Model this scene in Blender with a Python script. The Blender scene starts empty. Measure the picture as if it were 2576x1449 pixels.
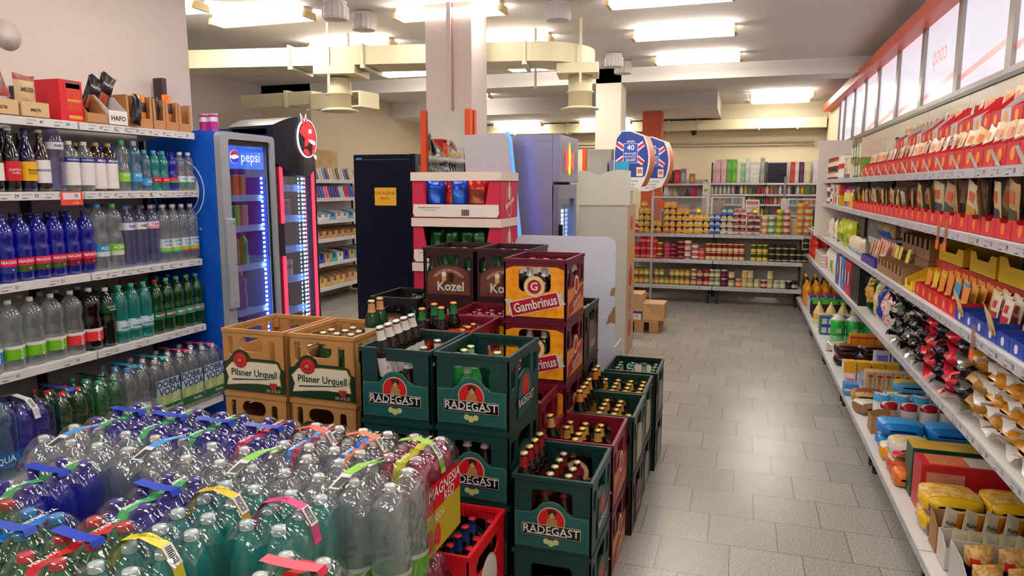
import bpy, bmesh, math, random
from mathutils import Vector, Matrix, Euler, geometry
RN = random.Random(11)
SC = bpy.context.scene
COL = SC.collection
PI = math.pi
# ------------------------------------------------------------------ materials
def lin(c):
 c = c / 255.0
 return c / 12.92 if c <= 0.04045 else ((c + 0.055) / 1.055) ** 2.4
MATS = {}
def hexrgb(c):
 if isinstance(c, str):
  return tuple(int(c[i:i + 2], 16) for i in (0, 2, 4))
 return c
def mat(c, rough=0.45, metal=0.0, noise=0.06, emit=0.0, trans=0.0, ior=1.45, coat=0.0, nscale=40.0, bump=0.0, spec=0.5):
 c = hexrgb(c)
 key = (c, rough, metal, noise, emit, trans, ior, coat, nscale, bump, spec)
 if key in MATS:
  return MATS[key]
 m = bpy.data.materials.new('surface_%02x%02x%02x' % tuple(int(v) for v in c))
 m.use_nodes = True
 nt = m.node_tree
 b = nt.nodes['Principled BSDF']
 rgb = tuple(lin(v) for v in c) + (1.0,)
 b.inputs['Base Color'].default_value = rgb
 b.inputs['Roughness'].default_value = rough
 b.inputs['Metallic'].default_value = metal
 b.inputs['IOR'].default_value = ior
 b.inputs['Specular IOR Level'].default_value = spec
 b.inputs['Transmission Weight'].default_value = trans
 b.inputs['Coat Weight'].default_value = coat
 if emit > 0:
  b.inputs['Emission Color'].default_value = rgb
  b.inputs['Emission Strength'].default_value = emit
 elif noise > 0 or bump > 0:
  tc = nt.nodes.new('ShaderNodeTexCoord')
  n = nt.nodes.new('ShaderNodeTexNoise')
  n.inputs['Scale'].default_value = nscale
  n.inputs['Detail'].default_value = 3.0
  nt.links.new(tc.outputs['Object'], n.inputs['Vector'])
  if noise > 0:
   mx = nt.nodes.new('ShaderNodeMix'); mx.data_type = 'RGBA'
   mx.inputs[6].default_value = tuple(v * (1 - noise) for v in rgb[:3]) + (1,)
   mx.inputs[7].default_value = tuple(min(1, v * (1 + noise)) for v in rgb[:3]) + (1,)
   nt.links.new(n.outputs['Fac'], mx.inputs[0])
   nt.links.new(mx.outputs[2], b.inputs['Base Color'])
  if bump > 0:
   bp = nt.nodes.new('ShaderNodeBump')
   bp.inputs['Strength'].default_value = bump
   bp.inputs['Distance'].default_value = 0.004
   nt.links.new(n.outputs['Fac'], bp.inputs['Height'])
   nt.links.new(bp.outputs['Normal'], b.inputs['Normal'])
 MATS[key] = m
 return m
def speckle(c1, c2, scale=120.0, rough=0.4, lo=0.45, hi=0.55):
 """two colours of small grains: pasta, seeds, cardboard print, pearl drops"""
 key = ('sp', c1, c2, scale, rough, lo, hi)
 if key in MATS:
  return MATS[key]
 m = bpy.data.materials.new('grain'); m.use_nodes = True
 nt = m.node_tree; b = nt.nodes['Principled BSDF']
 tc = nt.nodes.new('ShaderNodeTexCoord'); n = nt.nodes.new('ShaderNodeTexNoise')
 n.inputs['Scale'].default_value = scale; n.inputs['Detail'].default_value = 4
 r = nt.nodes.new('ShaderNodeValToRGB')
 r.color_ramp.elements[0].position = lo; r.color_ramp.elements[1].position = hi
 r.color_ramp.elements[0].color = tuple(lin(v) for v in hexrgb(c1)) + (1,)
 r.color_ramp.elements[1].color = tuple(lin(v) for v in hexrgb(c2)) + (1,)
 nt.links.new(tc.outputs['Object'], n.inputs['Vector'])
 nt.links.new(n.outputs['Fac'], r.inputs[0]); nt.links.new(r.outputs[0], b.inputs['Base Color'])
 b.inputs['Roughness'].default_value = rough
 MATS[key] = m
 return m
def clear(c, alpha=0.25, rough=0.06, tint=None, g0=0.05, g1=0.5, wrinkle=0.0):
 """clear plastic: tinted see-through, a sheen that grows at grazing angles, some coloured body that glows with light from behind"""
 key = ('cl', c, alpha, rough, tint, g0, g1, wrinkle)
 if key in MATS:
  return MATS[key]
 m = bpy.data.materials.new('clear_plastic'); m.use_nodes = True
 nt = m.node_tree; nt.nodes.clear(); N = nt.nodes.new; L = nt.links.new
 out = N('ShaderNodeOutputMaterial')
 rgb = tuple(lin(v) for v in hexrgb(c)) + (1,)
 tr = N('ShaderNodeBsdfTransparent'); tr.inputs[0].default_value = tuple(lin(v) for v in hexrgb(tint or c)) + (1,)
 gl = N('ShaderNodeBsdfGlossy'); gl.inputs[0].default_value = (1, 1, 1, 1); gl.inputs['Roughness'].default_value = rough
 df = N('ShaderNodeBsdfDiffuse'); df.inputs[0].default_value = rgb
 tl = N('ShaderNodeBsdfTranslucent'); tl.inputs[0].default_value = rgb
 bd = N('ShaderNodeMixShader'); bd.inputs[0].default_value = 0.5; L(df.outputs[0], bd.inputs[1]); L(tl.outputs[0], bd.inputs[2])
 b1 = N('ShaderNodeMixShader'); b1.inputs[0].default_value = alpha; L(tr.outputs[0], b1.inputs[1]); L(bd.outputs[0], b1.inputs[2])
 lw = N('ShaderNodeLayerWeight'); lw.inputs[0].default_value = 0.3
 mr = N('ShaderNodeMapRange'); mr.inputs[3].default_value = g0; mr.inputs[4].default_value = g1
 L(lw.outputs['Facing'], mr.inputs[0])
 mx = N('ShaderNodeMixShader')
 L(mr.outputs[0], mx.inputs[0]); L(b1.outputs[0], mx.inputs[1]); L(gl.outputs[0], mx.inputs[2])
 if wrinkle:
  tc = N('ShaderNodeTexCoord'); n = N('ShaderNodeTexNoise'); n.inputs['Scale'].default_value = 38; n.inputs['Detail'].default_value = 1.5
  bp = N('ShaderNodeBump'); bp.inputs['Strength'].default_value = wrinkle; bp.inputs['Distance'].default_value = 0.006
  L(tc.outputs['Object'], n.inputs['Vector']); L(n.outputs['Fac'], bp.inputs['Height']); L(bp.outputs[0], gl.inputs['Normal'])
 L(mx.outputs[0], out.inputs[0])
 MATS[key] = m
 return m
# ------------------------------------------------------------------ mesh building
class MB:
 """collects faces of ONE part; material slots by order of first use"""
 def __init__(s):
  s.v = []; s.f = []; s.m = []; s.sm = []; s.mats = []
 def mi(s, m):
  if m not in s.mats:
   s.mats.append(m)
  return s.mats.index(m)
 def add(s, vs, fs, m, smooth=False, M=None):
  o = len(s.v)
  for p in vs:
   p = Vector(p)
   s.v.append(M @ p if M else p)
  i = s.mi(m)
  for f in fs:
   s.f.append([o + k for k in f]); s.m.append(i); s.sm.append(smooth)
  return s
 def box(s, a, b, m, M=None):
  x0, y0, z0 = a; x1, y1, z1 = b
  vs = [(x0, y0, z0), (x1, y0, z0), (x1, y1, z0), (x0, y1, z0), (x0, y0, z1), (x1, y0, z1), (x1, y1, z1), (x0, y1, z1)]
  return s.add(vs, [(3, 2, 1, 0), (4, 5, 6, 7), (0, 1, 5, 4), (1, 2, 6, 5), (2, 3, 7, 6), (3, 0, 4, 7)], m, False, M)
 def cbox(s, a, b, m, c=0.004, M=None):
  """box with chamfered edges"""
  bm = bmesh.new()
  bmesh.ops.create_cube(bm, size=1.0)
  for v in bm.verts:
   v.co = Vector([(a[i] + b[i]) / 2 + v.co[i] * (b[i] - a[i]) for i in range(3)])
  c = min(c, min(b[i] - a[i] for i in range(3)) * 0.45)
  bmesh.ops.bevel(bm, geom=bm.edges[:], offset=c, segments=2, affect='EDGES', profile=0.6)
  bm.verts.index_update()
  s.add([v.co[:] for v in bm.verts], [[v.index for v in f.verts] for f in bm.faces], m, False, M)
  bm.free()
  return s
 def lathe(s, prof, m, n=20, M=None, smooth=True, cap=True, ribs=None):
  """prof: [(r, z)] bottom to top; ribs: radial factor by angle"""
  vs = []; fs = []
  for r, z in prof:
   for k in range(n):
    a = 2 * PI * k / n
    q = r * (ribs(a, z) if ribs else 1)
    vs.append((q * math.cos(a), q * math.sin(a), z))
  for i in range(len(prof) - 1):
   for k in range(n):
    k2 = (k + 1) % n
    fs.append((i * n + k, i * n + k2, (i + 1) * n + k2, (i + 1) * n + k))
  if cap:
   if prof[0][0] > 1e-6: fs.append(tuple(range(n - 1, -1, -1)))
   if prof[-1][0] > 1e-6: fs.append(tuple((len(prof) - 1) * n + k for k in range(n)))
  return s.add(vs, fs, m, smooth, M)
 def plate(s, out, holes, t, m, M=None, back=True):
  """flat plate from a 2D outline (x,z) with holes, front at y=0, thickness t towards +y"""
  loops = [out] + list(holes)
  pts = [p for l in loops for p in l]
  tri = geometry.tessellate_polygon([[Vector((x, z, 0)) for x, z in l] for l in loops])
  n = len(pts)
  vs = [(x, 0, z) for x, z in pts] + [(x, t, z) for x, z in pts]
  fs = []
  for a, b, c in tri:
   (ax, az), (bx, bz), (cx, cz) = pts[a], pts[b], pts[c]
   if (bx - ax) * (cz - az) - (bz - az) * (cx - ax) < 0: a, c = c, a
   fs.append((a, b, c))
   if back: fs.append((n + c, n + b, n + a))
  o = 0
  for li, l in enumerate(loops):
   k = len(l)
   ar = sum(l[i][0] * l[(i + 1) % k][1] - l[(i + 1) % k][0] * l[i][1] for i in range(k))
   rev = (ar < 0) != (li > 0)
   for i in range(k):
    a, b = o + i, o + (i + 1) % k
    fs.append((a, n + a, n + b, b) if not rev else (b, n + b, n + a, a))
   o += k
  return s.add(vs, fs, m, False, M)
 def tube(s, pts, r, m, n=8, M=None):
  vs = []; fs = []
  P = [Vector(p) for p in pts]
  for i, p in enumerate(P):
   d = (P[min(i + 1, len(P) - 1)] - P[max(i - 1, 0)]).normalized()
   u = d.orthogonal().normalized() if abs(d.z) > 0.9 else d.cross(Vector((0, 0, 1))).normalized()
   w = d.cross(u)
   for k in range(n):
    a = 2 * PI * k / n
    vs.append(p + r * (math.cos(a) * u + math.sin(a) * w))
  for i in range(len(P) - 1):
   for k in range(n):
    fs.append((i * n + k, i * n + (k + 1) % n, (i + 1) * n + (k + 1) % n, (i + 1) * n + k))
  fs.append(tuple(range(n - 1, -1, -1))); fs.append(tuple((len(P) - 1) * n + k for k in range(n)))
  return s.add(vs, fs, m, True, M)
 def grid(s, fn, nu, nv, m, smooth=True, M=None, closed=False):
  vs = [fn(i / nu, j / nv) for i in range(nu + 1) for j in range(nv + 1)]
  fs = [(i * (nv + 1) + j, (i + 1) * (nv + 1) + j, (i + 1) * (nv + 1) + j + 1, i * (nv + 1) + j + 1) for i in range(nu) for j in range(nv)]
  return s.add(vs, fs, m, smooth, M)
 def mesh(s, name):
  me = bpy.data.meshes.new(name)
  me.from_pydata([tuple(v) for v in s.v], [], s.f)
  for m in s.mats: me.materials.append(m)
  me.polygons.foreach_set('material_index', s.m)
  me.polygons.foreach_set('use_smooth', s.sm)
  me.update()
  return me
CACHE = {}
def cached(key, fn):
 if key not in CACHE:
  CACHE[key] = fn()
 return CACHE[key]
def text_mesh(t, size, m, bold=0.0, shear=0.0, thick=0.0004, bend=None, arc=None, align='CENTER', sx=1.0, rot=0.0, wave=None):
 """flat lettering facing -Y, centred on the origin; bend: wrapped on a cylinder of that radius about +Y; arc: on a circle of that radius in its plane"""
 key = ('txt', t, size, m.name, bold, shear, thick, bend, arc, align, sx, rot, wave)
 def make():
  cu = bpy.data.curves.new('lettering', 'FONT')
  cu.body = t; cu.size = size; cu.align_x = align; cu.align_y = 'CENTER'
  cu.offset = bold * size; cu.shear = shear; cu.resolution_u = 2; cu.extrude = 0.0
  ob = bpy.data.objects.new('lettering', cu)
  me0 = ob.to_mesh()
  vs = [v.co.copy() for v in me0.vertices]
  fs = [list(p.vertices) for p in me0.polygons]
  ob.to_mesh_clear(); bpy.data.objects.remove(ob); bpy.data.curves.remove(cu)
  b = MB(); out = []
  cr, sr = math.cos(rot), math.sin(rot)
  for v in vs:
   x, z = v.x * sx, v.y
   if wave: z += wave * math.sin(x / size)
   x, z = x * cr - z * sr, x * sr + z * cr
   y = 0.0
   if arc:
    a = x / arc; x, z = (arc + z) * math.sin(a), (arc + z) * math.cos(a) - arc
   if bend:
    a = x / bend; x, y = bend * math.sin(a), bend * (1 - math.cos(a))
   out.append((x, y, z))
  b.add(out, fs, m)
  return b.mesh('lettering')
 return cached(key, make)
# ------------------------------------------------------------------ objects
def ob(name, me, parent=None, loc=(0, 0, 0), rot=(0, 0, 0), scale=None, label=None):
 o = bpy.data.objects.new(name, me)
 COL.objects.link(o)
 o.location = loc; o.rotation_euler = rot
 if scale: o.scale = scale
 if parent: o.parent = parent
 if label: o['label'] = label
 return o
def tag(o, label, cat, group=None):
 o['label'] = label; o['category'] = cat
 if group: o['group'] = group
 return o
def thing(name, label, cat, loc=(0, 0, 0), rz=0.0, group=None, me=None, rot=None):
 return tag(ob(name, me, None, loc, rot or (0, 0, rz)), label, cat, group)
def struct(name, me, loc=(0, 0, 0), rot=(0, 0, 0)):
 o = ob(name, me, None, loc, rot); o['kind'] = 'structure'
 return o
class Kit:
 """a kind of thing: its own mesh (or None) and its parts [(name, mesh, loc, rot, children)]; put() places one more of it"""
 def __init__(s, name, me, parts=()):
  s.name = name; s.me = me; s.parts = parts
 def put(s, loc, label, cat, group=None, rz=0.0, rot=None, scale=None):
  r = thing(s.name, label, cat, loc, rz, group, s.me, rot)
  if scale: r.scale = scale
  s.grow(r, s.parts)
  return r
 def grow(s, parent, parts):
  for p in parts:
   o = ob(p[0], p[1], parent, p[2] if len(p) > 2 else (0, 0, 0), p[3] if len(p) > 3 else (0, 0, 0))
   if len(p) > 4: s.grow(o, p[4])
ORD = ('first second third fourth fifth sixth seventh eighth ninth tenth eleventh twelfth thirteenth fourteenth fifteenth sixteenth seventeenth eighteenth nineteenth '
       'twentieth').split()
def nth(i):
 """1 -> first"""
 if i <= 20: return ORD[i - 1]
 t, u = divmod(i, 10)
 tens = {2: 'twent', 3: 'thirt', 4: 'fort', 5: 'fift', 6: 'sixt', 7: 'sevent'}[t]
 return tens + 'ieth' if u == 0 else tens + 'y-' + ORD[u - 1]
def arcpts(cx, cz, r, a0, a1, n=8, rz=None):
 return [(cx + r * math.cos(math.radians(a0 + (a1 - a0) * i / n)), cz + (rz or r) * math.sin(math.radians(a0 + (a1 - a0) * i / n))) for i in range(n + 1)]
def rrect(x0, z0, x1, z1, r, n=4):
 return arcpts(x1 - r, z0 + r, r, -90, 0, n) + arcpts(x1 - r, z1 - r, r, 0, 90, n) + arcpts(x0 + r, z1 - r, r, 90, 180, n) + arcpts(x0 + r, z0 + r, r, 180, 270, n)
# ------------------------------------------------------------------ view
def setup():
 cam = bpy.data.cameras.new('camera'); o = bpy.data.objects.new('camera', cam); COL.objects.link(o)
 F = 1800.0
 cam.sensor_width = 36.0; cam.lens = F / 2576.0 * 36.0
 cam.clip_start = 0.05; cam.clip_end = 100
 pitch = math.atan(256.5 / F); yaw = math.atan(582.0 / (F / math.cos(pitch)))
 o.location = (0, 0, 1.59); o.rotation_euler = (PI / 2 - pitch, 0, yaw)
 SC.camera = o
 SC.render.engine = 'CYCLES'
 c = SC.cycles
 c.use_denoising = True
 try: c.denoiser = 'OPENIMAGEDENOISE'
 except Exception: pass
 c.max_bounces = 6; c.diffuse_bounces = 2; c.glossy_bounces = 2; c.transmission_bounces = 4; c.transparent_max_bounces = 24
 c.use_light_tree = False
 c.caustics_reflective = False; c.caustics_refractive = False
 c.sample_clamp_indirect = 4.0
 c.use_adaptive_sampling = True; c.adaptive_threshold = 0.15
 v = SC.view_settings
 v.view_transform = 'Standard'; v.look = 'None'; v.gamma = 1.0; v.exposure = EXPOSURE; v.use_curve_mapping = False
 w = bpy.data.worlds.new('world'); SC.world = w; w.use_nodes = True
 bg = w.node_tree.nodes['Background']; bg.inputs[0].default_value = (0.75, 0.8, 1.0, 1); bg.inputs[1].default_value = 0.4
EXPOSURE = 0.55
setup()
# ------------------------------------------------------------------ the shop's shell
WALLM = mat((226, 212, 205), 0.7, noise=0.03, nscale=6, bump=0.15)
CREAM = mat((238, 222, 190), 0.5, noise=0.03, nscale=5)
CEILM = mat((244, 236, 230), 0.75, noise=0.03, nscale=2.5, bump=0.3)
DUCTM = mat((240, 228, 190), 0.4, noise=0.03, nscale=4)
WHITE = mat((240, 240, 240), 0.4, noise=0.02)
STEEL = mat((176, 178, 182), 0.35, 0.6, noise=0.04)
DARK = mat((22, 22, 28), 0.4)
BLACK = mat((8, 8, 10), 0.35)
def floor_material():
 m = bpy.data.materials.new('granite_tiles'); m.use_nodes = True
 nt = m.node_tree; N = nt.nodes; L = nt.links; b = N['Principled BSDF']
 tc = N.new('ShaderNodeTexCoord'); sp = N.new('ShaderNodeSeparateXYZ'); L.new(tc.outputs['Object'], sp.inputs[0])
 def mt(op, a, bb=None):
  n = N.new('ShaderNodeMath'); n.operation = op
  for i, q in enumerate((a, bb)):
   if q is None: continue
   if isinstance(q, (int, float)): n.inputs[i].default_value = q
   else: L.new(q, n.inputs[i])
  return n.outputs[0]
 v = mt('DIVIDE', mt('SUBTRACT', sp.outputs[1], 0.17), 0.2985)
 row = mt('FLOOR', v)
 u = mt('SUBTRACT', mt('DIVIDE', mt('ADD', sp.outputs[0], 0.0), 0.301), mt('MULTIPLY', row, -0.325))
 fu = mt('FRACT', mt('ADD', u, 50.04)); fv = mt('FRACT', v)
 e = mt('MINIMUM', mt('MINIMUM', fu, mt('SUBTRACT', 1.0, fu)), mt('MINIMUM', fv, mt('SUBTRACT', 1.0, fv)))
 grout = mt('LESS_THAN', e, 0.0065)
 n1 = N.new('ShaderNodeTexNoise'); n1.inputs['Scale'].default_value = 150; n1.inputs['Detail'].default_value = 5; n1.inputs['Roughness'].default_value = 0.75
 L.new(tc.outputs['Object'], n1.inputs['Vector'])
 r = N.new('ShaderNodeValToRGB'); cr = r.color_ramp
 cr.elements[0].position = 0.36; cr.elements[0].color = (0.14, 0.13, 0.12, 1)
 cr.elements[1].position = 0.66; cr.elements[1].color = (0.68, 0.65, 0.6, 1)
 q = cr.elements.new(0.5); q.color = (0.40, 0.38, 0.35, 1)
 L.new(n1.outputs['Fac'], r.inputs[0])
 wn = N.new('ShaderNodeTexWhiteNoise'); wn.noise_dimensions = '2D'
 cb = N.new('ShaderNodeCombineXYZ'); L.new(mt('FLOOR', mt('ADD', u, 50.04)), cb.inputs[0]); L.new(row, cb.inputs[1])
 L.new(cb.outputs[0], wn.inputs['Vector'])
 hs = N.new('ShaderNodeMix'); hs.data_type = 'RGBA'; hs.blend_type = 'MULTIPLY'; hs.inputs[0].default_value = 1
 L.new(r.outputs[0], hs.inputs[6])
 tv = mt('ADD', 0.88, mt('MULTIPLY', wn.outputs['Value'], 0.16))
 cb2 = N.new('ShaderNodeCombineColor'); [L.new(tv, cb2.inputs[i]) for i in range(3)]
 L.new(cb2.outputs[0], hs.inputs[7])
 mx = N.new('ShaderNodeMix'); mx.data_type = 'RGBA'
 L.new(grout, mx.inputs[0]); L.new(hs.outputs[2], mx.inputs[6]); mx.inputs[7].default_value = (0.16, 0.12, 0.08, 1)
 L.new(mx.outputs[2], b.inputs['Base Color'])
 L.new(mt('ADD', 0.17, mt('MULTIPLY', n1.outputs['Fac'], 0.16)), b.inputs['Roughness'])
 b.inputs['Specular IOR Level'].default_value = 0.55
 bp = N.new('ShaderNodeBump'); bp.inputs['Strength'].default_value = 0.12; bp.inputs['Distance'].default_value = 0.002
 L.new(n1.outputs['Fac'], bp.inputs['Height']); L.new(bp.outputs[0], b.inputs['Normal'])
 return m
def room():
 struct('floor', MB().box((-6.9, -3.2, -0.1), (1.6, 13.6, 0.0), floor_material()).mesh('floor'))
 struct('ceiling', MB().box((-6.9, -3.2, 3.0), (1.6, 13.6, 3.1), CEILM).mesh('ceiling'))
 struct('wall_back', MB().box((-3.65, -3.2, 0), (1.28, -3.0, 3), WALLM).mesh('wall'))
 struct('wall_far', MB().box((-5.8, 13.3, 0), (1.28, 13.5, 3), CREAM).mesh('wall'))
 struct('wall_left', MB().box((-3.95, -3.0, 0), (-3.65, 4.15, 3), WALLM).mesh('wall'))
 struct('wall_left_far', MB().box((-6.8, -3.0, 0), (-6.6, 8.9, 3), WALLM).mesh('wall'))
 struct('wall_left_corner', MB().box((-6.8, 8.9, 0), (-5.8, 13.5, 3), mat((232, 214, 186), 0.7, noise=0.03, nscale=6)).mesh('wall'))
 wr = MB().box((1.28, -3.2, 0), (1.5, 13.5, 2.16), CREAM).box((1.28, -3.2, 2.83), (1.5, 13.5, 3.0), WALLM)
 wr.box((1.28, 11.45, 2.16), (1.5, 13.5, 2.83), CREAM)
 struct('wall_right', wr.mesh('wall'))
 # cream board facing under the window band, with open joints
 y = -1.0; i = 1
 bm = mat((234, 224, 205), 0.25, noise=0.02)
 for k in range(11):
  o = struct('trim_%d' % i, MB().cbox((1.262, y + 0.004, 1.60), (1.279, y + 0.996, 2.13), bm, 0.002).mesh('board')); y += 1.0; i += 1
 struct('trim_%d' % i, MB().cbox((1.255, -1, 2.132), (1.279, 11.5, 2.158), mat((70, 72, 80), 0.4, 0.3), 0.002).mesh('rail')); i += 1
 # orange fascia over the windows, in two lengths
 om = mat((228, 92, 62), 0.4, noise=0.04, nscale=3)
 struct('trim_%d' % i, MB().cbox((1.16, -1.0, 2.765), (1.279, 8.49, 2.865), om, 0.003).mesh('fascia')); i += 1
 struct('trim_%d' % i, MB().cbox((1.16, 8.5, 2.765), (1.279, 12.7, 2.865), om, 0.003).mesh('fascia')); i += 1
 # window band: frosted daylit panes in grey metal frames
 pane = bpy.data.materials.new('frosted_pane'); pane.use_nodes = True
 nt = pane.node_tree; b = nt.nodes['Principled BSDF']
 tc = nt.nodes.new('ShaderNodeTexCoord'); n = nt.nodes.new('ShaderNodeTexNoise'); n.inputs['Scale'].default_value = 1.3
 nt.links.new(tc.outputs['Object'], n.inputs['Vector'])
 r = nt.nodes.new('ShaderNodeValToRGB'); r.color_ramp.elements[0].color = (0.66, 0.62, 0.74, 1); r.color_ramp.elements[1].color = (0.80, 0.78, 0.86, 1)
 nt.links.new(n.outputs['Fac'], r.inputs[0]); nt.links.new(r.outputs[0], b.inputs['Emission Color'])
 b.inputs['Base Color'].default_value = (0.35, 0.35, 0.38, 1); b.inputs['Emission Strength'].default_value = 0.62; b.inputs['Roughness'].default_value = 0.12
 fm = mat((150, 142, 140), 0.35, 0.4)
 fade = mat((226, 160, 158), 0.3, emit=0.5)
 ed = [11.45, 10.9, 10.02, 9.16, 8.31, 7.32, 6.36, 5.37, 4.39, 3.4, 2.4, 1.4, 0.4]
 for k in range(len(ed) - 1):
  y1, y0 = ed[k], ed[k + 1]
  f = MB(); w = 0.045
  out = [(y0, 2.16), (y1, 2.16), (y1, 2.83), (y0, 2.83)]
  inn = [(y0 + w, 2.16 + w * 0.7), (y1 - w, 2.16 + w * 0.7), (y1 - w, 2.83 - w), (y0 + w, 2.83 - w)]
  Mx = Matrix(((0, 1, 0, 1.262), (1, 0, 0, 0), (0, 0, 1, 0), (0, 0, 0, 1)))
  f.plate(out, [inn], 0.05, fm, Mx)
  w1 = struct('window_%d' % (k + 1), f.mesh('window_frame'))
  g = MB().box((1.285, y0 + w, 2.19), (1.292, y1 - w, 2.785), pane)
  ob('pane', g.mesh('pane'), w1)
  if 4.3 < y0 < 9 or y0 < 4.3:   # pale red stripe of the outside sticker seen through the film
   a = 2.24 + 0.02 * (k - 6)
   st = MB().add([(1.284, y0 + w, a + 0.07), (1.284, y1 - w, a - 0.01), (1.284, y1 - w, a + 0.03), (1.284, y0 + w, a + 0.11)], [(0, 1, 2, 3)], fade)
   ob('sticker_stripe', st.mesh('sticker_stripe'), w1)
  if abs(y0 - 5.37) < 0.01 or abs(y0 - 7.32) < 0.01:
   t = ob('lettering', text_mesh('coop', 0.2, fade, 0.012), w1, (1.2835, y0 + 0.55, 2.52), (0, 0, PI / 2)); t.scale = (1, 1, 1)
 # pillars and beams
 PM = mat((222, 208, 200), 0.65, noise=0.03, nscale=6)
 p = struct('wall_pillar_near', MB().box((-2.45, 5.4, 0), (-2.06, 5.75, 3), PM).mesh('pillar'))
 ob('cable_duct', MB().cbox((-2.26, 5.375, 2.0), (-2.225, 5.402, 3.0), mat((214, 200, 200), 0.5), 0.003).mesh('cable_duct'), p)
 ob('cable', MB().tube([(-2.215, 5.395, 2.1), (-2.213, 5.395, 2.6), (-2.216, 5.395, 3.0)], 0.003, mat((226, 110, 90), 0.5), 6).mesh('cable'), p)
 struct('wall_pillar_far', MB().box((-1.77, 8.9, 0), (-1.46, 9.3, 3), mat((240, 232, 214), 0.6, noise=0.03)).mesh('pillar'))
 struct('wall_pillar_orange', MB().box((-1.54, 11.5, 0), (-1.25, 11.8, 3), mat((222, 96, 62), 0.5, noise=0.04)).mesh('pillar'))
 struct('ceiling_beam', MB().box((-6.6, 8.9, 2.83), (1.28, 9.35, 3.0), CEILM).mesh('beam'))
 struct('ceiling_soffit', MB().box((-5.8, 11.3, 2.74), (-0.42, 13.3, 3.0), CEILM).mesh('soffit'))
 # skirting under the left wall end
 struct('baseboard_left', MB().box((-3.65, -3, 0), (-3.63, 4.15, 0.08), mat((140, 130, 122), 0.5)).mesh('baseboard'))
 rs = MB().lathe([(0.001, -0.012), (0.055, -0.012), (0.075, -0.004), (0.078, 0.0)], mat((228, 216, 210), 0.6), 24)
 # round cover plate on the left wall
 thing('cover_plate', 'round wall-coloured cover plate high on the white wall above the pet snacks', 'cover', (-3.648, 2.86, 2.36), 0, None,
          Mesh_rot(rs, Matrix.Rotation(PI / 2, 4, 'Y')), None)
def Mesh_rot(b, M):
 b.v = [M @ v for v in b.v]
 return b.mesh('part')
room()
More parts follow.
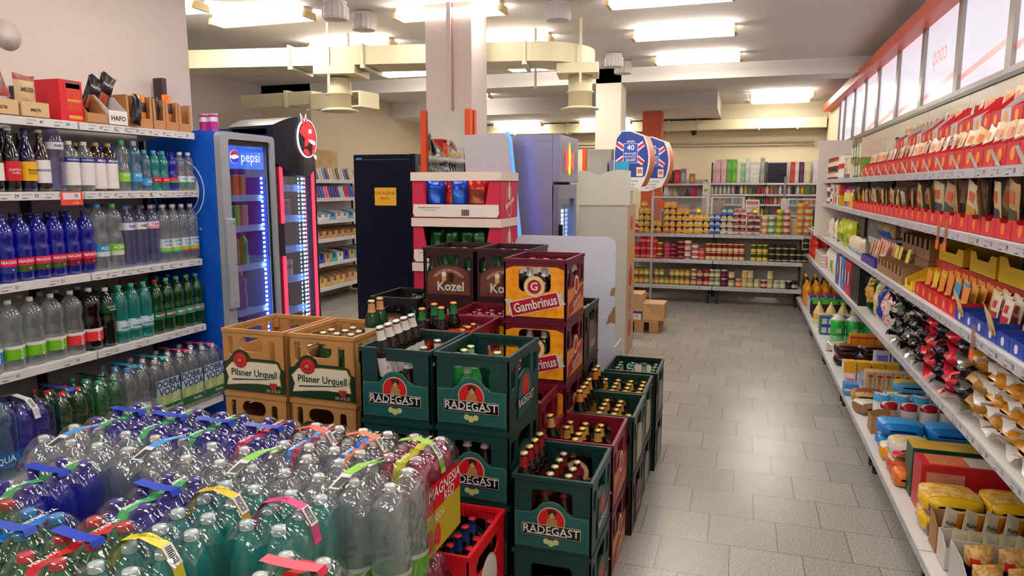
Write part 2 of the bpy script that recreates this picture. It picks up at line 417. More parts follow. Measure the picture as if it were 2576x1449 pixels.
# ------------------------------------------------------------------ ceiling lights
def lights():
 hous = mat((238, 232, 220), 0.4)
 cap = mat((240, 208, 140), 0.4)
 L, W = 0.92, 0.17
 h = MB().cbox((-L / 2 + 0.02, -0.06, 0.0), (L / 2 - 0.02, 0.06, 0.028), hous, 0.004).mesh('housing')
 em = bpy.data.materials.new('lamp_diffuser'); em.use_nodes = True
 b = em.node_tree.nodes['Principled BSDF']
 b.inputs['Emission Color'].default_value = (1.0, 0.93, 0.82, 1); b.inputs['Emission Strength'].default_value = LAMP
 b.inputs['Base Color'].default_value = (0.9, 0.9, 0.88, 1)
 pr = [(-W / 2 + 0.016, -0.004), (-W / 2, -0.055), (W / 2, -0.055), (W / 2 - 0.016, -0.004)]
 vs = [(x, y, z) for x in (-L / 2 + 0.025, L / 2 - 0.025) for y, z in pr]
 d = MB().add(vs, [(0, 1, 5, 4), (1, 2, 6, 5), (2, 3, 7, 6)], em).mesh('diffuser')
 ec = MB()
 vs = [(x, y * 1.02, z * 1.02) for x in (0, 0.024) for y, z in pr]
 ec.add(vs, [(0, 1, 5, 4), (1, 2, 6, 5), (2, 3, 7, 6), (3, 0, 4, 7), (3, 2, 1, 0), (4, 5, 6, 7)], cap)
 ec = ec.mesh('end_cap')
 K = Kit('ceiling_light', h, [('diffuser', d, (0, 0, 0.0)), ('end_cap', ec, (-L / 2, 0, 0)), ('end_cap', ec, (L / 2 - 0.024, 0, 0))])
 seen = [(-4.44, 4.70, 'long ceiling lamp cut by the white wall\'s edge'), (-3.81, 5.19, 'long ceiling lamp in front of the pair of ceiling vents'),
   (-2.27, 5.47, 'long ceiling lamp whose middle the near pillar hides'), (-0.57, 5.57, 'long ceiling lamp that only shows its lower edge at the picture top'),
   (-0.57, 6.84, 'long ceiling lamp, larger of the lit two over the floor aisle'), (-0.53, 8.25, 'long ceiling lamp just before the beam over the aisle'),
   (0.49, 11.73, 'long ceiling lamp near the far wall, upper of two close together'), (0.50, 12.55, 'long ceiling lamp near the far wall, lower of two close together'),
   (-3.72, 6.46, 'long ceiling lamp half hidden by the cream air duct'), (-2.21, 6.7, 'long ceiling lamp above the duct beside the near pillar'),
   (-3.8, 8.15, 'long ceiling lamp showing as a thin line under the duct before the beam'), (-2.2, 8.2, 'long ceiling lamp showing under the curved duct end'),
   (-4.2, 10.6, 'long bluish ceiling lamp between the beam and the soffit')]
 for x, y, t in seen:
  K.put((x, y, 2.971), t, 'ceiling light', 'ceiling lamps')
 K.put((-3.95, 12.7, 2.712), 'long ceiling lamp under the soffit beside the orange mirror post', 'ceiling light', 'ceiling lamps')
 K.put((-2.35, 12.7, 2.712), 'long ceiling lamp behind the far white pillar', 'ceiling light', 'ceiling lamps')
 for x in (-2.6, -0.9, 0.6):
  for y in (3.3, 1.4, -0.8):
   K.put((x, y, 2.971), 'long ceiling lamp overhead, above the crates and packs', 'ceiling light', 'ceiling lamps overhead')
 # ribbed round ceiling vents
 rib = lambda a, z: 1 + 0.03 * math.cos(16 * a)
 wm = mat((236, 232, 228), 0.5)
 v = MB().lathe([(0.085, 0.0), (0.085, -0.02), (0.1, -0.022), (0.1, -0.1), (0.09, -0.115), (0.001, -0.118)], wm, 48, ribs=rib, smooth=False)
 vm = Mesh_rot(v, Matrix())
 top = MB().lathe([(0.088, 0.0), (0.088, 0.02), (0.08, 0.024)], wm, 24).mesh('collar')
 KV = Kit('ceiling_vent', vm, [('collar', top, (0, 0, 0))])
 for x, y, z, t in ((-3.04, 5.05, 2.97, 'ribbed round vent, the one higher up of the pair by the hanging rods'), (-3.02, 5.45, 2.97, 'ribbed round vent just below the other one by the hanging rods'),
     (-1.42, 5.6, 2.97, 'ribbed round vent alone between the pillar and the aisle lamps'), (-1.38, 7.9, 2.97, 'small ribbed vent touching the duct end, nearer of two'),
     (-1.36, 8.4, 2.97, 'small ribbed vent before the beam, farther of two')):
  KV.put((x, y, z), t, 'vent', 'ceiling vents')
LAMP = 17.0
lights()
# ------------------------------------------------------------------ air ducts
def ducts():
 # main duct, slightly skew to the room, from the left opening to the bend over the crates
 a = Vector((-5.6, 5.32, 0)); c = Vector((-1.75, 6.02, 0)); d = (c - a).normalized(); nrm = Vector((-d.y, d.x, 0))
 W, z0, z1 = 0.42, 2.64, 2.80
 ang = math.atan2(d.y, d.x); L = (c - a).length
 b = MB().cbox((0, 0, 0), (L, W, z1 - z0), DUCTM, 0.004)
 M0 = Matrix.Translation((a.x, a.y, z0)) @ Matrix.Rotation(ang, 4, 'Z')
 root = thing('air_duct', 'long cream air duct hung under the ceiling, curving to a round outlet', 'duct', (a.x, a.y, z0), ang, None, b.mesh('duct'))
 # quarter bend turning away
 bd = MB(); n = 14; pts = []
 for i in range(n + 1):
  t = PI / 2 * i / n
  for r in (0.10, 0.10 + W):
   pts.append((L + r * math.sin(t), W + 0.10 - r * math.cos(t)))
 vs = [(x, y, z) for x, y in pts for z in (0, z1 - z0)]
 fs = []
 for i in range(n):
  o = i * 4
  fs += [(o, o + 4, o + 5, o + 1), (o + 2, o + 3, o + 7, o + 6), (o + 1, o + 5, o + 7, o + 3), (o, o + 2, o + 6, o + 4)]
 bd.add(vs, fs, DUCTM); ob('bend', bd.mesh('bend'), root)
 fl = mat((244, 236, 208), 0.4)
 def flange(x):
  f = MB()
  f.plate([(-0.018, -0.018), (W + 0.018, -0.018), (W + 0.018, z1 - z0 + 0.018), (-0.018, z1 - z0 + 0.018)], [[(0.001, 0.001), (W - 0.001, 0.001), (W - 0.001, z1 - z0 - 0.001), (0.001, z1 - z0 - 0.001)]], 0.022, fl)
  return ob('flange', f.mesh('flange'), root, (x + 0.02, 0, 0), (0, 0, PI / 2))
 for x in (1.75, 2.42, 3.84): flange(x)
 def rod(x, y):
  ob('hanger_rod', MB().box((-0.011, -0.003, -0.17), (0.011, 0.003, 2.998 - z0), mat((238, 228, 205), 0.5)).mesh('hanger_rod'), root, (x, y, 0))
 rod(2.12, -0.012); rod(2.15, W + 0.012); rod(4.32, 0.1); rod(3.9, W + 0.03)
 bk = MB().box((-0.02, -0.02, -0.03), (0.02, W + 0.02, -0.004), fl)
 for x in (1.77, 2.12, 2.43, 3.85): ob('bracket', bk.mesh('bracket'), root, (x, 0, 0))
 # right outlet
 px, py = L + 0.40, 0.30
 ob('outlet_box', MB().cbox((px - 0.20, py - 0.2, -0.09), (px + 0.16, py + 0.2, -0.002), DUCTM, 0.004).mesh('outlet_box'), root)
 cyl = MB().lathe([(0.105, -0.36), (0.105, -0.235), (0.118, -0.232), (0.118, -0.222), (0.105, -0.219), (0.105, -0.09)], DUCTM, 28)
 dsc = MB().lathe([(0.10, -0.385), (0.165, -0.38), (0.168, -0.37), (0.12, -0.355), (0.10, -0.35)], DUCTM, 32)
 ob('outlet_pipe', cyl.mesh('outlet_pipe'), root, (px, py, 0)); ob('outlet_disc', dsc.mesh('outlet_disc'), root, (px, py, 0))
 # left outlet
 ob('outlet_box', MB().cbox((1.98, -0.02, -0.075), (2.36, 0.38, -0.002), DUCTM, 0.004).mesh('outlet_box'), root)
 ob('outlet_pipe', cyl.mesh('outlet_pipe'), root, (2.14, 0.18, 0.0)); ob('outlet_disc', dsc.mesh('outlet_disc'), root, (2.14, 0.18, 0.0))
 # lower duct behind: straight run, bend, grille box
 Y = 7.3
 r2 = thing('air_duct', 'lower cream air duct by the left corner, ending in a louvred grille', 'duct', (-5.7, Y, 2.50), -0.12, None,
               MB().cbox((0, 0, 0), (1.05, 0.35, 0.15), DUCTM, 0.004).mesh('duct'))
 ob('flange', MB().cbox((0.66, -0.02, -0.02), (0.70, 0.37, 0.17), fl, 0.003).mesh('flange'), r2)
 ob('grille_box', MB().cbox((1.05, -0.03, -0.06), (1.75, 0.30, 0.11), DUCTM, 0.004).mesh('grille_box'), r2)
 g = MB()
 for i in range(8): g.box((1.48, -0.045, -0.04 + i * 0.016), (1.72, -0.031, -0.031 + i * 0.016), mat((110, 96, 70), 0.5))
 g.box((1.595, -0.047, -0.045), (1.605, -0.031, 0.095), DUCTM)
 gr = ob('grille', g.mesh('grille'), r2)
 ob('grille_frame', MB().plate([(1.455, -0.06), (1.745, -0.06), (1.745, 0.11), (1.455, 0.11)], [[(1.478, -0.042), (1.722, -0.042), (1.722, 0.092), (1.478, 0.092)]], 0.012, DUCTM).mesh('grille_frame'), r2, (0, -0.046, 0))
 # grey pipe over the main duct
 thing('drain_pipe', 'grey round pipe lying along the ceiling behind the cream duct', 'pipe', (0, 0, 0), 0, None,
          MB().tube([(-3.62, 6.9, 2.998), (-3.6, 6.9, 2.90), (-3.56, 6.91, 2.87), (-2.3, 7.05, 2.90), (-2.0, 7.1, 2.91)], 0.045, mat((120, 126, 128), 0.4), 14).mesh('pipe'))
 # duct along the far wall
 r3 = thing('air_duct', 'cream air duct running along the far wall above the pipes', 'duct', (-5.7, 12.95, 2.545), 0, None,
               MB().cbox((0, 0, 0), (6.96, 0.3, 0.165), DUCTM, 0.004).mesh('duct'))
 for x in (1.6, 2.6, 3.5, 4.4, 4.9, 5.9, 6.5): ob('flange', MB().box((x, -0.012, -0.02), (x + 0.025, 0.31, 0.178), fl).mesh('flange'), r3)
 for z, t in ((2.335, 'upper of two thin cream pipes on the far wall'), (2.285, 'lower of two thin cream pipes on the far wall')):
  thing('wall_pipe', t, 'pipe', (0, 0, 0), 0, 'far wall pipes', MB().tube([(-5.5, 13.27, z + 0.03), (1.1, 13.27, z)], 0.014, mat((232, 218, 190), 0.5), 8).mesh('pipe'))
 thing('mounted_camera', 'small dark dome camera under the far duct', 'camera', (-0.85, 12.9, 2.5), 0, None, MB().lathe([(0.001, -0.05), (0.03, -0.04), (0.045, -0.01), (0.05, 0.03)], DARK, 16).mesh('camera'))
 thing('smoke_detector', 'tiny white detector on the ceiling beyond the beam', 'detector', (-0.95, 9.9, 2.97), 0, None, MB().lathe([(0.03, -0.05), (0.045, -0.03), (0.045, 0.028)], WHITE, 16).mesh('detector'))
ducts()
# ------------------------------------------------------------------ beer bottles
GL_BROWN = mat((38, 14, 8), 0.06, noise=0, spec=0.7)
GL_DARK = mat((16, 10, 10), 0.06, noise=0, spec=0.7)
GL_GREEN = mat((10, 62, 26), 0.06, noise=0, spec=0.7)
GL_GREEN_BACKLIT = mat((30, 140, 60), 0.06, noise=0, spec=0.7)  # brighter copy of the green glass: light from behind put into the colour
BEERP = [(0.028, 0.0), (0.0325, 0.006), (0.0335, 0.02), (0.0335, 0.135), (0.031, 0.155), (0.022, 0.178), (0.0155, 0.198), (0.0138, 0.225), (0.0132, 0.238)]
def band(prof, z0, z1, off=0.0006):
 """the part of a profile between two heights, pushed out a little"""
 out = []
 def rad(z):
  for (r0, a), (r1, b) in zip(prof, prof[1:]):
   if a <= z <= b: return r0 + (r1 - r0) * (z - a) / max(b - a, 1e-9)
  return prof[-1][0]
 zs = [z0] + [z for r, z in prof if z0 < z < z1] + [z1]
 return [(rad(z) + off, z) for z in zs]
def crown(c):
 rib = lambda a, z: 1 + (0.05 * math.cos(21 * a) if z < 0.002 else 0)
 return cached(('crown', c), lambda: MB().lathe([(0.0158, 0.0), (0.0148, 0.004), (0.0125, 0.0065), (0.0001, 0.007)], mat(c, 0.3, 0.5, noise=0), 14, cap=False, ribs=rib).mesh('crown_cap'))
def beer(glass, cap, foil=None, label=None, neck=None, text=None, tcol=(250, 240, 230)):
 """0.5 l beer bottle: glass, crown cap, neck foil or label, body label"""
 key = ('beer', glass.name, cap, foil, label, text)
 def make():
  b = MB().lathe(BEERP, glass, 16).mesh('bottle')
  parts = [('crown_cap', crown(cap), (0, 0, 0.236))]
  if foil:
   parts.append(('neck_label', MB().lathe(band(BEERP, 0.19, 0.228), mat(foil, 0.35, 0.2, noise=0.1), 14, cap=False).mesh('neck_label'), (0, 0, 0)))
  if label:
   sub = [('lettering', text_mesh(text, 0.016, mat(tcol, 0.5), 0.02, bend=0.0345), (0, -0.0345, 0.085))] if text else []
   parts.append(('label', MB().lathe(band(BEERP, 0.05, 0.125), mat(label, 0.45, noise=0.1), 16, cap=False).mesh('label'), (0, 0, 0), (0, 0, 0), sub))
  return Kit('beer_bottle', b, parts)
 return cached(key, make)
# ------------------------------------------------------------------ beer crates
CW, CD, CH, CP = 0.298, 0.37, 0.2825, 0.283
def star(cx, cz, r, n, k=0.12):
 return [(cx + r * (1 + k * (i % 2)) * math.cos(PI * i / n), cz + r * (1 + k * (i % 2)) * math.sin(PI * i / n)) for i in range(2 * n)]
def disc(cx, cz, r, n=28, sx=1.0):
 return [(cx + sx * r * math.cos(2 * PI * i / n), cz + r * math.sin(2 * PI * i / n)) for i in range(n)]
def decal(layers, name='label_panel'):
 """layers: [(outline, depth in front of the wall, material)]; one printed or moulded panel"""
 b = MB()
 for out, y, m in layers:
  b.plate(out, [], 0.0012, m, Matrix.Translation((0, -y, 0)), back=False)
 return b.mesh(name)
def windows(style, W, side=False):
 """hand holes of a crate wall, bottom edges following the label's outline"""
 if style == 'pilsner':
  return [rrect(-0.40 * W, 0.165, -0.31 * W, 0.25, 0.012), rrect(-0.22 * W, 0.185, 0.16 * W, 0.25, 0.03), rrect(0.25 * W, 0.15, 0.35 * W, 0.24, 0.013)]
 if style == 'gambrinus' and not side:
  return [rrect(-0.25 * W, 0.135, 0.25 * W, 0.245, 0.022)]
 if style == 'radegast' and not side:
  return [[(-0.075, 0.15), (-0.06, 0.158)] + arcpts(0, 0.135, 0.058, 150, 30, 8) + [(0.06, 0.158), (0.075, 0.15)] + arcpts(0.062, 0.222, 0.013, 0, 90, 3) + arcpts(-0.062, 0.222, 0.013, 90, 180, 3)]
 if style == 'bud':
  return [rrect(-0.3 * W, 0.17, 0.3 * W, 0.235, 0.03)]
 # three windows: narrow, arched, narrow
 return [rrect(-0.43 * W, 0.15, -0.30 * W, 0.235, 0.012), [(-0.19 * W, 0.172)] + arcpts(0, 0.11, 0.2 * W, 115, 65, 6, 0.085) + [(0.19 * W, 0.172)] + arcpts(0.15 * W, 0.225, 0.02, 0, 90, 3) + arcpts(-0.15 * W, 0.225, 0.02, 90, 180, 3),
   rrect(0.30 * W, 0.15, 0.43 * W, 0.235, 0.012)]
def crate_body(style, m):
 b = MB()
 W, D, H = CW, CD, CH
 def wall(w, holes, M):
  b.plate([(-w / 2, 0.004), (w / 2, 0.004), (w / 2, H - 0.01), (-w / 2, H - 0.01)], holes, 0.007, m, M)
 wall(W - 0.006, windows(style, W), Matrix.Translation((0, 0.003, 0)))
 wall(W - 0.006, windows('gambrinus', W), Matrix.Translation((0, D - 0.010, 0)))
 MR = Matrix.Translation((W / 2 - 0.003, D / 2, 0)) @ Matrix.Rotation(PI / 2, 4, 'Z')
 ML = Matrix.Translation((-W / 2 + 0.003, D / 2, 0)) @ Matrix.Rotation(-PI / 2, 4, 'Z')
 wall(D - 0.006, windows(style, D, True), MR); wall(D - 0.006, windows(style, D, True), ML)
 # rim, mid and foot beads
 for z0, z1, e in ((H - 0.016, H, 0.0), (0.0, 0.012, 0.004)):
  o = [(-W / 2 + e, e), (W / 2 - e, e), (W / 2 - e, D - e), (-W / 2 + e, D - e)]
  q = 0.013
  i = [(-W / 2 + q, q), (W / 2 - q, q), (W / 2 - q, D - q), (-W / 2 + q, D - q)]
  b.plate(o, [i], z1 - z0, m, Matrix(((1, 0, 0, 0), (0, 0, 1, 0), (0, 1, 0, z0), (0, 0, 0, 1))))
 b.box((-W / 2 + 0.01, 0.01, 0.006), (W / 2 - 0.01, D - 0.01, 0.012), m)
 # inner corner pockets, grip ribs on the back wall
 for x in (-1, 1):
  for y in (0.02, D - 0.02):
   b.box((x * (W / 2 - 0.02) - 0.012, y - 0.010, H - 0.06), (x * (W / 2 - 0.02) + 0.012, y + 0.010, H - 0.02), m)
 for i in range(18):
  b.box((-0.07 + i * 0.008, D - 0.016, H - 0.045), (-0.066 + i * 0.008, D - 0.009, H - 0.02), m)
 return b.mesh('crate')
def arch_outline(w, z0, z1, top):
 return [(-w, z0), (w, z0), (w, z1)] + arcpts(0, z1, w * 0.98, 0, 180, 12, top - z1) + [(-w, z1)]
def crate_kit(style, col, side=None, text=True):
 def make():
  m = mat(col, 0.42, noise=0.05, nscale=12)
  parts = []
  T = lambda s, size, c, **k: text_mesh(s, size, mat(c, 0.5, noise=0), **k)
  def put(name, me, y, z=0, x=0, rot=(0, 0, 0), sub=()):
   parts.append((name, me, (x, -y, z), rot, list(sub)))
  dk = tuple(int(v * 0.75) for v in col)
  if style == 'radegast':
   teal = speckle('144a4c', '1d6a69', 3.0, 0.4, 0.3, 0.7)
   lay = [([(-0.135, 0.018), (0.135, 0.018), (0.135, 0.148), (0.075, 0.15)] + arcpts(0, 0.135, 0.062, 25, 155, 10) + [(-0.075, 0.15), (-0.135, 0.148)], 0.001, mat((70, 110, 96), 0.4)),
                   ([(-0.131, 0.021), (0.131, 0.021), (0.131, 0.144), (0.072, 0.146)] + arcpts(0, 0.133, 0.059, 25, 155, 10) + [(-0.072, 0.146), (-0.131, 0.144)], 0.0018, teal),
                   (disc(0, 0.125, 0.051), 0.0026, mat((226, 206, 150), 0.4)), (disc(0, 0.125, 0.048), 0.0032, mat((196, 26, 34), 0.4)),
                   (disc(0.004, 0.148, 0.012), 0.0038, mat((196, 160, 96), 0.4)), ([(-0.024, 0.1), (0.026, 0.1), (0.02, 0.132), (0.004, 0.14), (-0.012, 0.134)], 0.0036, mat((168, 128, 74), 0.4)),
                   ([(-0.009, 0.143), (-0.014, 0.165), (0.004, 0.17), (0.02, 0.163), (0.016, 0.142), (0.004, 0.158)], 0.0042, mat((52, 38, 26), 0.4)),
                   ([(-0.108, 0.064), (0.108, 0.064), (0.108, 0.108), (-0.108, 0.108)], 0.0044, mat((206, 190, 130), 0.4)),
                   ([(-0.106, 0.066), (0.106, 0.066), (0.106, 0.106), (-0.106, 0.106)], 0.005, mat((8, 10, 12), 0.35))]
   for x, z, r in ((-0.018, 0.046, 0.012), (0.0, 0.040, 0.014), (0.018, 0.046, 0.012)):
    lay.append((star(x, z, r * 0.8, 7, 0.25), 0.003 + 0.0004 * (x == 0), mat((202, 200, 140), 0.5)))
   put('label_panel', decal(lay), 0, 0, 0, (0, 0, 0), [('lettering', T('RADEGAST', 0.042, (226, 224, 232), bold=0.012, sx=1.0), (0, -0.0066, 0.088)),
    ('lettering', MB().box((-0.09, -0.0064, 0.0715), (0.06, -0.006, 0.0745), mat((226, 224, 232), 0.5)).mesh('underline'), (0, 0, 0))])
  elif style == 'kozel':
   wood = speckle('5a2c20', '7c4632', 14.0, 0.45, 0.35, 0.65)
   put('label_panel', decal([(arch_outline(0.126, 0.028, 0.128, 0.196), 0.001, mat(tuple(v + 18 for v in col), 0.4)), (arch_outline(0.118, 0.034, 0.128, 0.186), 0.002, wood)]), 0, 0, 0, (0, 0, 0),
    [('lettering', T('VELKOPOPOVICKÝ', 0.022, (226, 206, 180), bold=0.012, arc=0.105), (0, -0.0036, 0.162)),
                 ('lettering', T('Kozel', 0.068, (222, 222, 226), bold=0.02), (0.012, -0.0036, 0.075)),
                 ('emblem', decal([(rrect(-0.038, 0.104, -0.014, 0.142, 0.006), 0.003, mat((214, 176, 96), 0.4)), (disc(-0.026, 0.142, 0.014), 0.0034, mat((240, 232, 214), 0.5)), (rrect(0.0, 0.1, 0.03, 0.148, 0.012), 0.003, mat((46, 24, 18), 0.4))], 'emblem'), (0, 0, 0))])
  elif style == 'pilsner':
   green = speckle('10301f', '1f5a2c', 4.0, 0.35, 0.4, 0.75)
   out = [(-0.146, 0.012), (0.146, 0.012), (0.146, 0.118), (0.132, 0.124), (0.122, 0.150), (0.10, 0.158), (-0.01, 0.158)] + arcpts(-0.058, 0.15, 0.044, 10, 150, 8) + [(-0.122, 0.142), (-0.146, 0.136)]
   inn = [(x * 0.985, 0.082 + (z - 0.082) * 0.955) for x, z in out]
   crm = mat((240, 230, 208), 0.45)
   bn = [(-0.128, 0.036), (-0.05, 0.046), (0.02, 0.052), (0.128, 0.05), (0.122, 0.09), (0.128, 0.112), (0.112, 0.142), (0.0, 0.142), (-0.1, 0.134), (-0.13, 0.104), (-0.118, 0.07)]
   put('label_panel', decal([(out, 0.001, mat((10, 34, 30), 0.35)), (inn, 0.0022, green), ([(x * 1.03, 0.09 + (z - 0.09) * 1.06) for x, z in bn], 0.003, mat((206, 164, 92), 0.4)), (bn, 0.0038, crm),
    (star(-0.058, 0.148, 0.032, 14, 0.1), 0.0052, mat((190, 30, 40), 0.35)), (disc(-0.058, 0.148, 0.024), 0.0062, mat((214, 92, 74), 0.35)), (disc(-0.058, 0.148, 0.021), 0.007, mat((186, 30, 40), 0.35)),
    ([(0.078, 0.06), (0.112, 0.06), (0.112, 0.044), (0.095, 0.024), (0.078, 0.044)], 0.0045, mat((180, 40, 44), 0.4)), (rrect(0.078, 0.058, 0.112, 0.066, 0.003), 0.005, mat((226, 206, 150), 0.4))]), 0, 0, 0, (0, 0, 0),
    [('lettering', T('Pilsner Urquell', 0.043, (22, 62, 40), bold=0.012, sx=0.86), (0.006, -0.0056, 0.094)), ('lettering', T('20 x 0,5l', 0.019, (220, 216, 170), bold=0.01), (0.094, -0.0046, 0.024)),
                 ('lettering', T('M', 0.024, (236, 150, 110), bold=0.02), (-0.058, -0.0088, 0.148)),
                 ('lettering', MB().add([(-0.1, -0.0054, 0.064), (0.07, -0.0054, 0.076), (0.115, -0.0054, 0.079), (0.07, -0.0054, 0.073), (-0.1, -0.0054, 0.058)], [(0, 4, 3, 2, 1)], mat((22, 62, 40), 0.5)).mesh('swash'), (0, 0, 0))])
  elif style == 'gambrinus':
   amber = speckle('f09010', 'ffb428', 26.0, 0.3, 0.35, 0.62)
   hole = rrect(-0.25 * CW, 0.135, 0.25 * CW, 0.245, 0.022)
   pb = MB().plate([(-0.136, 0.02), (0.136, 0.02), (0.136, 0.235), (0.1, 0.248), (-0.1, 0.248), (-0.136, 0.235)], [hole], 0.0015, amber, Matrix.Translation((0, -0.0012, 0)), back=False)
   ca, sa = math.cos(0.25), math.sin(0.25)
   rot = lambda pts: [(x * ca - z * sa, 0.079 + x * sa + z * ca) for x, z in pts]
   for pts, y, m2 in ((rot([(-0.14, -0.02), (-0.105, -0.012), (-0.1, 0.045), (-0.135, 0.05), (-0.12, 0.02)]), 0.002, mat((206, 206, 208), 0.4)), (rot([(0.105, -0.035), (0.142, -0.03), (0.128, -0.005), (0.142, 0.028), (0.105, 0.02)]), 0.002, mat((206, 206, 208), 0.4)),
     (rot([(-0.118, -0.036), (0.118, -0.036), (0.118, 0.034), (-0.118, 0.034)]), 0.0028, mat((236, 226, 214), 0.4)), (rot([(-0.113, -0.032), (0.113, -0.032), (0.113, 0.030), (-0.113, 0.030)]), 0.0036, mat((176, 22, 52), 0.35)),
     (disc(0, 0.158, 0.05), 0.0044, mat((214, 178, 96), 0.35)), (disc(0, 0.158, 0.047), 0.0052, mat((232, 212, 160), 0.4)), (disc(0, 0.158, 0.032), 0.006, mat((178, 24, 50), 0.35))):
    pb.plate(pts, [], 0.0012, m2, Matrix.Translation((0, -y, 0)), back=False)
   put('label_panel', pb.mesh('label_panel'), 0, 0, 0, (0, 0, 0), [('lettering', T('Gambrinus', 0.06, (240, 234, 230), bold=0.022, sx=0.78, rot=0.25), (0.004, -0.0054, 0.078)), ('lettering', T('G', 0.05, (246, 240, 230), bold=0.02), (0, -0.0076, 0.158))])
  elif style == 'bud':
   hole = rrect(-0.3 * CW, 0.17, 0.3 * CW, 0.235, 0.03)
   put('label_panel', decal([(rrect(-0.12, 0.02, 0.12, 0.15, 0.02), 0.001, mat((240, 236, 232), 0.4))]), 0, 0, 0, (0, 0, 0), [('lettering', T('Budweiser', 0.045, (196, 26, 34), bold=0.012, sx=0.85, rot=0.1), (0, -0.0028, 0.105)), ('lettering', T('Budvar', 0.045, (196, 26, 34), bold=0.012, sx=0.85, rot=0.1), (0.01, -0.0028, 0.055))])
  # the wall towards the aisle
  SR = lambda me, name='label_panel', sub=(): parts.append((name, me, (CW / 2, CD / 2, 0), (0, 0, PI / 2), list(sub)))
  if side:
   sc, st, tc = side
   lay = [(arch_outline(0.088, 0.025, 0.11, 0.2), 0.0, mat(tuple(max(0, v - 30) for v in hexrgb(sc)), 0.45)), (arch_outline(0.082, 0.03, 0.11, 0.19), 0.001, mat(sc, 0.45, noise=0.12))]
   if style == 'radegast': lay += [(disc(0, 0.13, 0.045), 0.002, mat((190, 30, 36), 0.4)), ([(-0.1, 0.06), (0.1, 0.06), (0.1, 0.1), (-0.1, 0.1)], 0.003, mat((10, 12, 14), 0.4))]
   if style == 'gambrinus': lay = [(rrect(-0.165, 0.02, 0.165, 0.145, 0.01), 0.0, mat(sc, 0.4, noise=0.15)), ([(-0.15, 0.02), (0.15, 0.085), (0.15, 0.14), (-0.15, 0.075)], 0.001, mat((160, 30, 50), 0.4)), (disc(0, 0.15, 0.045), 0.002, mat((232, 206, 160), 0.4)), (disc(0, 0.15, 0.03), 0.003, mat((178, 24, 50), 0.4))]
   sub = [('lettering', T(st, 0.045 if len(st) > 5 else 0.06, tc, bold=0.015, sx=0.85, rot=0.21 if style == 'gambrinus' else 0.0), (0, -0.0045, 0.08))] if st else []
   SR(decal(lay), sub=sub)
  return Kit('beer_crate', crate_body(style, m), parts)
 return cached(('crate', style, col, side, text), make)
K_RAD = lambda: crate_kit('radegast', (14, 56, 56), ('1c5a58', 'RADEGAST', (226, 224, 232)))
K_PIL = lambda: crate_kit('pilsner', (190, 140, 82))
K_GAM = lambda: crate_kit('gambrinus', (98, 16, 42), ('d98a4a', 'Gambrinus', (236, 228, 224)))
K_KOZ = lambda: crate_kit('kozel', (50, 20, 28), ('5c3a30', 'Kozel', (214, 210, 208)))
K_KOZP = lambda: crate_kit('kozel', (44, 30, 26), ('6e5648', 'Kozel', (206, 200, 196)))
K_DARK = lambda: crate_kit('kozel', (24, 16, 24), ('30262c', '', (200, 200, 200)))
K_BURG = lambda: crate_kit('gambrinus', (120, 18, 40), ('c87838', '', (200, 200, 200)))
K_GREENP = lambda: crate_kit('kozel', (18, 54, 40), ('b4a890', '', (200, 200, 200)))
K_GREEND = lambda: crate_kit('kozel', (12, 34, 32), ('8c9184', '', (200, 200, 200)))
K_BUD = lambda: crate_kit('bud', (224, 26, 40), ('eee6e2', 'Budweiser', (196, 26, 34)))
def fill_crate(x, y, z, kit, label, group, missing=(), ang=0.0):
 """bottles standing in a crate, four by five"""
 for i in range(4):
  for j in range(5):
   if (i, j) in missing: continue
   lx, ly = -0.105 + 0.07 * i, 0.045 + 0.07 * j
   kit.put((x + lx * math.cos(ang) - ly * math.sin(ang), y + lx * math.sin(ang) + ly * math.cos(ang), z + 0.0135), label, 'beer bottle', group, RN.uniform(0, 6))
def pallet(x0, y0, x1, y1, label, h=0.135):
 wm = mat((178, 134, 84), 0.75, noise=0.25, nscale=9)
 t = thing('pallet', label, 'pallet', ((x0 + x1) / 2, (y0 + y1) / 2, 0))
 w, d = (x1 - x0) / 2, (y1 - y0) / 2
 n = 7
 for i in range(n):
  a = -d + (2 * d) * i / n
  ob('deck_board', cached(('pb', w, d), lambda: MB().cbox((-w, 0, 0), (w, 2 * d / n - 0.02, 0.02), wm, 0.002).mesh('deck_board')), t, (0, a + 0.01, h - 0.02))
 for x in (-w + 0.05, 0, w - 0.05):
  ob('runner', cached(('pr', d), lambda: MB().cbox((-0.05, -d, 0), (0.05, d, 0.02), wm, 0.002).mesh('runner')), t, (x, 0, 0))
  for y in (-d + 0.07, 0, d - 0.07):
   ob('block', cached(('pk', h), lambda: MB().cbox((-0.05, -0.07, 0.02), (0.05, 0.07, h - 0.02), wm, 0.003).mesh('block')), t, (x, y, 0))
 return t
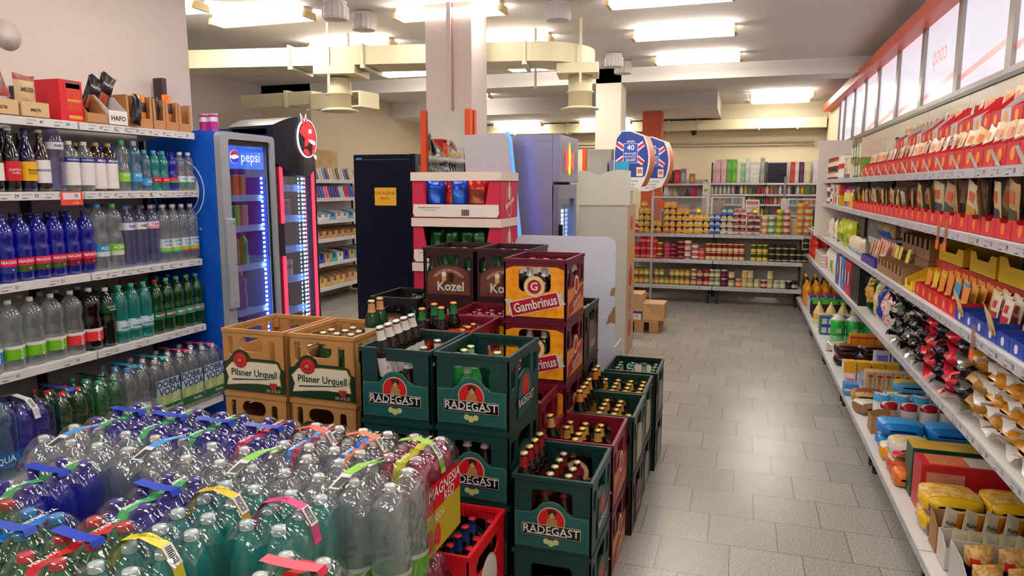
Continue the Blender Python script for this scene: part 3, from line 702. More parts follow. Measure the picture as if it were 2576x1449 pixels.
def beer_island():
 P = 0.135
 pallet(-2.13, 2.37, -0.765, 3.10, 'wooden pallet under the front stacks of beer crates')
 pallet(-1.98, 3.13, -0.73, 3.9, 'wooden pallet under the back stacks of beer crates')
 pallet(-1.08, 1.99, -0.775, 2.355, 'small pallet under the bright red crate')
 def stack(kit, x, y, n, z0, labels, group, ang=0.0, sx=1.0):
  for k in range(n):
   t = labels[k] if k < len(labels) else labels[-1]
   c = kit.put((x, y, z0 + CP * k + 0.0005), t, 'beer crate', group, ang)
   if sx != 1: c.scale = (sx, 1, 1) if sx > 0.9 else (1, sx, 1)
 tan = ['tan crate with green label, lowest in the stack nearest the water shelf', 'tan crate with green label, second up in the stack nearest the water shelf', 'empty tan crate with cream and green label on top, nearest the blue fridge']
 stack(K_PIL(), -1.965, 2.505, 3, P, tan, 'tan beer crates', -0.02, 1.07)
 stack(K_PIL(), -1.628, 2.50, 3, P, ['tan crate with green label, lowest in the stack beside the dark green crates', 'tan crate with green label, second up beside the dark green crates', 'tan crate with cream and green label holding green bottles, topmost beside green crates'], 'tan beer crates', -0.015, 1.07)
 stack(K_RAD(), -1.222, 2.365, 3, P, ['dark green crate at the bottom of the stack next to the tan crates', 'dark green crate in the middle of the stack next to the tan crates', 'topmost dark green crate next to tan crates, white-necked bottles leaning out'], 'dark green beer crates', 0.0)
 stack(K_RAD(), -0.916, 2.372, 3, P, ['dark green crate at the bottom of the stack behind the bright red crate', 'dark green crate with red round emblem right above the bright red crate', 'topmost dark green crate with two labelled faces, behind the pink bottles'], 'dark green beer crates', -0.02)
 bur = 'burgundy crate hidden low in the second row of beer stacks'
 stack(K_BURG(), -1.205, 2.742, 3, P, [bur, bur, 'open burgundy crate with orange-capped bottles behind the dark green crates'], 'burgundy beer crates')
 stack(K_BURG(), -0.905, 2.752, 2, P, [bur, 'burgundy crate half seen between dark green crate and orange-labelled stack'], 'burgundy beer crates', 0.0, 0.81)
 stack(K_BURG(), -1.175, 3.118, 3, P, [bur, bur, 'burgundy crate with pink-capped bottles below the brown crates'], 'burgundy beer crates')
 hid = 'orange-labelled burgundy crate low in the tall corner stack'
 stack(K_GAM(), -0.873, 3.06, 4, P, [hid, hid, 'orange-labelled burgundy crate, second from the top of the tall stack', 'topmost orange-labelled burgundy crate with white-necked bottles'], 'orange-labelled beer crates')
 brn = 'dark brown crate buried low in the tall brown stacks'
 stack(K_KOZ(), -1.473, 3.495, 4, P, [brn, brn, brn, 'topmost dark brown crate with full wooden label in view, under the snack display'], 'dark brown beer crates')
 stack(K_KOZ(), -1.173, 3.495, 4, P, [brn, brn, brn, 'topmost dark brown crate whose label the orange crate partly covers'], 'dark brown beer crates')
 stack(K_KOZP(), -0.872, 3.45, 3, P, [brn, brn, 'brown crate behind the orange-labelled stack, beside the white board'], 'dark brown beer crates')
 drk = 'nearly black crate under the open one in front of the dark fridge'
 stack(K_DARK(), -1.80, 3.50, 3, P, [drk, drk, 'open nearly black crate in front of the tall dark fridge'], 'dark brown beer crates')
 stack(K_BUD(), -0.928, 1.987, 1, P, ['bright red crate with white label and blue-necked bottles by the pink water'], 'red crate')
 # aisle row, two high on the floor
 for kit, kit2, x, y, a, b in ((K_RAD(), K_RAD(), -0.601, 2.337, 'dark green crate on the floor at the near end of the aisle row', 'upper dark green crate at the near end of the aisle row, facing us'),
   (K_GAM(), K_BURG(), -0.594, 2.722, 'faded orange-sided crate on the floor, second in the aisle row', 'upper burgundy crate with gold caps, second in the aisle row'),
   (K_KOZ(), K_GREENP(), -0.567, 3.105, 'brown crate on the floor, third in the aisle row', 'upper green pale-sided crate, third in the aisle row, with bottles leaning out'),
   (K_GREEND(), K_GREENP(), -0.574, 3.49, 'dark green crate on the floor, fourth in the aisle row', 'upper green crate full of gold caps, fourth in the aisle row'),
   (K_GREEND(), K_GREEND(), -0.555, 3.90, 'dark green crate on the floor at the far end of the aisle row', 'upper dark green crate with green-capped bottles, far end of the aisle row')):
  kit.put((x, y, 0.0005), a, 'beer crate', 'aisle beer crates'); kit2.put((x, y, CP), b, 'beer crate', 'aisle beer crates')
 z2, z3, z4 = CP, P + 2 * CP, P + 3 * CP
 bb = beer(GL_BROWN, (206, 170, 90), (198, 150, 70))
 fill_crate(-0.601, 2.337, z2, beer(GL_BROWN, (196, 190, 150), (120, 30, 30)), 'brown bottle with pale cap standing in the near dark green aisle crate', 'bottles in the near aisle crate', [(0, 0), (0, 1), (0, 2), (0, 3), (0, 4), (3, 4), (2, 4), (3, 3), (3, 2), (3, 1)])
 fill_crate(-0.594, 2.722, z2, beer(GL_BROWN, (222, 186, 92), (206, 160, 84)), 'brown gold-necked bottle standing in the burgundy aisle crate', 'bottles in the burgundy aisle crate', [(0, 0), (0, 1), (2, 0), (2, 1), (3, 0), (3, 1), (3, 2), (3, 3), (2, 2), (3, 4), (0, 2)])
 fill_crate(-0.567, 3.105, z2, bb, 'brown gold-capped bottle standing in the third aisle crate', 'bottles in the third aisle crate', [(0, 0), (0, 1), (0, 2), (0, 3), (0, 4), (3, 0), (3, 3), (3, 4), (3, 2)])
 fill_crate(-0.574, 3.49, z2, bb, 'brown gold-capped bottle standing in the fourth aisle crate', 'bottles in the fourth aisle crate', [(0, 0), (1, 0), (0, 1), (0, 2)])
 fill_crate(-0.555, 3.90, z2, beer(GL_GREEN, (70, 130, 100), (150, 168, 150)), 'green bottle with green cap standing in the last aisle crate', 'bottles in the last aisle crate', [(2, 3), (2, 2)])
 fill_crate(-1.628, 2.50, z3, beer(GL_GREEN, (214, 214, 190), (190, 140, 90)), 'green bottle with silver cap standing in the tan crate', 'bottles in the tan crate', [(0, 0), (1, 0), (2, 0), (0, 1), (0, 4), (3, 3), (3, 4), (2, 4)])
 fill_crate(-1.222, 2.365, z3, beer(GL_BROWN, (214, 214, 216), (228, 224, 222)), 'brown white-necked bottle standing in the dark green top crate', 'bottles in the dark green top crate', [(0, j) for j in range(5)] + [(1, j) for j in range(5)] + [(3, 4), (2, 3)])
 fill_crate(-0.916, 2.372, z3, beer(GL_GREEN_BACKLIT, (222, 214, 160), (150, 180, 160)), 'green bottle with gold cap standing in the two-labelled crate', 'bottles in the two-labelled crate', [(i, j) for i in range(4) for j in range(5) if (i, j) not in ((0, 1), (0, 2), (0, 3), (2, 2), (1, 0), (1, 1))], -0.02)
 fill_crate(-1.205, 2.742, z3, beer(GL_BROWN, (232, 140, 66), (196, 60, 40)), 'brown bottle with orange cap standing in the open burgundy crate', 'bottles in the open burgundy crate', [(0, j) for j in range(5)] + [(1, j) for j in range(5)])
 fill_crate(-1.175, 3.118, z3, beer(GL_BROWN, (200, 60, 92), (206, 200, 206)), 'brown bottle with pink cap standing below the brown crates', 'bottles below the brown crates')
 fill_crate(-0.873, 3.06, z4, beer(GL_DARK, (214, 50, 70), (214, 206, 208)), 'brown bottle with red cap standing in the topmost orange-labelled crate', 'bottles in the topmost orange-labelled crate')
 gk = beer(GL_GREEN, (206, 222, 196), (20, 60, 40))
 fill_crate(-1.473, 3.495, z4, gk, 'green bottle with pale cap standing in the full-labelled brown crate', 'bottles in the brown top crates')
 fill_crate(-1.173, 3.495, z4, gk, 'green bottle with pale cap standing in the covered brown crate', 'bottles in the brown top crates, covered one')
 fill_crate(-0.872, 3.45, z3, gk, 'green bottle with pale cap standing in the brown crate by the white board', 'bottles by the white board')
 fill_crate(-1.80, 3.50, z3, beer(GL_GREEN, (60, 110, 80), (50, 120, 90)), 'green bottle standing in the open nearly black crate', 'bottles in the nearly black crate', [(0, 0), (0, 1), (0, 2), (0, 3), (0, 4), (1, 0), (1, 1), (1, 2), (2, 0), (1, 3)])
 fill_crate(-0.928, 1.987, P, beer(GL_DARK, (206, 44, 62), (30, 62, 130)), 'brown bottle with red cap and blue neck in the red crate', 'bottles in the bright red crate', [(0, 0), (0, 3), (1, 4), (3, 0), (3, 3)])
 # second layer bottles glimpsed through the hand holes
 for x, y, z, t in ((-1.222, 2.365, P + CP, 'dark bottle glimpsed through the middle green crate'), (-0.916, 2.372, P + CP, 'dark bottle glimpsed through the green crate above the red one'), (-0.873, 3.06, z3, 'brown bottle glimpsed inside the second orange-labelled crate')):
  fill_crate(x, y, z, beer(GL_DARK, (150, 120, 110), (206, 190, 190)), t, t + 's', [(i, j) for i in range(4) for j in range(1, 5)], -0.02 if x == -0.916 else 0.0)
 # bottles standing or leaning out of the crates
 lean = lambda kit, x, y, z, tilt, t, g, rz=0.0: kit.put((x, y, z), t, 'beer bottle', g, rot=(0.04, -tilt, rz))
 gt = beer(GL_GREEN, (206, 176, 120), (206, 150, 100), (226, 222, 210))
 for i, (x, y) in enumerate(((-1.523, 2.755), (-1.523, 2.832))):
  lean(gt, x, y, z3 + 0.155, 0.0, ('nearer' if i == 0 else 'farther') + ' of two tall green copper-necked bottles rising over the tan crate', 'green bottles over the tan crate')
 wn = beer(GL_DARK, (216, 216, 218), (232, 228, 226), (214, 208, 206), None, 'R', (180, 20, 30))
 for i in range(5):
  lean(wn, -1.262, 2.412 + 0.0685 * i, z3 + 0.125, 0.17, '%s white-necked dark bottle leaning out of the green crate, counted from the front' % nth(i + 1), 'white-necked leaning bottles', 0.6)
 pr_ = beer(GL_DARK, (232, 140, 70), (30, 120, 60), (226, 66, 34), None, 'Pardál', (250, 214, 170))
 for i, (x, y) in enumerate(((-1.305, 2.80), (-1.236, 2.85), (-1.305, 2.93), (-1.236, 2.99))):
  lean(pr_, x, y, z3 + 0.125, 0.02, '%s tall green-necked bottle with red label over the burgundy crate, from the front' % nth(i + 1), 'red-labelled tall bottles', 0.7)
 rd = beer(GL_DARK, (200, 180, 120), (150, 20, 26), (60, 20, 16))
 for i in range(4):
  lean(rd, -0.705, 2.385 + 0.07 * i, z2 + 0.115, 0.055, '%s red-necked brown bottle leaning out of the near aisle crate, from the front' % nth(i + 1), 'red-necked leaning bottles', 0.4)
 lean(beer(GL_DARK, (216, 170, 90), (206, 150, 84), (120, 30, 24)), -0.695, 2.80, z2 + 0.125, 0.14, 'single copper-necked brown bottle leaning out of the burgundy aisle crate', 'copper-necked bottles')
 gd = beer(GL_DARK, (206, 170, 100), (204, 130, 60), (150, 96, 40))
 for i in range(4):
  lean(gd, -0.671, 3.155 + 0.07 * i, z2 + 0.135, 0.055, '%s copper-necked dark bottle leaning out of the third aisle crate, from the front' % nth(i + 1), 'copper-necked leaning bottles', 0.5)
 for i in range(2):
  lean(gd, -0.678, 3.54 + 0.072 * i, z2 + 0.14, 0.055, ('nearer' if i == 0 else 'farther') + ' of two dark copper-necked bottles leaning at the fourth aisle crate', 'copper-necked leaning bottles, fourth crate', 0.5)
beer_island()
# ------------------------------------------------------------------ general packaging kits
def pillow_fn(w, h, t, seed=0, crimp=0.05, wr=0.06, sag=0.0):
 r = random.Random(seed); ph = [r.uniform(0, 6) for _ in range(4)]
 def f(u, v, side):
  a, b = 2 * u - 1, 2 * v - 1
  k = max(0.0, 1 - abs(a) ** 2.6) ** 0.55
  bb = min(1.0, abs(b) / (1 - crimp))
  q = max(0.0, 1 - bb ** 3.0) ** 0.6
  th = t / 2 * k * q * (1 + wr * math.sin(9 * u + 7 * v + ph[0]) + wr * math.sin(17 * v + ph[1] + 4 * u)) * (1 + sag * (0.5 - v))
  x = w / 2 * a * (1 - 0.06 * q + 0.012 * math.sin(11 * v + ph[2]))
  return (x, -th if side > 0 else th, h * v + 0.004 * math.sin(5 * u + ph[3]) * (1 if v > 0.9 else 0))
 return f
def pouch_kit(name, w, h, t, m, patches=(), texts=(), seed=0, n=10, crimp=0.05, wr=0.06, sag=0.0, child='print'):
 """a filled bag standing on z=0, front to -Y; patches: (u0, u1, v0, v1, material[, part name]); texts: (string, size, colour, u, v[, rot])"""
 key = ('pouch', name, w, h, t, m.name, tuple((p[0], p[1], p[2], p[3], p[4].name) + tuple(p[5:]) for p in patches), tuple(texts), seed, n)
 def make():
  f = pillow_fn(w, h, t, seed, crimp, wr, sag)
  b = MB()
  b.grid(lambda u, v: f(u, v, 1), n, n + 2, m); b.grid(lambda u, v: f(1 - u, v, -1), n, n + 2, m)
  parts = []
  for p in patches:
   u0, u1, v0, v1, pm = p[:5]
   pb = MB()
   def g(u, v):
    x, y, z = f(u0 + (u1 - u0) * u, v0 + (v1 - v0) * v, 1)
    return (x, y - 0.0012, z)
   pb.grid(g, max(3, int(n * (u1 - u0)) + 1), max(3, int(n * (v1 - v0)) + 1), pm)
   parts.append((p[5] if len(p) > 5 else child, pb.mesh(p[5] if len(p) > 5 else child)))
  for tx in texts:
   x, y, z = f(tx[3], tx[4], 1)
   parts.append(('lettering', text_mesh(tx[0], tx[1], mat(tx[2], 0.5, noise=0), 0.015, rot=tx[5] if len(tx) > 5 else 0), (x, y - 0.004, z)))
  return Kit(name, b.mesh(name), parts)
 return cached(key, make)
def box_kit(name, w, d, h, m, panels=(), texts=(), c=0.002):
 """carton: front to -Y; panels: (x0, x1, z0, z1, material, face) in fractions, face 'f' front, 'r' right, 'l' left, 't' top; texts: (string, size, colour, fx, fz, face[, rot])"""
 key = ('box', name, w, d, h, m.name, tuple((p[0], p[1], p[2], p[3], p[4].name, p[5]) for p in panels), tuple(texts))
 FACE = {'f': (0, 0, 0), 'r': (0, 0, PI / 2), 'l': (0, 0, -PI / 2), 't': (-PI / 2, 0, 0)}
 def place(face, fx, fz):
  if face == 'f': return (w * (fx - 0.5), -d / 2 - 0.0006, h * fz)
  if face == 'r': return (w / 2 + 0.0006, d * (fx - 0.5), h * fz)
  if face == 'l': return (-w / 2 - 0.0006, d * (0.5 - fx), h * fz)
  return (w * (fx - 0.5), d * (fz - 0.5), h + 0.0006)
 def make():
  b = MB().cbox((-w / 2, -d / 2, 0), (w / 2, d / 2, h), m, c)
  parts = []
  for x0, x1, z0, z1, pm, face in panels:
   W = w if face in 'ft' else d; Hh = h if face != 't' else d
   a, bb = W * (x1 - x0) / 2, Hh * (z1 - z0) / 2
   q = MB().add([(-a, 0, -bb), (a, 0, -bb), (a, 0, bb), (-a, 0, bb)], [(0, 1, 2, 3)], pm)
   parts.append(('print', q.mesh('print'), place(face, (x0 + x1) / 2, (z0 + z1) / 2), FACE[face]))
  for tx in texts:
   p = Vector(place(tx[5], tx[3], tx[4])); nrm = {'f': (0, -1, 0), 'r': (1, 0, 0), 'l': (-1, 0, 0), 't': (0, 0, 1)}[tx[5]]
   parts.append(('lettering', text_mesh(tx[0], tx[1], mat(tx[2], 0.5, noise=0), 0.015, rot=tx[6] if len(tx) > 6 else 0), tuple(p + 0.0006 * Vector(nrm)), FACE[tx[5]]))
  return Kit(name, b.mesh(name), parts)
 return cached(key, make)
def can_kit(name, r, h, top, label, band2=None, text=None, tcol=(255, 255, 255), n=18, z=(0.06, 0.94)):
 key = ('can', name, r, h, top, label, band2, text)
 def make():
  mt = mat(top, 0.3, 0.7, noise=0)
  b = MB().lathe([(r * 0.93, 0), (r, 0.003), (r * 0.985, 0.006), (r * 0.985, h - 0.006), (r, h - 0.003), (r * 0.95, h), (r * 0.9, h - 0.003), (0.0001, h - 0.003)], mt, n, smooth=True)
  P = [('label', MB().lathe([(r * 0.995, h * z[0]), (r * 0.995, h * z[1])], label if not isinstance(label, (tuple, str)) else mat(label, 0.4, noise=0.12, nscale=30), n, cap=False).mesh('label'))]
  if band2: P.append(('label_band', MB().lathe([(r * 1.004, h * band2[1]), (r * 1.004, h * band2[2])], mat(band2[0], 0.4), n, cap=False).mesh('label_band')))
  if text: P.append(('lettering', text_mesh(text, r * 0.55, mat(tcol, 0.5, noise=0), 0.02, bend=r * 1.02), (0, -r * 1.02, h * 0.6)))
  return Kit(name, b.mesh(name), P)
 return cached(key, make)
def jar_kit(name, r, h, fill, lid, label, lidh=0.018, band=(0.22, 0.7), n=18):
 key = ('jar', name, r, h, fill, lid, label, lidh, band)
 def make():
  fm = fill if not isinstance(fill, (tuple, str)) else mat(fill, 0.08, noise=0.25, nscale=45)
  zb = h - lidh
  b = MB().lathe([(r * 0.85, 0), (r, 0.006), (r, zb * 0.78), (r * 0.86, zb * 0.93), (r * 0.84, zb)], fm, n)
  P = [('lid', MB().lathe([(r * 0.9, zb), (r * 0.92, zb + 0.004), (r * 0.92, h - 0.003), (r * 0.88, h), (0.0001, h)], mat(lid, 0.35, 0.2, noise=0), n).mesh('lid'))]
  if label: P.append(('label', MB().lathe([(r * 1.006, zb * band[0]), (r * 1.006, zb * band[1])], mat(label, 0.45, noise=0.15, nscale=30) if isinstance(label, (tuple, str)) else label, n, cap=False).mesh('label')))
  return Kit(name, b.mesh(name), P)
 return cached(key, make)
def tray_mesh(w, d, hb, hf, col, inn, t=0.0025, notch=0.0, back=None):
 """open shelf carton, high at the back and sides, low in front"""
 m, mi = (mat(c, 0.6, noise=0.05) if isinstance(c, (tuple, str)) else c for c in (col, inn))
 b = MB()
 b.box((-w / 2, -d / 2, 0), (w / 2, d / 2, t), mi)
 b.box((-w / 2, d / 2 - t, t), (w / 2, d / 2, back or hb), m)
 fr = [(-w / 2, t), (w / 2, t), (w / 2, hf), (w * 0.3, hf), (w * 0.22, hf - notch), (-w * 0.22, hf - notch), (-w * 0.3, hf), (-w / 2, hf)] if notch else [(-w / 2, t), (w / 2, t), (w / 2, hf), (-w / 2, hf)]
 b.plate(fr, [], t, m, Matrix.Translation((0, -d / 2, 0)))
 for s in (-1, 1):
  vs = []
  for x in (s * (w / 2 - t), s * w / 2):
   vs += [(x, -d / 2 + t, t), (x, d / 2 - t, t), (x, d / 2 - t, hb), (x, -d / 2 + d * 0.45, hb * 0.97), (x, -d / 2 + t, hf)]
  b.add(vs, [(0, 1, 2, 3, 4)[::s], (9, 8, 7, 6, 5)[::s], (0, 5, 6, 1), (1, 6, 7, 2), (2, 7, 8, 3), (3, 8, 9, 4), (4, 9, 5, 0)], m)
 return b
def tray_kit(name, w, d, hb, hf, col, inn=(150, 112, 78), emblem=None, text=None, tcol=(30, 30, 30), tsize=0.02, notch=0.0, back=None):
 key = ('tray', name, w, d, hb, hf, col, inn, emblem, text, notch, back)
 def make():
  b = tray_mesh(w, d, hb, hf, col, inn, 0.0025, notch, back)
  P = []
  if emblem: P.append(('emblem', MB().plate(disc(0, 0, emblem[1], 16), [], 0.0008, mat(emblem[0], 0.5)).mesh('emblem'), (0, -d / 2 - 0.001, hf * 0.5)))
  if text: P.append(('lettering', text_mesh(text, tsize, mat(tcol, 0.5, noise=0), 0.015), (0, -d / 2 - 0.0012, hf * 0.45)))
  return Kit(name, b.mesh(name), P)
 return cached(key, make)
def price_nums(items, size=0.022):
 """price lettering on a shelf edge: [(x, text)]"""
 b = MB(); dk = mat((40, 40, 48), 0.5, noise=0); lt = mat((120, 118, 130), 0.5, noise=0)
 for x, t in items:
  tm = text_mesh(t, size, dk, 0.01)
  b.add([(v.co.x + x, v.co.y, v.co.z) for v in tm.vertices], [list(p.vertices) for p in tm.polygons], dk)
  b.box((x - 0.075, -0.0002, 0.006), (x - 0.025, 0.0, 0.008), lt); b.box((x - 0.075, -0.0002, -0.011), (x - 0.045, 0.0, -0.008), dk)
 return b.mesh('price_lettering')
def shelf_unit(name, label, loc, rz, L, D, shelves, z_top, z0=0.0, prices=None, group=None, backcol=(206, 198, 196), foot=None, edge=0.04, strip=(226, 226, 230), uprights=True, vary=None):
 """a bay of wall shelving, front to -Y, running along +X from 0 to L; shelves: [(z of the surface, depth)]"""
 wm = mat((232, 230, 228), 0.4, noise=0.02)
 t = thing(name, label, 'shelf', loc, rz, group)
 if backcol: ob('back_panel', MB().box((0.002, -0.012, z0 + 0.02), (L - 0.002, 0.0, z_top), mat(backcol, 0.5, noise=0.03)).mesh('back_panel'), t)
 if uprights:
  for x in (0.0, L - 0.02):
   ob('upright', MB().box((x, -0.035, z0), (x + 0.02, -0.0125, z_top), mat((60, 50, 48), 0.5)).mesh('upright'), t)
 for k, (z, d) in enumerate(shelves):
  sb = MB().box((0.002, -d + 0.003, z - 0.012), (L - 0.002, -0.036, z), wm).box((0.002, -d + 0.003, z - edge), (L - 0.002, -d + 0.012, z - 0.012), wm)
  s = ob('shelf', sb.mesh('shelf'), t)
  ob('price_strip', MB().box((0.004, -d - 0.001, z - edge + 0.001), (L - 0.004, -d + 0.0028, z - 0.001), mat(strip, 0.25, noise=0.03)).mesh('price_strip'), s)
  if prices and k < len(prices) and prices[k]:
   ob('price_lettering', price_nums(prices[k]), s, (0, -d - 0.0016, z - edge / 2))
  for x in (0.03, L - 0.05):
   br = MB().add([(x, -0.036, z - 0.012), (x, -0.036, z - 0.05), (x, -d * 0.7, z - 0.012), (x + 0.004, -0.036, z - 0.012), (x + 0.004, -0.036, z - 0.05), (x + 0.004, -d * 0.7, z - 0.012)], [(0, 1, 2), (5, 4, 3), (1, 4, 5, 2), (0, 3, 4, 1), (2, 5, 3, 0)], mat((196, 190, 190), 0.5))
   ob('bracket', br.mesh('bracket'), s)
 if foot:
  for x in (0.05, L - 0.07):
   ob('foot', MB().box((x, -foot[0], 0.02), (x + 0.025, -foot[0] + 0.35, foot[1]), DARK).lathe([(0.02, 0.0005), (0.022, 0.01), (0.008, 0.02)], DARK, 12, Matrix.Translation((x + 0.012, -foot[0] + 0.02, 0))).mesh('foot'), t)
 return t
# ------------------------------------------------------------------ plastic water bottles
PR = {
 'mag': ([(0.030, 0), (0.041, 0.005), (0.0435, 0.02), (0.0435, 0.105), (0.0415, 0.12), (0.0435, 0.14), (0.0425, 0.155), (0.0375, 0.172), (0.0385, 0.186), (0.0435, 0.205), (0.043, 0.226), (0.036, 0.256), (0.022, 0.281), (0.0135, 0.291), (0.0132, 0.301)], 0.318),
 'aqua': ([(0.030, 0), (0.042, 0.005), (0.0445, 0.02), (0.0445, 0.075), (0.0435, 0.115), (0.0445, 0.15), (0.041, 0.185), (0.0345, 0.21), (0.0365, 0.232), (0.0435, 0.258), (0.0435, 0.278), (0.037, 0.302), (0.022, 0.32), (0.0135, 0.328), (0.0132, 0.334)], 0.352),
 'dobra': ([(0.030, 0), (0.041, 0.005), (0.043, 0.02), (0.0425, 0.12), (0.0425, 0.15), (0.037, 0.178), (0.037, 0.186), (0.043, 0.205), (0.043, 0.235), (0.038, 0.265), (0.025, 0.295), (0.0135, 0.312), (0.0132, 0.32)], 0.338),
 'rajec': ([(0.030, 0), (0.041, 0.005), (0.043, 0.02)] + [(0.0425 - 0.0016 * (i % 2), 0.03 + 0.0125 * i) for i in range(13)] + [(0.042, 0.2), (0.042, 0.245), (0.036, 0.275), (0.022, 0.30), (0.0135, 0.312), (0.0132, 0.32)], 0.338),
 'bella': ([(0.036, 0), (0.051, 0.006), (0.0535, 0.025), (0.0535, 0.14), (0.0515, 0.158), (0.046, 0.182), (0.046, 0.19), (0.053, 0.215), (0.0535, 0.238), (0.048, 0.268), (0.030, 0.293), (0.015, 0.304), (0.0135, 0.312)], 0.329),
 'kor': ([(0.030, 0), (0.041, 0.005), (0.0435, 0.02), (0.0435, 0.12), (0.0405, 0.155), (0.041, 0.175), (0.0425, 0.195), (0.0405, 0.225), (0.031, 0.262), (0.02, 0.288), (0.0135, 0.296), (0.0132, 0.303)], 0.32),
 'mat': ([(0.030, 0), (0.042, 0.005), (0.0445, 0.02), (0.0445, 0.13), (0.0425, 0.155), (0.0375, 0.17), (0.0385, 0.18), (0.0445, 0.2), (0.043, 0.226), (0.034, 0.258), (0.022, 0.281), (0.0135, 0.291), (0.0132, 0.301)], 0.318),
 'small': ([(0.024, 0), (0.031, 0.004), (0.0325, 0.015), (0.0325, 0.08), (0.030, 0.10), (0.0275, 0.115), (0.0275, 0.122), (0.032, 0.14), (0.0315, 0.16), (0.024, 0.19), (0.0135, 0.205), (0.0132, 0.212)], 0.229),
 'sport': ([(0.030, 0), (0.034, 0.005), (0.036, 0.02), (0.036, 0.10), (0.034, 0.13), (0.0275, 0.152), (0.0275, 0.16), (0.036, 0.185), (0.036, 0.205), (0.028, 0.232), (0.015, 0.245), (0.0135, 0.25)], 0.275),
 'glass': ([(0.032, 0), (0.038, 0.005), (0.0395, 0.02), (0.0395, 0.15), (0.037, 0.175), (0.026, 0.21), (0.0165, 0.24), (0.0145, 0.275), (0.0145, 0.282)], 0.296),
 'flat': ([(0.032, 0), (0.041, 0.005), (0.0425, 0.02), (0.0425, 0.17), (0.040, 0.195), (0.027, 0.216), (0.0165, 0.226), (0.0155, 0.234)], 0.252),
}
def pet_cap(c, r=0.0152, h=0.019):
 rib = lambda a, z: 1 + 0.018 * math.cos(24 * a)
 return cached(('cap', c, r, h), lambda: MB().lathe([(r, 0.0), (r, 0.003), (r * 0.97, 0.0035), (r, 0.0045), (r * 0.98, h - 0.003), (r * 0.86, h), (0.0001, h)], mat(c, 0.32, noise=0), 26, ribs=rib).mesh('cap'))
CLR = lambda: clear((236, 243, 246), 0.2, 0.03, (242, 248, 250), 0.06, 0.6)
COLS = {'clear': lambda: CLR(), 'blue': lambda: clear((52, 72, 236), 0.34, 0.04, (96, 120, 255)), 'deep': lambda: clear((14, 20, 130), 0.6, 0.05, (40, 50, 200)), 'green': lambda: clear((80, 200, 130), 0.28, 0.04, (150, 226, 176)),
  'dgreen': lambda: clear((16, 120, 56), 0.45, 0.05, (60, 170, 100)), 'teal': lambda: clear((50, 210, 204), 0.42, 0.04, (134, 232, 226)), 'pink': lambda: clear((240, 80, 134), 0.45, 0.05, (246, 136, 166)),
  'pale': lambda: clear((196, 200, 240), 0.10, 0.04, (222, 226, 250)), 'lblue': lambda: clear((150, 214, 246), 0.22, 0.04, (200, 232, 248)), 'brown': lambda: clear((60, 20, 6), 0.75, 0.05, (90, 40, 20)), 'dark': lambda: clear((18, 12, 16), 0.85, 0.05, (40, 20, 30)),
  'black': lambda: clear((10, 40, 18), 0.85, 0.05, (20, 60, 30)), 'navy': lambda: clear((20, 20, 90), 0.8, 0.05, (30, 30, 110))}
def pet(prof, col, cap, bands=(), text=None, tcol=(255, 255, 255), tz=0.1, tsize=0.022, text2=None, trot=0.0, capr=0.0152):
 """water bottle: body, cap, label of one or more printed bands, lettering"""
 key = ('pet', prof, col, cap, tuple(bands), text, tcol, tz, tsize, text2, trot)
 def make():
  P, H = PR[prof]
  body = cached(('petbody', prof, col), lambda: MB().lathe(P, COLS[col](), 22, cap=False, ribs=lambda a, z: 1 - (0.05 * (0.5 + 0.5 * math.cos(5 * a)) if z < 0.012 else 0)).mesh('bottle'))
  ch = H - P[-1][1] + 0.002
  parts = [('cap', pet_cap(cap, capr, ch), (0, 0, P[-1][1] - 0.002))]
  if bands:
   b = MB()
   for z0, z1, c in bands:
    b.lathe(band(P, z0, z1, 0.0009), mat(c, 0.4, noise=0.06) if isinstance(c, (tuple, str)) else c, 22, cap=False)
   rr = max(r for r, z in band(P, bands[0][0], bands[-1][1])) + 0.0016
   sub = []
   if text: sub.append(('lettering', text_mesh(text, tsize, mat(tcol, 0.5, noise=0), 0.02, bend=rr, rot=trot), (0, -rr, tz)))
   if text2: sub.append(('lettering', text_mesh(text2[0], text2[1], mat(text2[2], 0.5, noise=0), 0.02, bend=rr, rot=trot), (0, -rr, text2[3])))
   parts.append(('label', b.mesh('label'), (0, 0, 0), (0, 0, 0), sub))
  return Kit('water_bottle', body, parts)
 return cached(key, make)
FILM = lambda: clear((240, 244, 250), 0.012, 0.05, (249, 251, 253), 0.05, 0.4, 0.55)
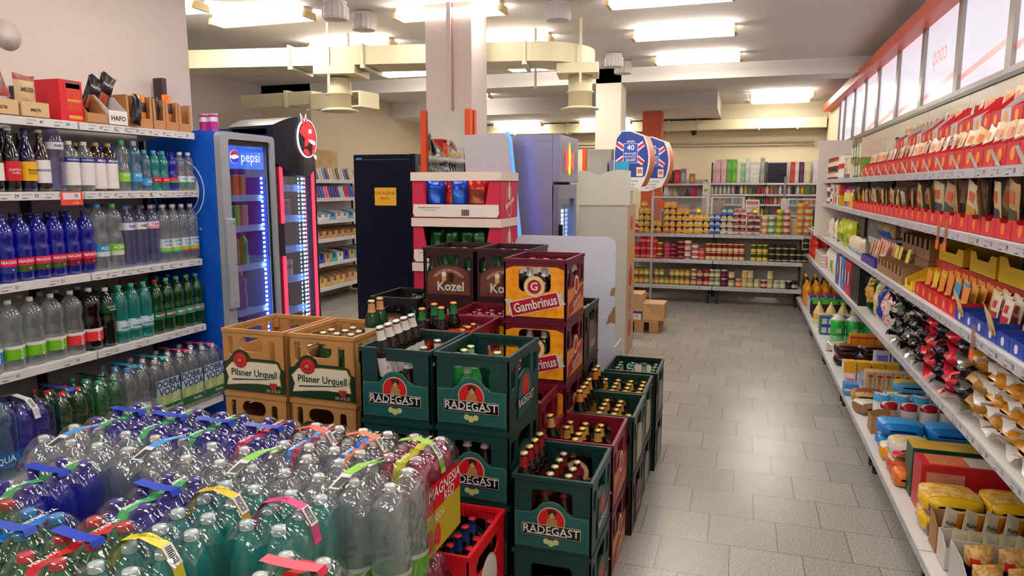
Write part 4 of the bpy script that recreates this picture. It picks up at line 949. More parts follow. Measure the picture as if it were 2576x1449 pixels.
def pack(label, x, y, z, prof, col, cap, nx, ny, pitch, bands=(), handle=None, tape=None, tapet=None, prints=(), group='wrapped bottle packs', rz=0.0, ttext=None, tape2=None, capr=0.0152, arch=False, film=True):
 """shrink-wrapped pack: film (with carry handle, printed tape, printed film) around nx by ny bottles; origin in the middle of its base"""
 P, H = PR[prof]; hx, hy = pitch[0] * nx / 2, pitch[1] * ny / 2
 def fm():
  spots = [((i - (nx - 1) / 2) * pitch[0], (j - (ny - 1) / 2) * pitch[1]) for i in range(nx) for j in range(ny)]
  def top(xx, yy):
   best = 0
   for sx, sy in spots:
    d = math.hypot(xx - sx, yy - sy)
    best = max(best, H + 0.002 - (0 if d < 0.0155 else 0.45 * (d - 0.0155) + 16 * (d - 0.0155) ** 2))
   return max(best, H - 0.085)
  b = MB()
  N = 8
  b.grid(lambda u, v: ((2 * u - 1) * hx, (2 * v - 1) * hy, top((2 * u - 1) * hx, (2 * v - 1) * hy)), nx * N, ny * N, FILM())
  rim = [(-hx + 2 * hx * i / (nx * N), -hy) for i in range(nx * N)] + [(hx, -hy + 2 * hy * i / (ny * N)) for i in range(ny * N)] + [(hx - 2 * hx * i / (nx * N), hy) for i in range(nx * N)] + [(-hx, hy - 2 * hy * i / (ny * N)) for i in range(ny * N + 1)]
  def side(u, v):
   px, py = rim[int(round(u * (len(rim) - 1)))]
   zt = top(px, py); zz = 0.012 + (zt - 0.012) * v
   k = 1 + (0.012 * math.sin(v * PI) if v < 1 else 0)
   return (px * k, py * k, zz)
  b.grid(side, len(rim) - 1, 6, FILM())
  return b.mesh('shrink_film')
 t = thing('bottle_pack', label, 'bottle pack', (x, y, z), rz, group, cached(('film', prof, nx, ny, pitch), fm) if film else None)
 K = pet(prof, col, cap, bands, capr=capr)
 for i in range(nx):
  for j in range(ny):
   o = ob('bottle', K.me, t, ((i - (nx - 1) / 2) * pitch[0], (j - (ny - 1) / 2) * pitch[1], 0.0))
   K.grow(o, K.parts)
 def strip(pts, w, m, name, axis='x', off=0.0):
  b = MB(); vs = []
  for a, zz in pts:
   for s in (-1, 1):
    vs.append((a, s * w / 2 + off, zz) if axis == 'x' else (s * w / 2 + off, a, zz))
  n = len(pts)
  b.add(vs, [(2 * i, 2 * i + 2, 2 * i + 3, 2 * i + 1) if axis == 'x' else (2 * i + 1, 2 * i + 3, 2 * i + 2, 2 * i) for i in range(n - 1)], m)
  return ob(name, b.mesh(name), t)
 if handle:
  hc = mat(handle, 0.35, noise=0.05)
  if arch:
   pts = [(-hx - 0.004, H - 0.07), (-hx * 0.9, H - 0.02), (-hx * 0.6, H + 0.012), (0, H + 0.026), (hx * 0.6, H + 0.012), (hx * 0.92, H - 0.03), (hx * 1.04, H - 0.075)]
   h = strip(pts, 0.03, hc, 'carry_handle', 'x')
   bc = MB().add([(hx * 0.62, -0.0148, H + 0.0118), (hx * 0.93, -0.0148, H - 0.0305), (hx * 0.93, 0.0148, H - 0.0305), (hx * 0.62, 0.0148, H + 0.0118)], [(0, 1, 2, 3)], mat((244, 244, 244), 0.5), M=Matrix.Translation((0.0012, 0, 0.0012)))
   for q in range(9):
    f0 = 0.1 + 0.09 * q; f1 = f0 + 0.045
    A = Vector((hx * 0.62, 0, H + 0.0118)); B = Vector((hx * 0.93, 0, H - 0.0305))
    p0, p1 = A.lerp(B, f0), A.lerp(B, f1)
    bc.add([(p0.x, -0.009, p0.z), (p1.x, -0.009, p1.z), (p1.x, 0.009, p1.z), (p0.x, 0.009, p0.z)], [(0, 1, 2, 3)], BLACK, M=Matrix.Translation((0.002, 0, 0.002)))
   ob('barcode', bc.mesh('barcode'), h)
   if ttext: ob('lettering', text_mesh(ttext, 0.013, mat((50, 60, 40), 0.5, noise=0), 0.01), h, (-0.01, -0.001, H + 0.0265), (-PI / 2, 0, 0))
  else:
   strip([(-hx * 0.84, H + 0.004), (-hx * 0.76, H + 0.010), (-hx * 0.3, H + 0.007), (hx * 0.3, H + 0.007), (hx * 0.76, H + 0.011), (hx * 0.84, H - 0.004)], 0.032, hc, 'carry_handle', 'x').rotation_euler = (0, 0, RN.uniform(-0.12, 0.03))
 if tape:
  f = lambda a: H - 0.012 - 0.010 * math.sin(a * 70) ** 2
  pts = [(-hy - 0.004 + (2 * hy + 0.008) * i / 16, (f(-hy + 2 * hy * i / 16) if 1 < i < 15 else H - (0.035 if i in (1, 15) else 0.075))) for i in range(17)]
  w = 0.034
  s = strip(pts, w if not tape2 else w * 0.55, mat(tape, 0.4, noise=0.05), 'tape', 'y', 0 if not tape2 else -w * 0.27)
  if tape2: strip(pts, w * 0.55, mat(tape2, 0.4, noise=0.05), 'tape', 'y', w * 0.28)
  if tapet:
   for q in (-0.62, 0.62) if ny > 2 else (0,):
    ob('lettering', text_mesh(tapet, 0.019, mat((236, 246, 236), 0.5, noise=0), 0.01), s, (0, hy * q, H - 0.009), (-PI / 2, 0, PI / 2))
 for face, z0, z1, m, txt in prints:
  w = (nx * pitch[0] if face == 'f' else ny * pitch[1]) / 2 * 1.0
  q = MB(); n = 10
  for i in range(n):
   a0, a1 = -w + 2 * w * i / n, -w + 2 * w * (i + 1) / n
   q.add([(a0, 0, z0), (a1, 0, z0), (a1, 0, z1), (a0, 0, z1)], [(0, 1, 2, 3)], m)
  rot = (0, 0, 0) if face == 'f' else (0, 0, PI / 2)
  o = ob('film_print', q.mesh('film_print'), t, (0, -hy * 1.02, 0) if face == 'f' else (hx * 1.022, 0, 0), rot)
  for s, size, c, fx, fz in txt:
   ob('lettering', text_mesh(s, size, mat(c, 0.5, noise=0), 0.015), o, (w * fx, -0.0012, fz))
 return t
def foreground_packs():
 pallet(-2.16, 1.02, -0.82, 1.98, 'pallet under the wrapped water packs')
 B15 = ((0.05, 0.10, (30, 60, 190)),)
 zt = 0.478           # base of the upper layer: lower packs stand on the pallet
 sheet = mat((198, 170, 130), 0.7, noise=0.08)
 BL, GT = (34, 66, 190), (84, 186, 118)
 capb = (58, 42, 150)
 # magnesia-type blue packs, back row
 MB_ = ((0.06, 0.085, (200, 20, 60)), (0.085, 0.115, (226, 30, 70)))
 xs = (-2.055, -1.872, -1.68, -1.485)
 tx = ['blue water pack nearest the bottom shelf, with blue handle and green tape', 'second blue water pack from the shelf in the row before the tan crates', 'third blue water pack in the row before the tan crates, green tape', 'blue water pack with crimson tape and blue handle before the tan crates']
 for k, x in enumerate(xs):
  pack(tx[k], x, 1.925, zt, 'mag', 'blue', capb, 2, 3, (0.09, 0.088), MB_, BL, GT if k < 3 else (196, 36, 84), 'JEMNÁ' if k < 3 else 'PERLIVÁ')
 cw = (236, 234, 234)
 pack('clear water pack with blue and crimson tape and red handle, beside the blue packs', -1.295, 1.925, zt, 'mag', 'clear', cw, 2, 3, (0.09, 0.088), ((0.06, 0.115, (214, 226, 240)),), (230, 90, 84), (20, 140, 236), 'NEPERLIVÁ', tape2=(196, 28, 60), arch=True)
 pack('clear water pack with blue and orange tape, next to the pink pack', -1.115, 1.925, zt, 'mag', 'clear', cw, 2, 3, (0.09, 0.088), ((0.06, 0.115, (244, 214, 190)),), (240, 120, 80), (10, 110, 236), 'JEMNÁ', tape2=(240, 140, 60), arch=True)
 pink = pack('pink water pack with lime tape and red printed film, beside the dark green crates', -0.928, 1.925, zt, 'kor', 'pink', (226, 176, 200), 2, 3, (0.09, 0.088), ((0.06, 0.13, (226, 40, 70)),), (150, 200, 70), (196, 200, 40), 'JAHODA', arch=True,
         prints=(('r', 0.15, 0.235, mat((222, 20, 34), 0.3), (('MAGNESIA', 0.05, (246, 236, 236), 0.05, 0.205), ('RED', 0.045, (246, 236, 236), 0.3, 0.166))), ('r', 0.02, 0.15, mat((196, 176, 30), 0.3), (('SODA', 0.03, (246, 240, 226), -0.3, 0.125),)), ('f', 0.02, 0.15, mat((196, 176, 30), 0.3), ())))
 st = MB()
 for q, r in ((-0.055, 0.03), (0.0, 0.03)):
  st.plate([(q + 0.02 * math.sin(2 * PI * i / 20) * (1 - 0.2 * math.cos(2 * PI * i / 20)), 0.07 + 0.036 * math.cos(2 * PI * i / 20)) for i in range(20)][::-1], [], 0.001, speckle('d81c34', 'f08a80', 160, 0.4, 0.55, 0.7))
 o = ob('strawberry_print', st.mesh('strawberry_print'), pink, (0.0935, -0.05, 0), (0, 0, PI / 2))
 # two-litre clear packs, three wide
 BE = ((0.03, 0.085, (106, 186, 26)), (0.085, 0.098, (232, 226, 222)))
 BB = ((0.03, 0.085, (30, 130, 214)), (0.085, 0.098, (232, 226, 222)))
 for x, bd, hc, t in ((-1.968, BB, (70, 150, 222), 'clear two-litre water pack next to the bottom shelf, blue label handle'), (-1.632, BB, (60, 150, 226), 'clear two-litre water pack with blue barcode handle in the pack row\'s middle'),
   (-1.295, BE, (120, 196, 40), 'clear two-litre water pack with green handle, second from the pink pack'), (-0.968, BE, (120, 196, 40), 'clear two-litre water pack with lime labels, its bottles in full view')):
  p = pack(t, x, 1.675, zt, 'bella', 'clear', cw, 3, 2, (0.109, 0.108), bd, None, None)
  hb = MB(); H = PR['bella'][1]
  pts = [(-0.10, H - 0.016), (-0.05, H + 0.014), (0.0, H + 0.022), (0.05, H + 0.014), (0.10, H - 0.014)]
  # handle lies along the pack's depth
  vs = []
  for a, zz in pts:
   for s in (-1, 1): vs.append((s * 0.016 + a * 0.35, a, zz))
  hb.add(vs, [(2 * i + 1, 2 * i + 3, 2 * i + 2, 2 * i) for i in range(4)], mat(hc, 0.4, noise=0.05))
  h = ob('carry_handle', hb.mesh('carry_handle'), p)
  bq = MB().add([(-0.05, -0.1, H - 0.0145), (-0.018, -0.1, H - 0.0145), (-0.002, -0.055, H + 0.0125), (-0.034, -0.055, H + 0.0125)], [(0, 1, 2, 3)], mat((236, 236, 240), 0.5), M=Matrix.Translation((0, 0, 0.0012)))
  for q in range(8):
   u = 0.12 + q * 0.1
   bq.add([(-0.046 + 0.03 * u, -0.096, H - 0.012), (-0.044 + 0.03 * u, -0.096, H - 0.012), (-0.030 + 0.03 * u, -0.066, H + 0.006), (-0.032 + 0.03 * u, -0.066, H + 0.006)], [(0, 1, 2, 3)], BLACK, M=Matrix.Translation((0, 0, 0.0022)))
  ob('barcode', bq.mesh('barcode'), h)
  ob('lettering', text_mesh('AQUA BELLA', 0.014, mat((240, 246, 240), 0.5, noise=0), 0.012), h, (0.012, 0.02, H + 0.0225), (-PI / 2, 0, PI / 2 - 0.33))
  if bd is BE:
   for i in range(3):
    ob('lettering', text_mesh('AQUA', 0.026, mat((240, 246, 236), 0.5, noise=0), 0.015, bend=0.056, rot=PI / 2), p, ((i - 1) * 0.109 + 0.02, -0.108, 0.055), (0, 0, 0.35))
    ob('lettering', text_mesh('BELLA', 0.026, mat((240, 246, 236), 0.5, noise=0), 0.015, bend=0.056, rot=PI / 2), p, ((i - 1) * 0.109 + 0.047, -0.095, 0.055), (0, 0, 0.9))
 # third row
 pack('big blue pack with crimson film reading nesia, alone before the bottom shelf', -1.838, 1.43, zt, 'mag', 'blue', capb, 2, 3, (0.092, 0.088), MB_, BL, GT, 'JEMNÁ',
         prints=(('r', 0.06, 0.165, mat((176, 10, 54), 0.35), (('MAGNESIA', 0.062, (226, 190, 206), 0.05, 0.115),)), ('f', 0.06, 0.165, mat((176, 10, 54), 0.35), ())))
 pack('blue water pack between the clear bottles and the teal packs, green tape', -1.448, 1.43, zt, 'mag', 'blue', capb, 2, 3, (0.092, 0.088), MB_, BL, GT, 'JEMNÁ')
 KB = ((0.055, 0.115, (190, 226, 230)),)
 tc = (206, 226, 226)
 pack('teal water pack with yellow arched handle, beside the blue pack with green tape', -1.252, 1.43, zt, 'kor', 'teal', tc, 2, 3, (0.09, 0.088), KB, (246, 206, 40), arch=True, ttext='KORUNNÍ  CITRON', capr=0.0165)
 pack('teal water pack with hot pink arched handle', -1.05, 1.43, zt, 'kor', 'teal', tc, 2, 3, (0.09, 0.088), KB, (238, 70, 140), arch=True, ttext='MALINA', capr=0.0165)
 # front row
 pack('green water pack with red caps at the near edge, red tape and blue handle', -1.415, 1.16, zt, 'mat', 'green', (214, 56, 66), 2, 3, (0.092, 0.088), ((0.06, 0.12, (206, 30, 50)),), (36, 70, 196), (220, 34, 50), 'PERLIVÁ', capr=0.0165)
 pack('green water pack with light blue caps and blue tape', -1.61, 1.145, zt, 'mat', 'green', (66, 150, 220), 2, 3, (0.092, 0.088), ((0.06, 0.12, (60, 150, 220)),), (58, 90, 196), (40, 140, 230), 'NEPERLIVÁ', capr=0.0165)
 pack('green water pack with red caps beside the light blue capped pack', -1.80, 1.165, zt, 'mat', 'green', (206, 50, 60), 2, 3, (0.092, 0.088), ((0.06, 0.12, (206, 30, 50)),), (36, 70, 196), (220, 34, 50), 'PERLIVÁ', capr=0.0165)
 pack('teal water pack with yellow handle printed white grapes, in the front row', -1.23, 1.173, zt, 'kor', 'teal', tc, 2, 3, (0.092, 0.088), KB, (244, 224, 40), arch=True, ttext='KORUNNÍ  BÍLÉ HROZNY', capr=0.0165)
 pack('green water pack with white caps and a crumpled red handle, front row', -0.87, 1.20, zt, 'mat', 'green', (226, 232, 228), 2, 2, (0.094, 0.088), ((0.06, 0.12, (206, 30, 50)),), (226, 60, 90), (220, 40, 44), None, capr=0.0165)
 # lower layer, seen only at its right-hand side
 for x, y, pr, col, cap, nx, ny, pt, t in ((-0.928, 1.845, 'kor', 'pink', (226, 176, 200), 2, 3, (0.09, 0.088), 'pink water pack in the lower layer, below the other pink pack'), (-0.968, 1.56, 'bella', 'clear', cw, 3, 2, (0.109, 0.108), 'clear two-litre pack in the lower layer by the red crate'),
   (-1.3, 1.845, 'mag', 'clear', cw, 3, 3, (0.09, 0.088), 'clear water pack buried in the lower layer at the back'), (-1.64, 1.845, 'mag', 'blue', capb, 3, 3, (0.09, 0.088), 'blue water pack buried in the lower layer at the back'), (-1.98, 1.845, 'mag', 'blue', capb, 3, 3, (0.09, 0.088), 'blue water pack buried lowest next to the shelf'),
   (-1.33, 1.5, 'kor', 'teal', tc, 3, 3, (0.09, 0.088), 'teal water pack buried in the lower layer'), (-1.66, 1.5, 'mag', 'clear', cw, 3, 3, (0.09, 0.088), 'clear water pack buried in the lower layer, middle'), (-1.98, 1.5, 'mag', 'blue', capb, 3, 3, (0.09, 0.088), 'blue water pack buried in the lower layer, near the shelf'),
   (-0.97, 1.2, 'kor', 'teal', tc, 3, 3, (0.09, 0.088), 'teal water pack buried in the lower layer at the near corner'), (-1.33, 1.2, 'mat', 'green', (206, 50, 60), 3, 3, (0.09, 0.088), 'green water pack buried in the lower layer, near edge'), (-1.68, 1.2, 'mat', 'green', (206, 50, 60), 3, 3, (0.09, 0.088), 'green water pack buried in the lower layer, near middle'), (-1.98, 1.2, 'mat', 'green', (206, 50, 60), 3, 3, (0.09, 0.088), 'green water pack buried in the lower layer, near the shelf')):
  pack(t, x, y, 0.136, pr, col, cap, nx, ny, pt, ((0.06, 0.12, (220, 220, 226)),), film=(x > -1.2))
foreground_packs()
# ------------------------------------------------------------------ the water shelf on the white wall
def left_shelf():
 zs = [(1.911, 0.43), (1.563, 0.43), (1.142, 0.43), (0.728, 0.43), (0.275, 0.53)]
 X0 = -3.632
 # along +Y from y0: local x -> +Y, front (-y) -> +X
 pr1 = [[(1.42, '41'), (1.56, '34')], [(1.03, '33'), (1.13, '48'), (1.26, '29'), (1.36, '53'), (1.48, '18')], [(1.22, '21'), (1.46, '21')], [(1.18, '10'), (1.5, '10')], []]
 pr2 = [[(0.13, '29'), (0.22, '33'), (0.29, '32'), (0.37, '31'), (0.46, '25'), (0.56, '25'), (0.65, '31'), (0.74, '28')], [(0.09, '37'), (0.19, '37'), (0.28, '20'), (0.36, '17'), (0.43, '18'), (0.5, '16'), (0.6, '17'), (0.7, '18'), (0.75, '14'), (0.79, '14')],
           [(0.1, '17'), (0.2, '17'), (0.3, '18'), (0.39, '18'), (0.47, '18'), (0.54, '14'), (0.62, '14'), (0.77, '14')], [(0.12, '21'), (0.33, '17'), (0.55, '16'), (0.64, '16'), (0.77, '16')], []]
 u1 = shelf_unit('wall_shelf_unit', 'white wall shelf bay of drinks nearest us, with red price tag', (X0, 1.22, 0), PI / 2, 1.62, 0.43, zs, 2.10, 0.0, pr1, 'drinks shelf bays')
 u2 = shelf_unit('wall_shelf_unit', 'white wall shelf bay of drinks ending at the blue fridge', (X0, 2.845, 0), PI / 2, 0.808, 0.43, zs, 2.10, 0.0, pr2, 'drinks shelf bays')
 # red special-price tag
 tg = MB().box((-0.062, -0.002, -0.05), (0.062, 0.0, 0.018), mat((240, 78, 50), 0.4)).box((-0.05, -0.003, -0.022), (0.05, -0.002, 0.012), mat((232, 224, 236), 0.4))
 t = ob('price_tag', tg.mesh('price_tag'), u1, (1.545, -0.433, 1.545))
 ob('price_lettering', text_mesh('32', 0.022, mat((40, 40, 48), 0.5, noise=0), 0.01), t, (0.025, -0.0036, -0.004))
 ob('price_lettering', text_mesh('coop', 0.018, mat((250, 200, 190), 0.5, noise=0), 0.01), t, (0.02, -0.0026, -0.037))
 F = PI / 2; R = lambda: F + RN.uniform(-0.15, 0.15)
 X = -3.262
 gr = 'bottles on the second drinks shelf'
 z = 1.5645
 row = [(2.43, pet('glass', 'dark', (230, 226, 230), ((0.05, 0.13, (240, 236, 230)),)), 'dark bottle with pale label at the near end of the second drinks shelf'),
           (2.512, pet('glass', 'dark', (236, 232, 232), ((0.05, 0.14, (204, 24, 48)),), 'ZAJEČICKÁ', (250, 230, 220), 0.1, 0.013, ('HOŘKÁ', 0.012, (250, 230, 220), 0.085)), 'dark bottle with crimson label and white cap'),
           (2.592, pet('glass', 'navy', (40, 34, 120), ((0.05, 0.14, (240, 184, 30)),), 'BÍLINSKÁ', (60, 30, 20), 0.1, 0.013, ('KYSELKA', 0.012, (60, 30, 20), 0.085)), 'navy bottle with yellow label'),
           (2.666, pet('glass', 'brown', (232, 226, 230), ((0.04, 0.15, (238, 236, 240)),), 'VINCENTKA', (40, 60, 130), 0.1, 0.015), 'dark brown bottle with round white label'),
           (2.742, pet('rajec', 'pale', (92, 140, 220), ((0.205, 0.24, (226, 224, 240)),), 'RAJEC', (60, 50, 130), 0.222, 0.016), 'pale ribbed bottle with light blue cap'),
           (2.826, pet('flat', 'clear', (240, 238, 238), ((0.03, 0.145, (238, 232, 234)), (0.145, 0.168, (36, 40, 130))), 'PODĚBRADKA', (240, 240, 250), 0.157, 0.012), 'clear bottle with white and navy label, nearer of two'),
           (2.912, pet('flat', 'clear', (240, 238, 238), ((0.03, 0.145, (238, 232, 234)), (0.145, 0.168, (36, 40, 130))), 'PODĚBRADKA', (240, 240, 250), 0.157, 0.012), 'clear bottle with white and navy label, farther of two'),
           (2.985, pet('flat', 'brown', (206, 166, 90), ((0.012, 0.145, (240, 234, 236)), (0.145, 0.168, (52, 48, 150))), 'Mlýnský', (246, 246, 252), 0.157, 0.018), 'brown gold-capped bottle with white and violet label, nearer of two'),
           (3.062, pet('flat', 'brown', (206, 166, 90), ((0.012, 0.145, (240, 234, 236)), (0.145, 0.168, (52, 48, 150))), 'Mlýnský', (246, 246, 252), 0.157, 0.018), 'brown gold-capped bottle with white and violet label, farther of two'),
           (3.152, pet('sport', 'clear', (90, 200, 130), ((0.05, 0.10, (140, 206, 60)),), 'AQU', (240, 250, 240), 0.085, 0.02), 'waisted clear bottle with green sport cap'),
           (3.235, pet('sport', 'lblue', (206, 222, 240), ((0.05, 0.10, (60, 160, 226)),), 'AQU', (240, 250, 250), 0.085, 0.02), 'waisted pale blue bottle with white sport cap'),
           (3.308, pet('small', 'lblue', (90, 170, 226), ((0.03, 0.07, (70, 160, 226)),), 'AQU', (240, 250, 250), 0.05, 0.016), 'small clear bottle with sky blue cap and label'),
           (3.375, pet('small', 'teal', (80, 170, 220), ((0.045, 0.075, (206, 30, 60)),), 'MATTONI', (250, 240, 240), 0.06, 0.011), 'small teal bottle with red label, nearer of two'),
           (3.442, pet('small', 'teal', (80, 170, 220), ((0.045, 0.075, (206, 30, 60)),), 'MATTONI', (250, 240, 240), 0.06, 0.011), 'small teal bottle with red label, farther of two'),
           (3.51, pet('small', 'blue', (20, 30, 160), ((0.045, 0.06, (110, 150, 60)), (0.06, 0.075, (220, 40, 70)))), 'small royal blue bottle with red and green label'),
           (3.58, pet('small', 'clear', (238, 238, 240), ((0.035, 0.05, (60, 150, 90)), (0.05, 0.085, (214, 226, 240))), 'DOBRÁ', (60, 80, 130), 0.068, 0.012), 'small clear bottle with pale green label, second from the end'),
           (3.648, pet('small', 'clear', (238, 238, 240), ((0.035, 0.05, (60, 150, 90)), (0.05, 0.085, (214, 226, 240))), 'DOBRÁ', (60, 80, 130), 0.068, 0.012), 'small clear bottle with pale green label at the end by the blue fridge')]
 for y, k, t in row:
  k.put((X, y, z), t + ', second shelf' if 'shelf' not in t and len(t.split()) < 13 else t, 'bottle', gr, R())
 # second row behind
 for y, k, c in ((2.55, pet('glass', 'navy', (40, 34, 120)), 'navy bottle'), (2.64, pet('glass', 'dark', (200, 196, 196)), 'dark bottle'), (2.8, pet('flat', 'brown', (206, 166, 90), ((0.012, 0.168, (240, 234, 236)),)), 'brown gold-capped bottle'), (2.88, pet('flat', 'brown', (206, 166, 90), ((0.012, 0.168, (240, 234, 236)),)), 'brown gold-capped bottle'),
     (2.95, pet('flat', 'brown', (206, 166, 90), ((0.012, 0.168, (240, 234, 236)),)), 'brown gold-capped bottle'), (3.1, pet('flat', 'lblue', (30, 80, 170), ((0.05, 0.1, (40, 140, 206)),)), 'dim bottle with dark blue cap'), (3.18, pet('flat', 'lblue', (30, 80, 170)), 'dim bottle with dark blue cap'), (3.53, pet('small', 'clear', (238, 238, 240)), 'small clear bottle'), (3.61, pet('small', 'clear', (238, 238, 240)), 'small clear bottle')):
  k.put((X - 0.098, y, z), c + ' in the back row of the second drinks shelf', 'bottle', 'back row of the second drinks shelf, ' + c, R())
 # third shelf
 z = 1.1435; gr = 'bottles on the third drinks shelf'
 red = ((0.045, 0.075, (60, 90, 30)), (0.075, 0.11, (226, 26, 76)))
 red2 = ((0.045, 0.075, (110, 14, 50)), (0.075, 0.11, (226, 26, 76)))
 blu = ((0.045, 0.075, (36, 60, 150)), (0.075, 0.11, (226, 26, 76)))
 for i, (y, bd, t) in enumerate(((2.352, blu, 'deep blue'), (2.44, blu, 'crimson and blue labelled'), (2.528, red, 'crimson and olive labelled'), (2.616, red, 'crimson and olive labelled'), (2.704, red, 'crimson and olive labelled'), (2.79, red2, 'crimson and plum labelled'), (2.878, red2, 'crimson and plum labelled'))):
  pet('mag', 'blue', (24, 22, 110), bd, 'MAGNESIA', (250, 232, 238), 0.094, 0.02, ('o', 0.02, (240, 200, 214), 0.062)).put((X, y, z), '%s royal blue bottle, %s from the near end, third shelf' % (t if i else 'labelled', nth(i + 1)), 'bottle', gr, R())
 cl = [(2.965, pet('aqua', 'clear', (60, 160, 220), ((0.075, 0.10, (210, 216, 220)), (0.10, 0.135, (40, 150, 220))), 'AQUA', (244, 250, 252), 0.118, 0.024), 'tall waisted clear bottle with sky blue label'), (3.06, pet('aqua', 'clear', (100, 200, 130), ((0.075, 0.10, (200, 206, 190)), (0.10, 0.135, (126, 200, 40))), 'AQUA', (244, 250, 240), 0.118, 0.024), 'tall waisted clear bottle with lime label'),
          (3.148, pet('rajec', 'pale', (76, 120, 214), ((0.205, 0.245, (220, 218, 240)),), 'RAJEC', (60, 46, 130), 0.225, 0.018), 'ribbed lilac bottle with blue cap'), (3.236, pet('rajec', 'pale', (20, 66, 50), ((0.205, 0.245, (226, 226, 226)),), 'RAJEC', (60, 60, 70), 0.225, 0.018), 'ribbed lilac bottle with dark green cap'), (3.325, pet('rajec', 'pale', (226, 190, 226), ((0.205, 0.22, (240, 150, 180)), (0.22, 0.245, (236, 226, 240))), 'RAJEC', (220, 60, 110), 0.232, 0.018), 'ribbed lilac bottle with pink cap')]
 for y, k, t in cl: k.put((X, y, z), t + ', third shelf', 'bottle', gr, R())
 dv = ((0.055, 0.065, (40, 150, 150)), (0.065, 0.085, (150, 196, 60)), (0.085, 0.135, (222, 230, 240)))
 dvr = ((0.055, 0.065, (226, 60, 80)), (0.065, 0.085, (150, 196, 60)), (0.085, 0.135, (222, 230, 240)))
 for i, y in enumerate((3.412, 3.472 + 0.02, 3.565, 3.638)):
  pet('dobra', 'clear', (232, 232, 234), dv if i < 2 else dvr, 'DOBRÁ', (50, 110, 180), 0.122, 0.019, ('VODA', 0.019, (50, 110, 180), 0.1)).put((X - 0.0, y, z), 'double-bulged clear bottle with pale label, %s before the blue fridge, third shelf' % nth(4 - i), 'bottle', gr, R())
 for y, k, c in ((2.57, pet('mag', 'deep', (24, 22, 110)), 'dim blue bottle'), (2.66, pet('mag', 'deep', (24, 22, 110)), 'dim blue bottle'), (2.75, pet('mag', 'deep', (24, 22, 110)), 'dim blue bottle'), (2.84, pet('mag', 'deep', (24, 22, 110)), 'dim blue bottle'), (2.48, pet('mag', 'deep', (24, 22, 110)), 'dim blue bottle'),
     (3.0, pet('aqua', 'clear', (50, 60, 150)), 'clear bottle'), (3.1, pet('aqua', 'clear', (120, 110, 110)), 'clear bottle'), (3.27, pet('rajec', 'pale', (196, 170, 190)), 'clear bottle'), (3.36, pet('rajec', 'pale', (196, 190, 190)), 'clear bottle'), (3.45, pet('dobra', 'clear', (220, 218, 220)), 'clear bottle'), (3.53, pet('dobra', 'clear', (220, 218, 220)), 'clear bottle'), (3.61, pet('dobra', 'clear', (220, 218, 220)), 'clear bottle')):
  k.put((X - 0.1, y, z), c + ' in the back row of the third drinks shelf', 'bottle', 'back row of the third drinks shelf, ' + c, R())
 # fourth shelf
 z = 0.7295; gr = 'bottles on the fourth drinks shelf'
 ag = ((0.05, 0.10, (112, 190, 30)), (0.10, 0.116, (236, 232, 230))); ar = ((0.05, 0.10, (226, 50, 66)), (0.10, 0.116, (240, 230, 230))); ab = ((0.05, 0.10, (30, 120, 210)), (0.10, 0.116, (236, 236, 240)))
 rw = [(2.33, 'bella', 'clear', ab, 'blue'), (2.44, 'bella', 'clear', ag, 'lime'), (2.55, 'bella', 'clear', ag, 'lime'), (2.66, 'bella', 'clear', ag, 'lime'), (2.77, 'bella', 'clear', ar, 'red'), (2.88, 'bella', 'dark', ar, 'red')]
 for i, (y, p, c, bd, t) in enumerate(rw):
  w = 'big %s bottle with %s label, %s from the near end, fourth shelf' % ('dark' if c == 'dark' else 'clear', t, nth(i + 1))
  pet(p, c, (236, 234, 234), bd, 'AQUA', (246, 246, 240), 0.075, 0.02, ('BELLA', 0.02, (246, 246, 240), 0.06) if 0 else None, PI / 2).put((X - 0.012, y, z), w, 'bottle', gr, R())
 pet('mat', 'black', (240, 240, 240), ((0.18, 0.235, (20, 70, 36)),), 'RUDOLFŮV', (226, 236, 220), 0.216, 0.013, ('PRAMEN', 0.012, (226, 236, 220), 0.2)).put((X, 2.972, z), 'very dark green bottle with white cap, fourth shelf', 'bottle', gr, R())
 for i, y in enumerate((3.06, 3.146, 3.232)):
  pet('kor', 'teal', (90, 190, 140), ((0.06, 0.07, (60, 150, 130)), (0.07, 0.125, (206, 232, 240))), 'KORUNNÍ', (20, 36, 90), 0.084, 0.016, ('♛', 0.04, (20, 36, 90), 0.108)).put((X, y, z), 'teal bottle with crown label, %s of three from the dark one, fourth shelf' % nth(i + 1), 'bottle', gr, R())
 mcols = ((200, 30, 50), (90, 190, 120), (90, 190, 120), (90, 190, 120), (60, 140, 210))
 for i, y in enumerate((3.318, 3.403, 3.487, 3.57, 3.648)):
  pet('mat', 'dgreen', mcols[i], ((0.085, 0.13, (20, 110, 70) if i < 2 else (60, 150, 130)),), 'MATTONI', (250, 240, 240), 0.108, 0.018, ('■', 0.03, (206, 26, 56), 0.108)).put((X, y, z), 'green bottle with red emblem, %s before the blue fridge, fourth shelf' % nth(5 - i), 'bottle', gr, R())
